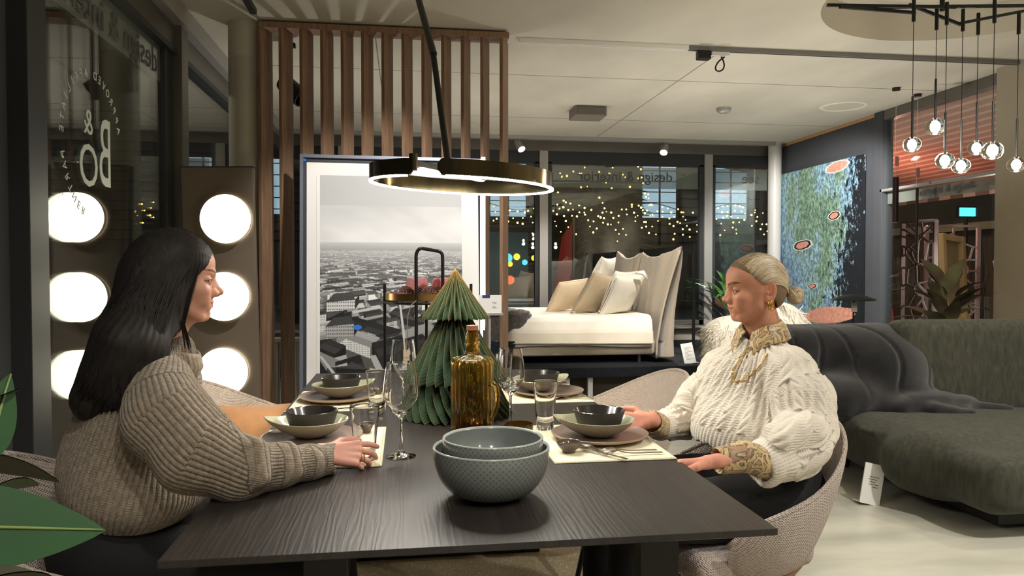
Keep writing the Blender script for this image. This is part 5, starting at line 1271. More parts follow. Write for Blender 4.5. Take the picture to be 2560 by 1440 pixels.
palm('dracaena', 'bright green strap-leaved plant by the back window behind the blonde woman', (4.05, 8.9, 0), 26, .55, .055, PLM, 4, .55, .9)
palm('philodendron', 'broad-leaved green and bronze plant behind the green sofa', (4.25, 5.35, 0), 16, .42, .13, PHI, 8, .62, .85)
o = thing('leafy_plant', 'small red-leaved pot plant beside the leaning canvas', 'plant', (4.5, 5.05, .62))
def small_stuff():
    for k in range(9):
        a = k*2.4; leaf_into(MB(), (4.5, 5.05, .72), (cos(a), sin(a)*.6, .8), (0, 0, 1), .12, .05, .3, .2, 6).build('leaf', mat('red_leaf', (150, 60, 48), .5) if k == 0 else bpy.data.materials['red_leaf'], o)
    MB().lathe([(.0001, 0), (.05, 0), (.06, .1), (.055, .1), (.0001, .09)], (4.5, 5.05, .62), 28).build('pot', mat('pale_pot', (190, 180, 168), .7), o, smooth=40)
    t = thing('plant_stand', 'low grey console behind the green sofa carrying the pot plants', 'console', (4.45, 5.1, 0))
    MB().box(3.95, 4.8, 4.9, 5.22, .59, .62).build('top', M['alu_dark'], t)
    for x, y in ((3.98, 4.93), (4.77, 4.93), (3.98, 5.19), (4.77, 5.19)): MB().box(x-.015, x+.015, y-.015, y+.015, 0, .59).build('leg', M['alu_dark'], t)
small_stuff()

# ---------------------------------------------------------------- outside, at night
def outside():
    gm = mat('wet_paving', (60, 62, 64), .5, var=.2, vscale=3)
    struct('ground', MB().box(-30, 40, -12, 45, -.35, -.12), gm)
    fm = mat('night_facade', (92, 92, 94), .8, var=.06, vscale=1); wl = emis('lit_window', (176, 205, 225), .55); dk = mat('dark_glazing', (18, 20, 24), .2)
    b = thing('building', 'dark building across the street with pale lit windows', 'building', (6, 27, -.12))
    MB().box(-14, 26, 26, 32, -.12, 11).build('facade', fm, b)
    for k, x in enumerate((1.0, 3.6, 7.0, 9.1, 11.8, 13.9)):
        f = MB().box(x-.75, x+.75, 25.9, 26.02, 3.0, 5.3).build('window_frame', M['alu_dark'], b)
        MB().box(x-.62, x+.62, 25.86, 25.9, 3.1, 5.2).build('window_pane', wl if k in (0, 1, 3, 4, 5) else dk, f)
        for j in range(5): MB().box(x-.62, x+.62, 25.83, 25.86, 3.25+j*.38, 3.28+j*.38).build('glazing_bar', M['black'], f)
        MB().box(x-.03, x+.03, 25.82, 25.86, 3.1, 5.2).build('glazing_bar', M['black'], f)
    for k in range(14): MB().box(-14, 26, 25.94, 26.0, 2.2+k*.32, 2.24+k*.32).build('clapboard_joint', M['black'], b)
    rs = np.random.RandomState(9); bulb = emis('warm_bulb', (255, 200, 92), 6)
    bm_ = MB().ball((0, 0, 0), 1, 8, 6); proto = bm_.build('bulb', bulb, None, world=False, smooth=True); bme = proto.data; bpy.data.objects.remove(proto)
    def bulbs(o, pts, r):
        for p in pts:
            c = bpy.data.objects.new('bulb', bme); COL.objects.link(c); c.parent = o; c.location = Vector(p)-wloc(o); q = r*(.7+.6*rs.rand()); c.scale = (q, q, q)
    o = thing('fairy_light_curtain', 'long icicle curtain of warm fairy lights strung outside the back window', 'string lights', (5, 15.1, 2.4))
    pts = []; cord = []
    for k in range(64):
        x = .95+k*.147; zt = 2.54+.09*sin(k*.5); cord.append((x, 15.1, zt)); n = rs.randint(3, 7)
        for j in range(n): pts.append((x+rs.normal()*.05, 15.1+rs.normal()*.04, zt-j*.12-.05*rs.rand()))
    bulbs(o, pts[:290], .0165); MB().tube(cord, .008, 5).build('cord', M['black'], o)
    t = thing('conifer', 'tall dark conifer decorated with warm fairy lights in the street', 'tree', (4.6, 18, -.12))
    MB().tube([(4.6, 18, -.12), (4.6, 18, 7.5)], [.16, .04], 10).build('trunk', mat('bark', (50, 40, 32), .9), t)
    mb = MB()
    for k in range(420):
        z = 1.6+5.8*(k/420); rr = 1.8*(1-(z-1.4)/6.4)+.15; a = k*2.4; d = Vector((cos(a), sin(a), -.25)); p = Vector((4.6, 18, z)); s_ = Vector((-sin(a), cos(a), 0))*.12
        mb.add([p, p+d*rr*.6-s_, p+d*rr, p+d*rr*.6+s_, p+d*rr*.6+Vector((0, 0, -.12))], [(0, 1, 2, 3), (0, 4, 1), (0, 3, 4), (1, 4, 2), (2, 4, 3)])
    tag(mb.build('foliage', mat('conifer_needles', (14, 22, 17), .9), t), kind='stuff')
    pts = []
    for k in range(95):
        z = 2.5+2.2*rs.rand(); rr = 1.85*(1-(z-1.4)/6.4); a = pi+rs.rand()*pi; pts.append((4.6+cos(a)*rr, 18+sin(a)*rr, z))
    bulbs(t, pts, .021)
    # lit stall at the left, and its coloured balls
    s = thing('market_stall', 'small lit market stall with coloured balls outside the back window', 'stall', (1.55, 13.2, -.12))
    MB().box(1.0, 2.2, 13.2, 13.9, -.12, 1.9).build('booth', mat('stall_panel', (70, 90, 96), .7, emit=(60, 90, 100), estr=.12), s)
    MB().box(.9, 2.3, 13.0, 14.0, 1.9, 1.98).build('roof', M['alu_dark'], s)
    for (x, y, r, c) in ((1270, 645, .08, (90, 190, 215)), (1292, 642, .06, (235, 200, 60)), (1312, 656, .05, (90, 190, 215)), (1335, 645, .05, (235, 200, 60)), (1275, 660, .05, (235, 200, 60)), (1275, 700, .08, (210, 90, 60))):
        p = PY(x, y, 13.0); MB().ball(p, r, 14, 10).build('lit_ball', emis('ball_glow', c, 1.2), s, smooth=True)
    r_ = thing('banner', 'narrow red banner standing in the street behind the bed', 'banner', (3.3, 15, -.12))
    MB().tube([(3.45, 15, -.12), (3.45, 15, 2.3)], .02).build('pole', M['alu'], r_)
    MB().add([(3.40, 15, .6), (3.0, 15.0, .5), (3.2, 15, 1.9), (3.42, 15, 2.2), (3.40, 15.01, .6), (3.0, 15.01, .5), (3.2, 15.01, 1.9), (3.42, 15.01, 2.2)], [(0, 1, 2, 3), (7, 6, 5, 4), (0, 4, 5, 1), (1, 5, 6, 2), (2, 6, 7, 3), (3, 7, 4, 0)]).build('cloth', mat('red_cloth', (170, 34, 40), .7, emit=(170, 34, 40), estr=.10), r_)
    lamp('POINT', 'street_lamp', (6.5, 20, 6.5), 160, (1, .86, .7), .15)
    lamp('POINT', 'street_lamp', (-6, 8, 5), 160, (1, .86, .7), .15)
    # terrace: striped awning, heater light, fill lamp, and bushes
    am = bpy.data.materials.new('striped_awning'); am.use_nodes = True; N = NT(am); p = N.n['Principled BSDF']; p.inputs['Roughness'].default_value = .8
    tc = N.new('ShaderNodeTexCoord'); sp = N.new('ShaderNodeSeparateXYZ'); N.link(tc.outputs['Object'], sp.inputs[0]); mu = N.new('ShaderNodeMath', operation='MULTIPLY'); mu.inputs[1].default_value = 40; N.link(sp.outputs[0], mu.inputs[0])
    sn = N.new('ShaderNodeMath', operation='SINE'); N.link(mu.outputs[0], sn.inputs[0]); r = N.new('ShaderNodeValToRGB'); r.color_ramp.elements[0].position = .45; r.color_ramp.elements[1].position = .55
    r.color_ramp.elements[0].color = (*lin((176, 110, 96)), 1); r.color_ramp.elements[1].color = (*lin((206, 172, 156)), 1); N.link(sn.outputs[0], r.inputs[0]); N.link(r.outputs[0], p.inputs['Base Color'])
    a = thing('awning', 'pink and cream striped awning outside the right window', 'awning', (6.5, 8, 2.6))
    MB().add([(5.15, 5, 2.98), (5.15, 12, 2.98), (8.2, 12, 2.45), (8.2, 5, 2.45), (5.15, 5, 3.0), (5.15, 12, 3.0), (8.2, 12, 2.47), (8.2, 5, 2.47)], [(0, 1, 2, 3), (7, 6, 5, 4), (0, 4, 5, 1), (2, 6, 7, 3), (1, 5, 6, 2), (3, 7, 4, 0)]).build('canopy', am, a)
    vl = mat('valance_white', (190, 180, 172), .8); vg = mat('valance_grey', (120, 104, 100), .8)
    for k in range(28): MB().box(8.19, 8.21, 5+k*.25, 5.24+k*.25, 2.30, 2.46).build('valance_flap', vl if k % 2 else vg, a)
    MB().tube([(8.2, 5, 2.46), (8.2, 12, 2.46)], .03, 10).build('front_bar', M['alu'], a)
    lamp('POINT', 'terrace_heater_lamp', (6.4, 9.4, 1.9), 42, (1, .52, .38), .12); lamp('POINT', 'terrace_fill', (6.3, 7.1, 1.3), 16, (1, .85, .75), .1)  # second lamp is added fill for the terrace screens
    w_ = thing('terrace_building', 'dark grey wall with a shop band beyond the terrace', 'building', (11, 12, -.12))
    MB().box(11, 11.4, 4, 22, -.12, 4).build('wall', mat('terrace_wall', (86, 84, 84), .8, var=.1, vscale=1), w_)
    MB().box(10.9, 11.0, 4, 22, 2.0, 2.15).build('fascia', M['alu_light'], w_)
    sg = thing('lit_sign', 'small bright blue lit sign beyond the right window', 'sign', (9.9, 11, 1.9))
    p_ = PY(2418, 530, 11.0); MB().box(p_.x-.16, p_.x+.16, 11, 11.06, p_.z-.09, p_.z+.09).build('housing', M['black'], sg)
    for k in range(6): MB().box(p_.x-.14+k*.048, p_.x-.105+k*.048, 10.98, 11, p_.z-.07, p_.z+.07).build('lit_bar', emis('sign_blue', (70, 190, 225), 2.2), sg)
    MB().tube([(p_.x, 11.03, -.12), (p_.x, 11.03, p_.z-.09)], .03).build('post', M['alu_dark'], sg)
    mb = MB(); 
    for k in range(900):
        x = 7.6+rs.rand()*2.4; y = 9.6+rs.rand()*1.4; z = -.1; a_ = rs.rand()*6.28; L = 1.2+.9*rs.rand(); d = Vector((cos(a_)*.35, sin(a_)*.35, 1)).normalized(); s_ = Vector((-sin(a_), cos(a_), 0))*.008
        mb.add([Vector((x, y, z))-s_, Vector((x, y, z))+s_, Vector((x, y, z))+d*L], [(0, 1, 2)])
    h_ = mb.build('twigs', mat('hedge_twigs', (84, 78, 66), .9)); tag(h_, 'bare twiggy hedge beyond the terrace screens', 'hedge', kind='stuff')
    rp = thing('red_parasol', 'folded red and black parasol just outside the right window', 'parasol', (5.7, 8.3, -.12))
    MB().lathe([(.0001, 1.55), (.05, 1.4), (.22, .35), (.2, .33), (.0001, .4)], (5.72, 8.35, 0), 10).build('cloth', mat('parasol_red', (190, 60, 44), .7), rp)
    MB().tube([(5.72, 8.35, -.12), (5.72, 8.35, 1.62)], .018).build('pole', M['black'], rp)
outside()
# ---------------------------------------------------------------- people
def frame(loc, heading, pitch=0., roll=0.):
    return Matrix.Translation(loc) @ Matrix.Rotation(heading, 4, 'Z') @ Matrix.Rotation(-pitch, 4, 'Y') @ Matrix.Rotation(roll, 4, 'X')
def smooth01(x, a, b): t = np.clip((x-a)/(b-a), 0, 1); return t*t*(3-2*t)
def head_sdf(sx=1., sy=1., sz=1., smile=.3, nose=0., neck=(-2.6, 0, -15.5), h=.0013, lipfull=1., earx=-1.3):
    """head in its own frame: x forward, y left, z up, origin between the eyes' level and the head's middle (values in cm)"""
    S = np.array([sx, sy, sz])*.01
    s = SDF((-.125, -.100, -.172), (.135, .100, .132), h)
    def P(p): return tuple(np.array(p)*S)
    def E(c, r, k=.8, sub=False, M3=None): s.ell(P(c), tuple(np.array(r)*S), k*.01, sub, M3)
    def C(p, q, r0, r1=None, k=.5, sub=False): s.cap(P(p), P(q), r0*.01*sx, (r1 if r1 is not None else r0)*.01*sx, k*.01, sub)
    E((-.9, 0, 3.0), (9.0, 7.4, 8.4)); E((3.4, 0, 4.2), (5.4, 6.2, 5.2), 1.5)
    E((3.0, 0, -2.6), (5.2, 5.7, 7.0), 1.6)
    for y in (1, -1):
        C((0.6, y*5.1, -5.2), (5.6, y*2.0, -8.9), 1.5, 1.35, 1.6)
        C((0.2, y*5.4, -1.0), (0.6, y*5.1, -5.4), 1.6, 1.5, 1.6)
        E((5.7, y*3.9, -2.4), (2.3, 2.1, 2.1), 1.4)
        E((5.9, y*3.2, -4.6), (2.0, 1.8, 2.0), 1.2)
    E((3.2, 0, -6.2), (4.2, 4.2, 3.4), 1.6)
    E((6.5, 0, -8.8), (1.45, 1.8, 1.4), 1.0)
    C((7.3, 2.6, 2.25), (8.15, .6, 1.9), .85, .8, 1.0); C((7.3, -2.6, 2.25), (8.15, -.6, 1.9), .85, .8, 1.0)
    E((7.25, 0, -5.9), (1.25, 2.5, 2.3), 1.1)
    for y in (1, -1):     # eye sockets
        E((8.75, y*3.3, .15), (1.25, 1.6, 1.0), 1.1, True)
    # nose
    C((7.75, 0, 1.3), (8.6, 0, -.6), .62, .72, 1.2); C((8.6, 0, -.6), (9.65+nose, 0, -2.45), .72, .72, 1.0)
    E((9.75+nose, 0, -2.75), (.92, .95, .80), .7); C((8.2, .9, -1.6), (8.7, 1.1, -3.0), .7, .6, 1.0); C((8.2, -.9, -1.6), (8.7, -1.1, -3.0), .7, .6, 1.0)
    for y in (1, -1):
        E((9.0, y*1.10, -3.1), (.95, .68, .72), .5); E((8.4, y*1.5, -3.1), (.9, .55, .9), .7)
        C((9.45, y*.58, -3.72), (8.8, y*.72, -3.6), .24, .26, .15, True)
    C((8.1, 0, -3.8), (9.2+nose*.5, 0, -3.45), .50, .55, .6)
    # eyeball bulge with lids
    for y in (1, -1):
        s.ell(P((6.95, y*3.15, 0)), tuple(np.array((1.36, 1.45, 1.36))*S), .004)
        s.ell(P((8.35, y*3.2, -.02)), tuple(np.array((.75, 1.22, .40))*S), .0012, True)
    # lips
    sm = smile
    for y in (1, -1):
        C((8.33, 0, -5.25), (8.05, y*1.3, -5.22), .36*lipfull, .34*lipfull, .3); C((8.05, y*1.3, -5.22), (6.95, y*2.55, -5.75+sm*.7), .34*lipfull, .16, .3)
        C((8.05, 0, -6.35), (7.8, y*1.2, -6.3), .46*lipfull, .42*lipfull, .3); C((7.8, y*1.2, -6.3), (6.95, y*2.5, -5.85+sm*.7), .40*lipfull, .16, .3)
        C((9.0, 0, -5.76), (8.2, y*1.3, -5.74), .12, .12, .12, True); C((8.2, y*1.3, -5.74), (7.1, y*2.75, -5.80+sm*.75), .13, .18, .15, True)
        E((6.7, y*3.1, -5.5+sm), (.5, .5, .5), .6, True)
    C((8.7, 0, -7.5), (8.2, 1.2, -7.4), .42, .3, .5, True); C((8.7, 0, -7.5), (8.2, -1.2, -7.4), .42, .3, .5, True)
    # neck
    s.cap(P((-1.2, 0, -5.0)), P(neck), .046*sx, .050*sx, .016)
    s.cap(P((2.6, 0, -8.2)), P((neck[0]+2.2, 0, neck[2])), .022, .030, .02)
    for y in (1, -1): s.cap(P((-1.5, y*5.0, -4.5)), P((neck[0]+4.0, y*1.3, neck[2])), .011, .010, .012)
    # ears
    for y in (1, -1):
        R3 = np.array((Matrix.Rotation(R(-12), 3, 'Y') @ Matrix.Rotation(R(y*-18), 3, 'Z')))
        s.ell(P((earx, y*7.35, -.7)), (.0185, .0062, .0335), .004, M=R3)
        s.ell(P((earx+.15, y*8.1, -.4)), (.0112, .0048, .0235), .003, True, M=R3)
        s.ell(P((earx+.55, y*7.65, -1.2)), (.005, .006, .007), .003, True)
        s.ell(P((earx+.75, y*7.35, -1.0)), (.0045, .004, .007), .003)
        s.ell(P((earx+.1, y*7.55, -3.5)), (.0090, .0048, .0095), .005)
        s.ell(P((earx-.0, y*7.55, .1)), (.0028, .0022, .016), .002, M=R3)
    V, Q = s.mesh()
    return V, Q, S
def head_colors(V, S, skin, lip, brow, smile, cheek=(196, 112, 92), browth=.32, lid=None):
    L = V/S; x, y, z = L.T; ay = np.abs(y); c = np.tile(np.array(lin(skin)), (len(V), 1))
    def mixc(m, col): nonlocal c; m = np.clip(m, 0, 1)[:, None]; c = c*(1-m)+np.array(lin(col))*m
    mixc(.20*np.exp(-((x-5.6)**2/6+(ay-4.6)**2/3+(z+2.6)**2/3.2)), cheek)
    mixc(.22*np.exp(-((x-10.5)**2/1.5+ay**2+(z+3)**2)), cheek)
    mixc(.35*smooth01(ay, 6.9, 7.5)*(z > -5)*(z < 3), cheek)
    zc = -5.78+smile*.7*(ay/2.6)**2; top = .62*(1-(ay/2.75)**2)*(1-.16*np.exp(-(ay/.35)**2)); bot = .98*(1-(ay/2.65)**2)
    mixc(((z-zc < top) & (z-zc > -bot) & (x > 6.6) & (ay < 2.7))*.75, lip)
    mixc(((np.abs(z-zc) < .09) & (x > 6.6) & (ay < 2.75))*.8, (70, 30, 26))
    bz = 2.15+.62*np.sin(np.clip((ay-1.0)/4.2, 0, 1)*pi*.62)-.05; th = browth*(1-np.clip((ay-2.8)/2.6, 0, 1)**2)*(1-.0*ay)
    n = .5+.5*np.sin(ay*60+z*38)
    mixc(smooth01(-np.abs(z-bz)/np.maximum(th, .02), -1.25, -.6)*((ay > 1.0) & (ay < 5.2) & (x > 4.5))*(.72+.2*n), brow)
    # darker lash line and soft lid shade (make-up)
    d = np.sqrt(((y-np.sign(y)*3.2)/1.32)**2+((z)/.50)**2)
    mixc(((d < 1.16) & (d > .9) & (z > -.12) & (x > 6.2))*.75, (44, 28, 24)); mixc(((d < 1.9) & (d >= 1.1) & (z > .1) & (x > 6.2))*.22, lid or (120, 70, 52))
    mixc(((d < 1.15) & (d > .9) & (z <= -.12) & (x > 6.2))*.35, (90, 50, 40))
    # nostrils
    mixc((((np.abs(z+3.75) < .3) & (np.abs(ay-.68) < .34) & (x > 8.9)))*.6, (80, 36, 28))
    return c
SKIN_R = None
def skin_mat(name):
    m = mat(name, (200, 150, 125), .48, attr='col', bump=.12, bscale=700, spec=.4); p = m.node_tree.nodes['Principled BSDF']
    p.inputs['Subsurface Weight'].default_value = .10; p.inputs['Subsurface Radius'].default_value = (.012, .005, .003); p.inputs['Subsurface Scale'].default_value = .4; return m
SKIN = skin_mat('skin')
def hand_sdf(M4, curls, side=1, splay=(6, 1, -4, -10), thumb=((.052, -.014), (35, 15)), scale=1., h=.0013, fore=.10, wrist_to=None, thumb_dir=None):
    """M4: palm frame (x fingers, y thumb side * side, z back of the hand)"""
    pts = []; prim = []
    def W(p): return M4 @ Vector((p[0]*scale, p[1]*side*scale, p[2]*scale))
    def cap(p, q, a, b, k): prim.append((W(p), W(q), a*scale, b*scale, k))
    tips = []
    by = (.0285, .0095, -.0105, -.0290); ln = (.066, .074, .069, .054); rr = (.0086, .0088, .0084, .0074); bx = (.044, .047, .044, .037)
    for f in range(4):
        # metacarpal
        cap((-.030, by[f]*.55, .0), (bx[f], by[f], .001), .0125, .0108, .008)
        p = Vector((bx[f], by[f], .0)); a = 0; sp_ = R(splay[f]); L = ln[f]
        for j, (fr, c) in enumerate(zip((.44, .31, .25), curls[f])):
            a += R(c); d = Vector((cos(a)*cos(sp_), cos(a)*sin(sp_), -sin(a))); q = p+d*L*fr
            cap(p, q, rr[f]*(1-.08*j), rr[f]*(1-.08*(j+1)), .003); p = q
        tips.append((W(p), (M4.to_3x3() @ Vector((d[0], d[1]*side, d[2]))).normalized(), (M4.to_3x3() @ Vector((sin(a), 0, cos(a)))).normalized(), rr[f]*.76*scale))
    td = thumb_dir or ((.55, .70, -.30), (.85, .38, -.30), (.97, .10, -.2))
    p = Vector((-.026, .018, -.004)); 
    for (d, L, r0, r1) in zip(td, (.040, .030, .024), (.0150, .0108, .0098), (.0108, .0098, .0078)):
        q = p+Vector(d).normalized()*L; cap(p, q, r0, r1, .006 if L > .035 else .003); p = q
    cap((-.030, .012, -.006), (.022, .016, -.007), .014, .011, .008); cap((-.034, -.014, -.006), (.020, -.024, -.006), .013, .009, .008)
    cap((-.036, .009, 0), (-.060, .009, 0), .016, .0165, .01); cap((-.036, -.009, 0), (-.060, -.009, 0), .016, .0165, .01)
    we = wrist_to if wrist_to is not None else W((-.06-fore, 0, 0))
    prim.append((W((-.055, .008, 0)), Vector(we), .0175*scale, .023*scale, .01)); prim.append((W((-.055, -.008, 0)), Vector(we), .0175*scale, .023*scale, .01))
    A = np.array([list(p[0]) for p in prim]+[list(p[1]) for p in prim])
    s = SDF(A.min(0)-.035, A.max(0)+.035, h)
    for p, q, a, b, k in prim: s.cap(p, q, a, b, k)
    V, Q = s.mesh()
    c = np.tile(np.array(lin((205, 150, 128))), (len(V), 1))
    return V, Q, tips
def merge(parts):
    Vs, Qs, Cs, n = [], [], [], 0
    for V, Q, C_ in parts: Vs.append(V); Qs.append(Q+n); Cs.append(C_); n += len(V)
    return np.concatenate(Vs), np.concatenate(Qs), np.concatenate(Cs)
def tf(V, M4): A = np.array(M4.to_3x3()); return (V @ A.T+np.array(M4.translation)).astype(np.float32)
def seg_param(V, pts):
    """nearest segment of a polyline: distance, arclength, angle about the axis (parallel frame)"""
    P = [np.array(p, float) for p in pts]; best = np.full(len(V), 1e9); al = np.zeros(len(V)); an = np.zeros(len(V)); acc = 0
    ref = np.array((0, 0, 1.)); 
    for a, b in zip(P[:-1], P[1:]):
        D = b-a; L = np.linalg.norm(D); d = D/L; x = ref-d*(ref@d); x /= np.linalg.norm(x); y = np.cross(d, x)
        W_ = V-a; t = np.clip(W_@d, 0, L); r = W_-t[:, None]*d; rr = np.linalg.norm(r, axis=1); m = rr < best
        best[m] = rr[m]; al[m] = (acc+t)[m]; an[m] = np.arctan2(r@y, r@x)[m]; acc += L; ref = x
    return best, al, an
def eye_parts(parent, HM, S, y, iris, look=(1, 0, 0)):
    c = HM @ Vector((6.85*S[0], y*3.15*S[1], 0)); r = 1.24*S[0]
    e = MB().ball(c, r, 24, 16).build('eye', EYEW, parent, smooth=True)
    d = (HM.to_3x3() @ Vector(look)).normalized(); q = d.to_track_quat('Z', 'Y').to_matrix().to_4x4()
    prof = lambda r0, k: [(sin(t)*r*k, cos(t)*r*k) for t in np.linspace(r0, 0.001, 6)]
    MB().lathe(prof(.48, 1.01), c, 24, M=q).build('iris', iris, e, smooth=True)
    MB().lathe(prof(.22, 1.018), c, 16, M=q).build('pupil', M['black'], e, smooth=True)
EYEW = mat('eye_white', (222, 214, 206), .15, coat=.5); LASH = mat('lash', (24, 16, 14), .7)
def lashes(parent, HM, S, y, dn=0):
    pts = []; mb = MB()
    for k in range(13):
        t = -1+2*k/12; p = Vector(((7.98-.55*t*t*1.1-.08)*S[0], y*(3.2+1.2*t)*S[1], (.40*math.sqrt(max(0, 1-t*t))-.02)*S[2])); pts.append(HM @ p)
        q = HM @ (p+Vector((.45*S[0], y*(.1+.30*(t+.4))*S[1], (.22-dn)*S[2]))); mb.tube([HM @ p, (HM @ p)*.5+q*.5-Vector((0, 0, .0008)), q], [.0005, .0004, .0001], 4)
    mb.tube(pts, .0006, 5); mb.build('eyelashes', LASH, parent)
from mathutils.bvhtree import BVHTree
def bvh_of(V, Q): return BVHTree.FromPolygons([tuple(map(float, v)) for v in V], [tuple(map(int, q)) for q in Q])
def smooth_pts(P, k=2):
    for _ in range(k): P = [P[0]]+[(P[i-1]+P[i]*2+P[i+1])/4 for i in range(1, len(P)-1)]+[P[-1]]
    return P
def on_surface(bvh, p, lift):
    co, n, i, d = bvh.find_nearest(p)
    return co+n*lift if co is not None else p
def shoe(parent, c, heading, m):
    s = SDF(Vector(c)-Vector((.2, .2, .02)), Vector(c)+Vector((.2, .2, .14)), .006); M4 = frame(c, heading)
    s.cap(M4 @ Vector((-.07, 0, .035)), M4 @ Vector((.10, 0, .028)), .036, .034, .02); s.cap(M4 @ Vector((-.06, 0, .04)), M4 @ Vector((-.06, 0, .11)), .035, .035, .02)
    V, Q = s.mesh(); V[:, 2] = np.maximum(V[:, 2], c[2]); np_mesh('shoe', V, Q, m, parent)

# ======== the dark-haired woman on the left
def woman_left():
    Y = 1.86; hp = PY(441, 700, Y); head_h = R(13)
    o = thing('person', 'woman with long dark hair in profile wearing a taupe ribbed knit sweater', 'person', (-.66, 1.86, .012))
    HM = frame(hp, head_h, R(-2), R(0)); k = .955
    HV, HQ, S = head_sdf(k, k, k, smile=.7, nose=.35, neck=(-4.2, 0, -15.5), lipfull=1.0, earx=-1.2)
    HC = head_colors(HV, S, (204, 152, 130), (176, 92, 84), (48, 34, 28), .7)
    # near (right) hand resting on the table against the tumbler
    W0 = Vector((-.215, 1.795, .800))
    hf = Matrix.Translation((-.150, 1.806, .792)) @ Matrix.Rotation(R(8), 4, 'Z') @ Matrix.Rotation(R(4), 4, 'Y') @ Matrix.Rotation(R(50), 4, 'X')
    RV, RQ, tips = hand_sdf(hf, ((16, 16, 12), (24, 26, 18), (32, 34, 24), (40, 40, 28)), 1, (8, 2, -5, -12), scale=.88, wrist_to=PY(805, 1150, 1.77), thumb_dir=((.60, .68, -.35), (.92, .30, -.25), (.98, .05, -.2)))
    RC = np.tile(np.array(lin((208, 152, 134))), (len(RV), 1))
    LM = Matrix.Translation((-.44, 2.02, .665)) @ Matrix.Rotation(R(5), 4, 'Z')
    LV, LQ, _ = hand_sdf(LM, ((20, 25, 15),)*4, -1, scale=.9, h=.0022, wrist_to=(-.58, 2.08, .73)); LC = np.tile(np.array(lin((208, 152, 134))), (len(LV), 1))
    # joints
    nk = PY(432, 885, Y); ch = PY(385, 1020, 1.85); wa = PY(330, 1200, 1.85); pe = PY(320, 1330, 1.85)
    rs_ = PY(410, 965, 1.74); re = PY(530, 1155, 1.65); ls_ = PY(410, 960, 1.98); le = Vector((-.66, 2.13, .82))
    s = SDF((-1.15, 1.5, .30), (-.25, 2.25, 1.28), .007)
    s.cap(ch, wa, .075, .08, .05, sc=(1, 1.25, 1)); s.cap(wa, pe, .08, .09, .05, sc=(1, 1.2, 1)); s.cap(rs_, ls_, .035, .035, .04); s.cap(ch, nk, .05, .042, .04)
    ap = [rs_, PY(470, 1090, 1.66), PY(590, 1175, 1.64), PY(690, 1165, 1.69), PY(775, 1155, 1.745), PY(845, 1146, 1.79), W0]
    for a_, b_, r_ in zip(ap[:-1], ap[1:], (.04, .036, .032, .027, .024, .022)): s.cap(a_, b_, r_, r_*.92, .01)
    s.cap(ls_, le, .045, .036, .02); s.cap(le, (-.56, 2.06, .72), .034, .024, .02)
    BV, BQ = s.mesh(); BC = np.tile(np.array(lin((204, 150, 130))), (len(BV), 1))
    V, Q, C_ = merge([(tf(HV, HM), HQ, HC), (RV, RQ, RC), (LV, LQ, LC), (BV, BQ, BC)])
    body = np_mesh('body', V, Q, SKIN, o, cols=C_)
    for y in (1, -1): eye_parts(o, HM, S, y, mat('iris_brown', (70, 44, 28), .2, coat=.6), (1, -.05, -.10)); lashes(o, HM, S, y)
    nm = mat('nail_brown', (120, 84, 62), .2, coat=.6)
    for p, d, n, r in tips: MB().ball((0, 0, 0), r*.72, 12, 8, (1, 1, .3)).build('nail', nm, o, world=False, smooth=True).matrix_local = Matrix.Translation(p+n*r*.72-d*r*.25-Vector(o.location)) @ n.to_track_quat('Z', 'Y').to_matrix().to_4x4()
    gold = mat('gold', (222, 176, 110), .2, 1.)
    for (fx, fy) in ((.060, -.0105*.9), (.052, -.0105*.9)):
        c = hf @ Vector((fx*.9, fy, -.005 if fx > .055 else -.003)); mb = MB(); A = hf.to_3x3()
        mb.tube([c+A @ Vector((.0015*sin(t*6), .0092*cos(t), .0092*sin(t))) for t in np.linspace(0, 2*pi, 26)], .0009, 6)
        for t in np.linspace(.4, 2.7, 7): mb.ball(c+A @ Vector((0, .0100*cos(t), .0100*sin(t))), .0014, 8, 6)
        mb.build('ring', gold, o, smooth=True)
    # sweater
    h = .0034; s = SDF((-1.10, 1.40, .40), (-.16, 2.40, 1.16), h)
    b0 = PY(300, 960, 1.86); 
    s.ell(PY(336, 1085, 1.86), (.132, .180, .18), .05, M=Matrix.Rotation(R(20), 3, 'Y'))
    s.ell(PY(312, 1180, 1.86), (.122, .188, .135), .06)
    s.ell(PY(372, 990, 1.86), (.078, .165, .105), .06, M=Matrix.Rotation(R(25), 3, 'Y'))
    s.ell(PY(392, 1215, 1.84), (.115, .185, .090), .06)
    s.cap(PY(398, 950, 1.76), PY(398, 945, 1.96), .056, .056, .05)
    s.cap(PY(408, 932, 1.86), PY(432, 880, 1.86), .060, .048, .035)
    sl = [PY(398, 975, 1.73), PY(420, 1050, 1.67), PY(492, 1130, 1.635), PY(590, 1175, 1.64), PY(690, 1165, 1.69), PY(775, 1155, 1.745), PY(843, 1146, 1.795)]
    sr = [.070, .084, .086, .066, .050, .040, .038]
    for a, b, r0, r1 in zip(sl[:-1], sl[1:], sr[:-1], sr[1:]): s.cap(a, b, r0, r1, .022)
    # gathers where the sleeve is pushed up
    s.cap(PY(640, 1118, 1.62), PY(655, 1195, 1.60), .020, .020, .022); s.cap(PY(722, 1122, 1.69), PY(738, 1178, 1.68), .020, .017, .016); s.cap(PY(560, 1098, 1.63), PY(640, 1128, 1.64), .020, .016, .03)
    fl = [PY(415, 960, 2.00), Vector((-.64, 2.13, .93)), Vector((-.66, 2.15, .82)), Vector((-.56, 2.08, .73))]
    for a, b, r0, r1 in zip(fl[:-1], fl[1:], (.075, .085, .075), (.085, .075, .05)): s.cap(a, b, r0, r1, .03)
    # open the cuff and the hem
    ca, cb = Vector(sl[-1]), Vector(sl[-2]); dd = (ca-cb).normalized(); s.cap(ca-dd*.02, ca+dd*.06, .0325, .0325, .004, True)
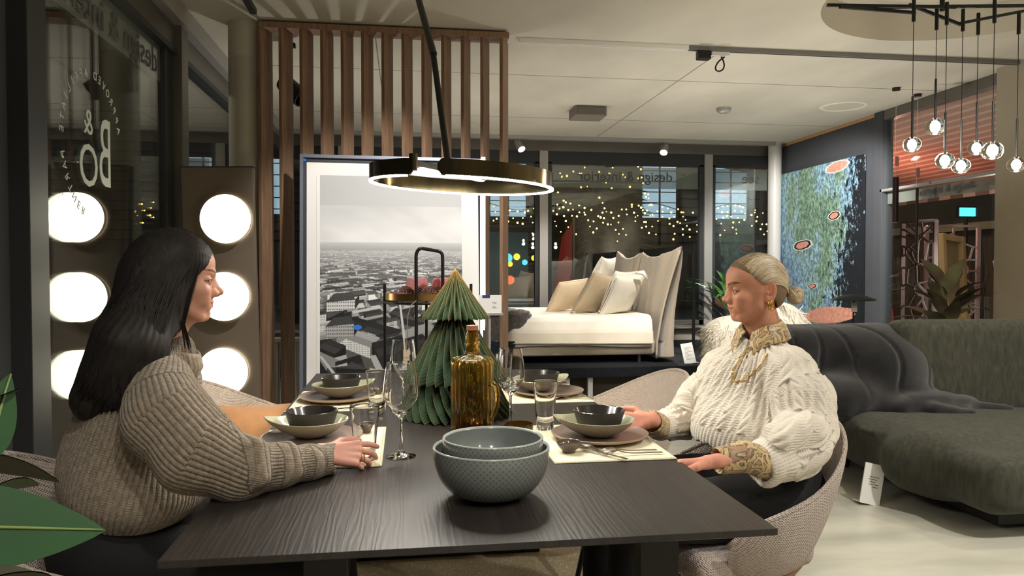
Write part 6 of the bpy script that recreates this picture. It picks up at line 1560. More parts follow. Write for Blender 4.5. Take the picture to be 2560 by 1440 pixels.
    hz = PY(330, 1300, 1.86).z
    s.rbox((-.75, 1.9, hz-.2), (.6, .6, .2), .002, .006, True)
    s.ell((-.74, 1.86, hz-.03), (.20, .19, .05), .01, True)
    V, Q = s.mesh(); N_ = vnormals(V, Q)
    ds, al, an = seg_param(V, sl); r_at = np.interp(al, np.cumsum([0]+[float(np.linalg.norm(np.array(b)-np.array(a))) for a, b in zip(sl[:-1], sl[1:])]), sr)
    ta = np.array(PY(420, 900, 1.86)); tb = np.array(PY(310, 1280, 1.86)); tax = (tb-ta)/np.linalg.norm(tb-ta)
    W_ = V-ta; tt = W_@tax; rad = W_-tt[:, None]*tax; ex = np.array((-1., 0, .0)); ex -= tax*(ex@tax); ex /= np.linalg.norm(ex); ey = np.cross(tax, ex)
    tang = np.arctan2(rad@ey, rad@ex)
    dl, all_, anl = seg_param(V, fl)
    slv = (ds < r_at*1.10) & (al > .03); slf = (dl < .098) & (all_ > .05) & ~slv
    slow = vnoise(V, 14, 3, 2)
    ph = np.where(slv, an*44+slow*.8+al*4, np.where(slf, anl*44, tang*100+slow*.9))
    rib = np.abs(np.sin(ph*.5+.0))**.55
    big = vnoise(V, 10, 7, 2)*.007+vnoise(V*np.array((1, 1, .6)), 28, 17, 1)*.0022
    V = V+N_*((rib-.8)*.0022*np.where(slv, np.clip((r_at-.048)/.03, 0, 1), 1)+big)[:, None]
    KN = mat('taupe_knit', (132, 116, 96), .95, col2=(166, 150, 128), vscale=90, bump=.9, bscale=520, sheen=.4)
    sw_ = np_mesh('sweater', V, Q, KN, o)
    for nm_, dat in (('ph', ph), ('ln', np.where(slv, al, np.where(slf, all_, tt)))): at_ = sw_.data.attributes.new(nm_, 'FLOAT', 'POINT'); at_.data.foreach_set('value', dat.astype(np.float32))
    N = NT(KN); p = N.n['Principled BSDF']; old = p.inputs['Normal'].links[0].from_socket
    A1 = N.new('ShaderNodeAttribute'); A1.attribute_name = 'ph'; h_ = N.new('ShaderNodeMath', operation='MULTIPLY'); h_.inputs[1].default_value = .5; N.link(A1.outputs['Fac'], h_.inputs[0])
    s1 = N.new('ShaderNodeMath', operation='SINE'); N.link(h_.outputs[0], s1.inputs[0]); a1 = N.new('ShaderNodeMath', operation='ABSOLUTE'); N.link(s1.outputs[0], a1.inputs[0]); p1 = N.new('ShaderNodeMath', operation='POWER'); p1.inputs[1].default_value = .5; N.link(a1.outputs[0], p1.inputs[0])
    A2 = N.new('ShaderNodeAttribute'); A2.attribute_name = 'ln'; h2 = N.new('ShaderNodeMath', operation='MULTIPLY'); h2.inputs[1].default_value = 1250.; N.link(A2.outputs['Fac'], h2.inputs[0]); s2_ = N.new('ShaderNodeMath', operation='SINE'); N.link(h2.outputs[0], s2_.inputs[0])
    m2 = N.new('ShaderNodeMath', operation='MULTIPLY_ADD'); m2.inputs[1].default_value = .07; N.link(s2_.outputs[0], m2.inputs[0]); N.link(p1.outputs[0], m2.inputs[2])
    b2 = N.new('ShaderNodeBump'); b2.inputs['Strength'].default_value = 1.; b2.inputs['Distance'].default_value = .0042; N.link(m2.outputs[0], b2.inputs['Height']); N.link(old, b2.inputs['Normal']); N.link(b2.outputs[0], p.inputs['Normal'])
    # ribbed collar
    c0 = PY(436, 876, 1.86); mb = MB(); nn = 120
    for zz, rr in ((-.040, .046), (-.022, .0585), (.004, .0570), (.012, .0555), (.006, .0520), (-.02, .048)):
        for a in range(nn):
            t = 2*pi*a/nn; q = rr+.0016*(abs(sin(a*nn/12.*pi/nn*3))); mb.v.append((c0.x+q*cos(t)*1.02-.15*(zz), c0.y+q*sin(t), c0.z+zz-.02*cos(t)))
    mb.f += [list(map(int, f)) for f in grid_faces(6, nn, False, True)]; mb.m += [0]*(5*nn)
    mb.build('collar', KN, o, smooth=True)
    # trousers
    s = SDF((-.95, 1.5, .06), (.06, 2.25, .80), .009); BL = mat('black_trousers', (22, 21, 22), .85, bump=.3, bscale=90)
    s.ell((-.67, 1.86, .60), (.145, .18, .13), .05)
    for y, dy in ((1.75, -.02), (1.94, .02)): s.cap((-.66, y+.02, .56), (-.20, y+dy, .575), .092, .070, .04); s.cap((-.20, y+dy, .575), (-.16, y+dy, .12), .068, .05, .03)
    V, Q = s.mesh(); V += vnormals(V, Q)*vnoise(V, 30, 4)[:, None]*.004; np_mesh('trousers', V, Q, BL, o)
    for y in (1.73, 1.96): shoe(o, (-.12, y, .013), 0, M['black'])
    # hair
    HAIR = mat('dark_hair', (28, 25, 24), .6, col2=(42, 37, 35), vscale=3, stretch=(40, 40, 2), spec=.28)
    s = SDF((-1.10, 1.58, .80), (-.40, 2.06, 1.40), .0042)
    s.ell(HM @ Vector((-.012, 0, .034)), (.096, .084, .089), .01, M=HM.to_3x3())
    s.ell(HM @ Vector((-.045, 0, -.01)), (.075, .083, .10), .03, M=HM.to_3x3())
    s.cap(PY(392, 720, 1.84), PY(345, 850, 1.80), .082, .085, .03, sc=(1, 1.1, 1)); s.cap(PY(345, 850, 1.80), PY(265, 985, 1.79), .085, .064, .03, sc=(1, 1.75, 1)); s.cap(PY(345, 880, 1.74), PY(315, 985, 1.72), .060, .050, .03)
    s.cap(PY(410, 740, 1.79), PY(405, 830, 1.78), .030, .022, .03); s.cap(PY(405, 830, 1.785), PY(370, 930, 1.775), .024, .03, .03)
    # keep the face free
    s.ell(HM @ Vector((.100, 0, -.055)), (.078, .13, .098), .012, True, M=(HM @ Matrix.Rotation(R(-16), 4, 'Y')).to_3x3()); s.ell(HM @ Vector((.105, 0, .030)), (.026, .10, .035), .01, True)
    s.ell(HM @ Vector((.035, 0, -.150)), (.07, .12, .045), .01, True)
    cut = PY(262, 1028, 1.86).z; s.rbox((-.8, 1.86, cut-.2), (.5, .3, .2), .001, .004, True)
    V, Q = s.mesh(); N_ = vnormals(V, Q)
    # strands: ripple along the fall of the hair
    fa = np.array(PY(430, 620, 1.86)); fd = np.array(PY(262, 985, 1.86))-fa; fd /= np.linalg.norm(fd)
    u_ = (V-fa)-((V-fa)@fd)[:, None]*fd; sidev = np.cross(fd, (0, 1, 0)); q = np.arctan2(u_@np.array((0, 1., 0)), u_@sidev)
    V = V+N_*(np.sin(q*70+vnoise(V, 18, 2)*3)*.0008+vnoise(V, 22, 3)*.0030)[:, None]
    hb = np_mesh('hair', V, Q, HAIR, o); hbv = bvh_of(V, Q)
    rs = np.random.RandomState(5); mb = MB()
    for k in range(1150):
        a = rs.rand()*2-1; side = -1 if rs.rand() < .8 else 1
        # start near the parting, over the side of the head, then down the back
        t0 = rs.rand(); st = HM @ Vector((.078-.15*t0, side*(.006+.004*rs.rand()), .118-.025*abs(t0-.45)*2))
        b_ = rs.rand(); f_ = rs.rand()
        m1 = HM @ Vector((.040-.10*t0-.02*b_, side*.088, .035-.02*b_))
        m2 = PY(420-110*t0, 760, 1.86+side*.090); e0 = PY(400-150*(t0*.75+.25*f_), 900, 1.80+side*(.125-.03*rs.rand())); e1 = PY(400-228*(t0*.7+.3*f_), 1035-45*((t0*.7+.3*f_))*rs.rand()+10*rs.rand()-26*(t0 > .75), 1.79+side*(.125-.085*rs.rand()))
        P_ = [st, m1, m2, e0, e1]; pts = []
        for i in range(4):
            p0, p1, p2, p3 = P_[max(0, i-1)], P_[i], P_[i+1], P_[min(4, i+2)]
            for t in (0, .25, .5, .75): pts.append(.5*((2*p1)+(p2-p0)*t+(2*p0-5*p1+4*p2-p3)*t*t+(3*p1-p0-3*p2+p3)*t**3))
        pts = [on_surface(hbv, p, .0006+.0012*rs.rand()) for i, p in enumerate(pts)]; pts.append(P_[-1]*.4+pts[-1]*.6+Vector((-.004, 0, -.012*rs.rand())))
        pts = smooth_pts(pts)
        mb.tube(pts, [.0009+.0008*rs.rand()]*(len(pts)-1)+[.0003], 3, False)
    for k in range(26):     # loose strands in front of the ear
        x_ = rs.rand(); mb.tube([HM @ Vector((.055, -.070, .045)), HM @ Vector((.028+.01*x_, -.083, -.03)), PY(452+10*x_, 810, 1.785), PY(462+18*x_, 868+16*rs.rand(), 1.79)], [.0012, .0012, .0011, .0003], 3, False)
    tag(mb.build('hair_strands', HAIR, hb, smooth=True), kind='stuff')
    return o
woman_left()

# ======== the blonde woman on the right
def woman_right():
    Y = 2.12; hp = PY(1887, 724, Y); hh = R(175); k = .945
    o = thing('person', 'blonde woman with a low bun in a cream cable-knit sweater, hand on a bowl', 'person', (1.08, 2.1, 0))
    HM = frame(hp, hh, R(-3), R(0))
    HV, HQ, S = head_sdf(k, k*.98, k*.965, smile=.55, nose=.0, neck=(-3.6, 0, -16), lipfull=.85, earx=-2.0)
    HC = head_colors(HV, S, (198, 140, 112), (178, 98, 90), (72, 50, 36), .55, browth=.52)
    def Hp(x, y, z): return HM @ Vector((x*S[0], y*S[1], z*S[2]))
    # her right hand on the far side of the bowl
    hf = Matrix.Translation((.676, 2.112, .782)) @ Matrix.Rotation(R(172), 4, 'Z') @ Matrix.Rotation(R(8), 4, 'Y') @ Matrix.Rotation(R(-62), 4, 'X')
    RV, RQ, tr_ = hand_sdf(hf, ((30, 35, 25), (34, 36, 26), (36, 38, 28), (38, 38, 28)), -1, scale=.86, wrist_to=(.785, 2.185, .760), thumb_dir=((.55, .75, -.2), (.85, .35, -.45), (.9, .05, -.5)))
    lf = Matrix.Translation((.728, 1.790, .742)) @ Matrix.Rotation(R(170), 4, 'Z') @ Matrix.Rotation(R(4), 4, 'Y') @ Matrix.Rotation(R(14), 4, 'X')
    LV, LQ, _ = hand_sdf(lf, ((20, 45, 35), (24, 50, 40), (28, 52, 40), (30, 52, 40)), 1, scale=.90, wrist_to=(.90, 1.81, .742), thumb_dir=((.75, .5, -.2), (.95, .1, -.2), (.98, .0, -.2)))
    sk = lin((212, 146, 124)); RC = np.tile(np.array(sk), (len(RV), 1)); LC = np.tile(np.array(sk), (len(LV), 1))
    tc_ = PY(1890, 1000, 2.12); lsh = PY(1970, 945, 2.00); lel = PY(2045, 1105, 1.88); rsh = PY(1810, 940, 2.24); rel = PY(1700, 1040, 2.32)
    s = SDF((.6, 1.65, .30), (1.5, 2.55, 1.25), .007)
    s.cap(PY(1893, 985, 2.12), PY(1900, 1130, 2.10), .065, .07, .05, sc=(1.1, 1.1, 1)); s.cap(lsh, rsh, .030, .030, .04); s.ell((1.10, 2.08, .60), (.09, .10, .09), .05); s.cap(PY(1900, 960, 2.12), PY(1905, 880, 2.12), .045, .042, .03)
    for ap in ([lsh, PY(2003, 1010, 1.95), PY(2000, 1095, 1.90), PY(1930, 1148, 1.84), Vector((.88, 1.81, .745))], [rsh, PY(1755, 1000, 2.28), PY(1712, 1048, 2.28), PY(1646, 1066, 2.20), Vector((.760, 2.160, .764))]):
        for a_, b_, r_ in zip(ap[:-1], ap[1:], (.040, .036, .032, .025)): s.cap(a_, b_, r_, r_*.9, .01)
    BV, BQ = s.mesh(); BC = np.tile(np.array(lin((198, 140, 112))), (len(BV), 1))
    V, Q, C_ = merge([(tf(HV, HM), HQ, HC), (RV, RQ, RC), (LV, LQ, LC), (BV, BQ, BC)])
    np_mesh('body', V, Q, SKIN, o, cols=C_)
    for y in (1, -1): eye_parts(o, HM, S, y, mat('iris_hazel', (86, 70, 48), .2, coat=.6), (1, -.05 if y > 0 else -.05, -.05)); lashes(o, HM, S, y)
    nm = mat('nail_dark', (40, 18, 20), .2, coat=.6)
    for p, d, n, r in tr_: MB().ball((0, 0, 0), r*.75, 12, 8, (1, 1, .35)).build('nail', nm, o, world=False, smooth=True).matrix_local = Matrix.Translation(p+n*r*.65-d*r*.1-Vector(o.location)) @ n.to_track_quat('Z', 'Y').to_matrix().to_4x4()
    gold = mat('gold_jewel', (226, 182, 104), .2, 1.)
    for dx in (0, .006):
        c = Hp(-1.6, 7.6, -5.0)+Vector((dx*.6, -dx, 0)); MB().tube([c+Vector((.0085*cos(t)*.6, .0085*cos(t)*.5, .0145*sin(t))) for t in np.linspace(0, 2*pi, 24)], .0023, 8).build('earring', gold, o, smooth=True)
    # sweater
    SW = mat('cream_knit', (226, 218, 204), .95, var=.03, vscale=30, bump=.45, bscale=420, sheen=.3)
    h = .0027; s = SDF((.74, 1.60, .64), (1.46, 2.52, 1.13), h)
    fx = Vector((-.82, -.57, 0))   # chest direction
    s.ell(PY(1880, 1000, 2.12), (.112, .158, .165), .05, M=Matrix.Rotation(R(35), 3, 'Z'))
    s.ell(PY(1860, 1080, 2.08), (.118, .165, .115), .05, M=Matrix.Rotation(R(35), 3, 'Z'))
    s.cap(PY(1975, 925, 2.02), PY(1815, 915, 2.24), .062, .056, .06); s.cap(PY(1905, 915, 2.13), PY(1907, 872, 2.13), .075, .060, .045)
    sl = [PY(1970, 940, 2.00), PY(2003, 1000, 1.95), PY(2010, 1075, 1.91), PY(1985, 1122, 1.87), PY(1916, 1156, 1.835)]; sr = [.070, .078, .076, .068, .056]
    for a, b, r0, r1 in zip(sl[:-1], sl[1:], sr[:-1], sr[1:]): s.cap(a, b, r0, r1, .025)
    s.cap(PY(2000, 1070, 1.87), PY(1940, 1085, 1.85), .045, .034, .02); s.cap(PY(2015, 1115, 1.88), PY(1965, 1160, 1.85), .036, .028, .02); s.cap(PY(1900, 1130, 1.84), PY(1918, 1192, 1.82), .024, .022, .016)
    fl = [PY(1805, 935, 2.25), PY(1755, 1000, 2.28), PY(1712, 1048, 2.28), PY(1646, 1066, 2.20)]; fr = [.066, .066, .052, .040]
    for a, b, r0, r1 in zip(fl[:-1], fl[1:], fr[:-1], fr[1:]): s.cap(a, b, r0, r1, .025)
    s.cap(PY(1712, 1000, 2.26), PY(1690, 1075, 2.24), .028, .024, .02); s.cap(PY(1682, 1035, 2.22), PY(1672, 1080, 2.22), .018, .016, .012)
    # neck opening, cuffs, hem
    s.ell(PY(1905, 848, 2.12), (.052, .052, .034), .010, True)
    d1 = (Vector(sl[-1])-Vector(sl[-2])).normalized(); s.cap(Vector(sl[-1])-d1*.02, Vector(sl[-1])+d1*.08, .046, .046, .004, True)
    d2 = (Vector(fl[-1])-Vector(fl[-2])).normalized(); s.cap(Vector(fl[-1])-d2*.01, Vector(fl[-1])+d2*.08, .034, .034, .004, True)
    hl = PY(1710, 1105, 2.10).z; hr = PY(1880, 1155, 1.95).z
    tl = np.array(PY(1720, 1110, 2.10)); 
    def hemcut(X, Y_, Z): 
        t = np.clip((X-tl[0])/.35, 0, 1); return np.maximum(Z-(hl+(hr-hl)*t+.004*np.sin(X*160)), -(.02+0*X)-0*Z) if False else Z-(hl+(hr-hl)*t+.004*np.sin(X*160)+.004*np.sin(Y_*150))
    m_ = s.a.copy(); s.op((.70, 1.95, .60), (1.40, 2.5, .80), lambda X, Y_, Z: hemcut(X, Y_, Z)+0*Y_, .004, True)
    # (sleeve volumes are kept below the hem line)
    s2 = SDF((.74, 1.60, .64), (1.46, 2.52, 1.13), h)
    for a, b, r0, r1 in zip(sl[:-1], sl[1:], sr[:-1], sr[1:]): s2.cap(a, b, r0, r1, .025)
    s2.cap(PY(2015, 1075, 1.84), PY(1955, 1100, 1.82), .045, .035, .02); s2.cap(PY(2035, 1120, 1.85), PY(1975, 1165, 1.82), .040, .030, .02)
    s2.cap(Vector(sl[-1])-d1*.02, Vector(sl[-1])+d1*.08, .046, .046, .004, True)
    for a, b, r0, r1 in zip(fl[:-1], fl[1:], fr[:-1], fr[1:]): s2.cap(a, b, r0, r1, .02)
    s2.cap(Vector(fl[-1])-d2*.01, Vector(fl[-1])+d2*.08, .034, .034, .004, True)
    s.a = np.minimum(s.a, s2.a); del s2, m_
    V, Q = s.mesh(); N_ = vnormals(V, Q)
    ds, al, an = seg_param(V, sl); rl = np.interp(al, np.cumsum([0]+[float((Vector(b)-Vector(a)).length) for a, b in zip(sl[:-1], sl[1:])]), sr)
    df, alf, anf = seg_param(V, fl); rf = np.interp(alf, np.cumsum([0]+[float((Vector(b)-Vector(a)).length) for a, b in zip(fl[:-1], fl[1:])]), fr)
    c = np.array(PY(1890, 1000, 2.12)); th = np.arctan2(V[:, 1]-c[1], V[:, 0]-c[0])
    sL = (ds < rl*1.13) & (al > .045); sF = (df < rf*1.15) & (alf > .05) & ~sL
    u = np.where(sL, an*.085, np.where(sF, anf*.07, (th % (2*pi))*.170-.32*(V[:, 2]-.95))); v = np.where(sL, al, np.where(sF, alf, -V[:, 2]+.05*u))
    def braid(du, v, amp, per, w): g = np.exp(-(du/w)**4); return g*amp*(.22+.78*np.abs(np.sin(pi*(v/per+du/(1.7*w))))**.5)
    p_ = .062; du = (u+.5*p_) % p_-.5*p_
    hgt = braid(du, v, .0095, .030, .0120)
    du2 = u % p_-.5*p_; hgt = np.maximum(hgt, braid(du2, v+.01, .0050, .020, .0060))
    flat = (np.abs(du) > .0145) & (np.abs(du2) > .0078)
    cuff = (sL & (al > al[sL].max()-.052)) | (sF & (alf > alf[sF].max()-.035)); hem = ~sL & ~sF & (V[:, 2] < hl+(hr-hl)*np.clip((V[:, 0]-tl[0])/.35, 0, 1)+.055)
    hgt = np.where(cuff | hem, .0032*np.abs(np.sin(u*2*pi/.026))**.6, hgt)
    V = V+N_*(hgt+vnoise(V, 16, 2, 2)*.0040)[:, None]
    sw_ = np_mesh('sweater', V, Q, SW, o)
    for nm_, dat in (('kv', v), ('kf', (flat & ~cuff & ~hem)*1.0)): at_ = sw_.data.attributes.new(nm_, 'FLOAT', 'POINT'); at_.data.foreach_set('value', np.asarray(dat, np.float32))
    N = NT(SW); p = N.n['Principled BSDF']; old = p.inputs['Normal'].links[0].from_socket
    A1 = N.new('ShaderNodeAttribute'); A1.attribute_name = 'kv'; A2 = N.new('ShaderNodeAttribute'); A2.attribute_name = 'kf'
    h_ = N.new('ShaderNodeMath', operation='MULTIPLY'); h_.inputs[1].default_value = 2*pi/.0068; N.link(A1.outputs['Fac'], h_.inputs[0]); s1 = N.new('ShaderNodeMath', operation='SINE'); N.link(h_.outputs[0], s1.inputs[0])
    m2 = N.new('ShaderNodeMath', operation='MULTIPLY'); N.link(s1.outputs[0], m2.inputs[0]); ma = N.new('ShaderNodeMath', operation='MULTIPLY_ADD'); ma.inputs[1].default_value = .75; ma.inputs[2].default_value = .25; N.link(A2.outputs['Fac'], ma.inputs[0]); N.link(ma.outputs[0], m2.inputs[1])
    b2 = N.new('ShaderNodeBump'); b2.inputs['Strength'].default_value = .7; b2.inputs['Distance'].default_value = .0009; N.link(m2.outputs[0], b2.inputs['Height']); N.link(old, b2.inputs['Normal']); N.link(b2.outputs[0], p.inputs['Normal'])
    # pearls sewn on
    rs = np.random.RandomState(4); front = np.where((V[:, 1] < 2.1) & (N_[:, 1] < -.3) & (V[:, 2] > .8))[0]; mb = MB()
    pm_ = mat('pearl', (238, 230, 216), .15, coat=.6)
    for i in rs.choice(front, 22): MB().ball((V[i]+N_[i]*.001).tolist(), .0032, 10, 8).build('pearl', pm_, o, smooth=True)
    # patterned blouse: collar and cuffs
    BLM = bpy.data.materials.new('patterned_blouse'); BLM.use_nodes = True; N = NT(BLM); p = N.n['Principled BSDF']; p.inputs['Roughness'].default_value = .5; p.inputs['Sheen Weight'].default_value = .2
    tc = N.new('ShaderNodeTexCoord'); n1 = N.new('ShaderNodeTexNoise'); n1.inputs['Scale'].default_value = 24; n1.inputs['Detail'].default_value = 3; n1.inputs['Distortion'].default_value = 1.2; N.link(tc.outputs['Object'], n1.inputs[0])
    r = N.new('ShaderNodeValToRGB'); e = r.color_ramp.elements; cols = [(0, (150, 116, 96)), (.40, (168, 136, 108)), (.445, (70, 52, 46)), (.47, (186, 160, 106)), (.54, (214, 190, 140)), (.585, (84, 64, 54)), (.62, (180, 150, 100)), (1, (128, 100, 92))]
    while len(e) < len(cols): e.new(.5)
    for kk, (ps, cc) in enumerate(cols): e[kk].position = ps; e[kk].color = (*lin(cc), 1)
    r.color_ramp.interpolation = 'LINEAR'; N.link(n1.outputs[0], r.inputs[0]); N.link(r.outputs[0], p.inputs['Base Color'])
    nu, nv = 90, 10; nb = PY(1903, 852, 2.12); hd = R(205)
    aa = np.linspace(R(14), R(346), nu)[:, None]*np.ones((1, nv)); tt = np.ones((nu, 1))*np.linspace(0, 1, nv)[None]
    fr_ = np.minimum(aa, 2*pi-aa)           # 0 at the opening
    openf = np.exp(-(fr_/R(34))**2)
    rad = .050+.004*(1-tt)+.032*tt**1.1+.014*openf*tt; zz = .058-.030*openf-(.052+.030*openf)*tt**1.1+.010*np.sin(tt*pi)
    zz = zz+.010*(1-openf)*np.cos(aa)*-1
    cx_ = nb.x+rad*np.cos(aa+hd)*1.06; cy_ = nb.y+rad*np.sin(aa+hd)*1.0
    Fr = np.stack([cx_, cy_, nb.z+zz], -1); Bk = Fr-np.stack([.0022*np.cos(aa+hd), .0022*np.sin(aa+hd), .0022+0*zz], -1)
    sheet('collar', Fr, Bk, BLM, o)
    s = SDF((.70, 1.70, .68), (1.14, 1.95, .90), .0028); wl_ = [Vector((.806, 1.802, .742)), Vector((.865, 1.807, .748)), PY(1922, 1158, 1.83)]
    s.cap(wl_[0], wl_[1], .036, .040, .006); s.cap(wl_[1], wl_[2], .040, .044, .01); d_ = (wl_[0]-wl_[1]).normalized(); s.cap(wl_[0]-d_*.03, wl_[0]+d_*.06, .0305, .0305, .003, True)
    V, Q = s.mesh(); V = V+vnormals(V, Q)*(vnoise(V, 60, 2, 2)*.0030)[:, None]; np_mesh('blouse_cuff', V, Q, BLM, o)
    s = SDF((.66, 2.05, .70), (1.0, 2.32, .92), .0028); a_ = Vector((.735, 2.140, .772)); b_ = Vector(fl[-1]); d_ = (a_-b_).normalized()
    s.cap(a_, b_+(b_-a_)*.2, .037, .042, .006); s.cap(a_-d_*.02, a_+d_*.06, .031, .031, .003, True)
    V, Q = s.mesh(); V = V+vnormals(V, Q)*(vnoise(V, 60, 3, 2)*.0030)[:, None]; np_mesh('blouse_cuff', V, Q, BLM, o)
    MB().ball(nb+Vector((-.052, -.045, .004)), .006, 12, 8).build('collar_button', M['black'], o, smooth=True)
    # necklace lying on the knit
    mb = MB(); A_ = [(1872, 868), (1850, 895), (1835, 925), (1830, 945), (1838, 955), (1862, 950), (1888, 930), (1908, 905), (1922, 880)]
    P_ = [PY(x, y, 2.0) for x, y in A_]
    sw = [c_ for c_ in o.children if c_.name.startswith('sweater')][0]; off = wloc(o)
    bvh = BVHTree.FromPolygons([v_.co+off for v_ in sw.data.vertices], [tuple(pp.vertices) for pp in sw.data.polygons])
    pp = []
    for i in range(len(A_)-1):
        for t in np.linspace(0, 1, 9)[:-1]: pp.append((A_[i][0]*(1-t)+A_[i+1][0]*t, A_[i][1]*(1-t)+A_[i+1][1]*t))
    cam_o = Vector((0, 0, CAM_Z)); hits = []
    for x, y in pp:
        d = pix(x, y).normalized(); hit, nrm, _, _ = bvh.ray_cast(cam_o, d)
        if hit is not None and 1.7 < hit.y < 2.3: hits.append(hit+nrm*.003)
    for i in range(len(hits)-1):
        a, b = hits[i], hits[i+1]; dd = (b-a)
        for j in range(2): c_ = a+dd*(j/2.); u2 = Vector((sin(i*2+j*1.7), 0, cos(i*2+j*1.7)))*.0012; mb.tube([c_-dd*.2+u2, c_+dd*.2-u2], .0024, 5)
    mb.build('necklace', gold, o, smooth=True)
    # trousers
    s = SDF((.40, 1.5, .04), (1.42, 2.45, .80), .009); BL = bpy.data.materials['black_trousers']
    s.ell((1.08, 2.07, .57), (.16, .18, .12), .05); s.ell((1.06, 2.07, .68), (.12, .15, .12), .05)
    for y, dy in ((1.96, -.06), (2.18, .02)): s.cap((1.05, y, .565), (.60, y+dy, .575), .098, .074, .04); s.cap((.60, y+dy, .575), (.60, y+dy, .10), .070, .055, .03)
    V, Q = s.mesh(); V += vnormals(V, Q)*vnoise(V, 30, 4)[:, None]*.004; np_mesh('trousers', V, Q, BL, o)
    for y in (1.90, 2.20): shoe(o, (.56, y, .013), pi, M['black'])
    # hair: slicked-back shell, combed strands, low bun
    HB = mat('blonde_hair', (172, 150, 118), .42, col2=(206, 186, 152), vscale=40); HD = mat('blonde_roots', (92, 72, 54), .4, col2=(130, 106, 78), vscale=6)
    s = SDF(Vector(hp)-Vector((.15, .14, .16)), Vector(hp)+Vector((.19, .14, .15)), .0026)
    s.ell(Hp(-1.1, 0, 3.05), tuple(np.array((9.35, 7.75, 8.85))*S), .01, M=HM.to_3x3()); s.ell(Hp(2.9, 0, 4.9), tuple(np.array((5.6, 6.3, 5.3))*S), .012, M=HM.to_3x3())
    s.ell(Hp(-4.8, 0, -1.8), tuple(np.array((4.6, 5.9, 5.2))*S), .02, M=HM.to_3x3())
    MR = (HM @ Matrix.Rotation(R(-33.8), 4, 'Y')).to_3x3(); cc_ = Hp(-1.8, 0, .9)+MR @ Vector((.078, 0, -.080)); s.rbox(cc_, (.085, .16, .080), .02, .012, True, M=MR)
    s.ell(Hp(1.0, 0, -7.4), tuple(np.array((7.2, 11, 6.9))*S), .006, True, M=(HM @ Matrix.Rotation(R(24), 4, 'Y')).to_3x3())
    for y in (1, -1): s.ell(Hp(-1.9, y*7.6, -1.0), (.021, .013, .033), .004, True)
    V, Q = s.mesh(); N_ = vnormals(V, Q); bun = Hp(-11.2, 0, -2.9)
    Lc = (np.array(V)-np.array(bun)); tht = np.arctan2(Lc[:, 1], Lc[:, 2]+.05)
    V = V+N_*(np.sin(tht*90)*.0002)[:, None]
    base = np_mesh('hair', V, Q, mat('blonde_base', (118, 98, 74), .6), o); hbv = bvh_of(V, Q)
    rs = np.random.RandomState(8); mb = MB(); mbd = MB(); mbl = MB(); cen = Hp(-1.1, 0, 2.6); rad3 = np.array((9.62, 8.05, 9.22))*S
    Hi = HM.inverted()
    def proj_(p, lift=0.):
        q = Hi @ p; c0 = np.array((-1.1, 0, 2.6))*S; dv = np.array(q)-c0
        if q.x > 2.5*S[0]: rr3 = rad3*np.array((1.0, .97, 1.0))
        else: rr3 = rad3
        kx = math.sqrt(((dv/rr3)**2).sum()); dv = dv/kx*(1+lift); return HM @ Vector((c0+dv).tolist())
    for kk in range(2600):
        side = 1 if rs.rand() < .72 else -1; t = rs.rand()
        # hairline from the forehead's top (t=0) along the temple to the ear (t=1)
        x_ = 9.4-10.9*t; y_ = side*(7.2*rs.rand()**.7 if t < .62 and rs.rand() < .75 else (0.1+7.2*min(1, t*1.2)**.8)); z_ = 2.0+.67*(x_-1)+.1+.8*rs.rand()
        st = Hp(x_, y_, z_); pts = []
        for i in range(19):
            q = i/18; p = st*(1-q)+bun*q+(HM.to_3x3() @ Vector((0, side*.035*t, .105*(1-t)**1.2+.022)))*sin(pi*q); lift = .012*sin(q*pi)+.014*rs.rand()
            pts.append(on_surface(hbv, proj_(p, lift), .0010+.0018*rs.rand()) if q < .90 else bun+(p-bun)*.6+Vector((0, 0, .005*rs.normal())))
        pts = smooth_pts(pts)
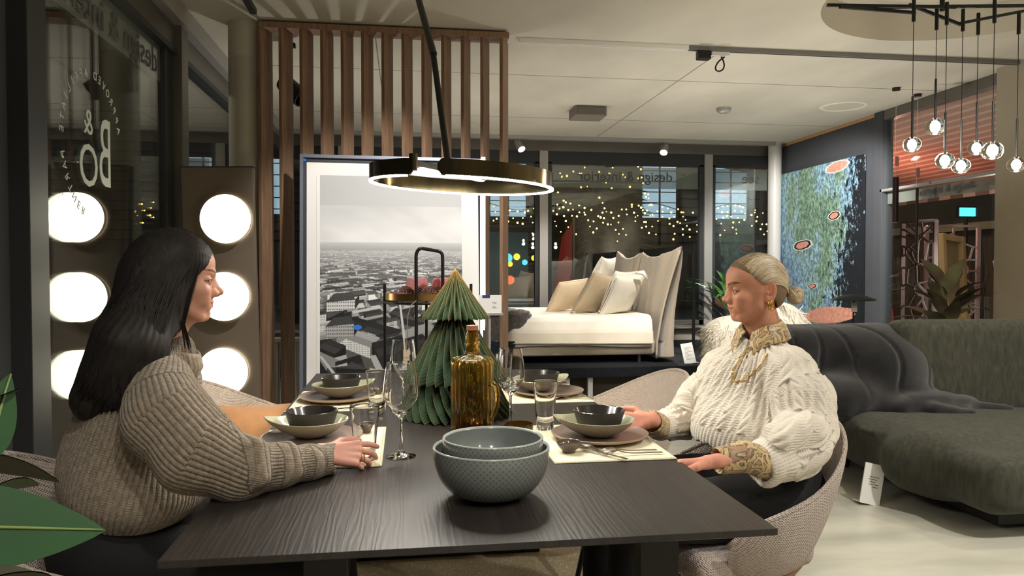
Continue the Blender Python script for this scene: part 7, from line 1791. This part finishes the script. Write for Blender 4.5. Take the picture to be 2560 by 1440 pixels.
        (mbd if rs.rand() < .12+.75*max(0, 1-t*3.2) else (mbl if rs.rand() < .35 else mb)).tube(pts, [.0005]+[.0007+.0004*rs.rand()]*17+[.0011], 3, False)
    tag(mb.build('hair_strands', HB, base, smooth=True), kind='stuff'); tag(mbd.build('hair_roots', HD, base, smooth=True), kind='stuff'); tag(mbl.build('hair_highlights', mat('blonde_light', (232, 216, 186), .4), base, smooth=True), kind='stuff')
    # the bun: a coil of strands
    mb = MB(); bc = Hp(-12.6, 1.2, -2.6); bx_ = Vector((.92, .38, 0)); by_ = Vector((0, 0, 1)); bz_ = bx_.cross(by_)
    for kk in range(420):
        ph0 = rs.rand()*2*pi; r0 = .0155+.004*rs.rand(); mr = .0175+.0025*rs.rand(); tw = rs.rand()*2*pi; pts = []
        for i in range(9):
            a = ph0+i*.26; b = tw+i*.55; q = r0*1.0+mr*.62*cos(b); pts.append(bc+(bx_*cos(a)+by_*sin(a)*.95)*(.0165+mr*.62*cos(b))+bz_*(mr*.80*sin(b)))
        mb.tube(pts, [.0004]+[.0014]*7+[.0004], 3, False)
    bunp = mb.build('bun_strands', HB, base, smooth=True); tag(bunp, kind='stuff')
    s = SDF(bc-Vector((.05,)*3), bc+Vector((.05,)*3), .0025); s.ell(bc, (.0215, .017, .0215), .002); V, Q = s.mesh(); np_mesh('bun', V, Q, HB, o)
    mb = MB()
    for kk in range(34): d = Vector((.5+rs.rand()*.6, rs.normal()*.4, .5+rs.rand()*.8)).normalized(); b0 = Hp(-9.0, rs.normal()*1.2, 1.5-rs.rand()*3); mb.tube([b0, b0+d*.018, b0+d*.036+Vector((.006, 0, -.002))], [.0006, .0004, .0001], 3, False)
    for kk in range(20): b0 = Hp(-6-rs.rand()*2, 5.0-rs.rand()*3, -5.5); mb.tube([b0, b0+Vector((.006, -.004, -.018)), b0+Vector((.018*rs.rand(), -.01, -.036))], [.0006, .0004, .0001], 3, False)
    tag(mb.build('loose_hair', HB, base), kind='stuff')
    return o
woman_right()
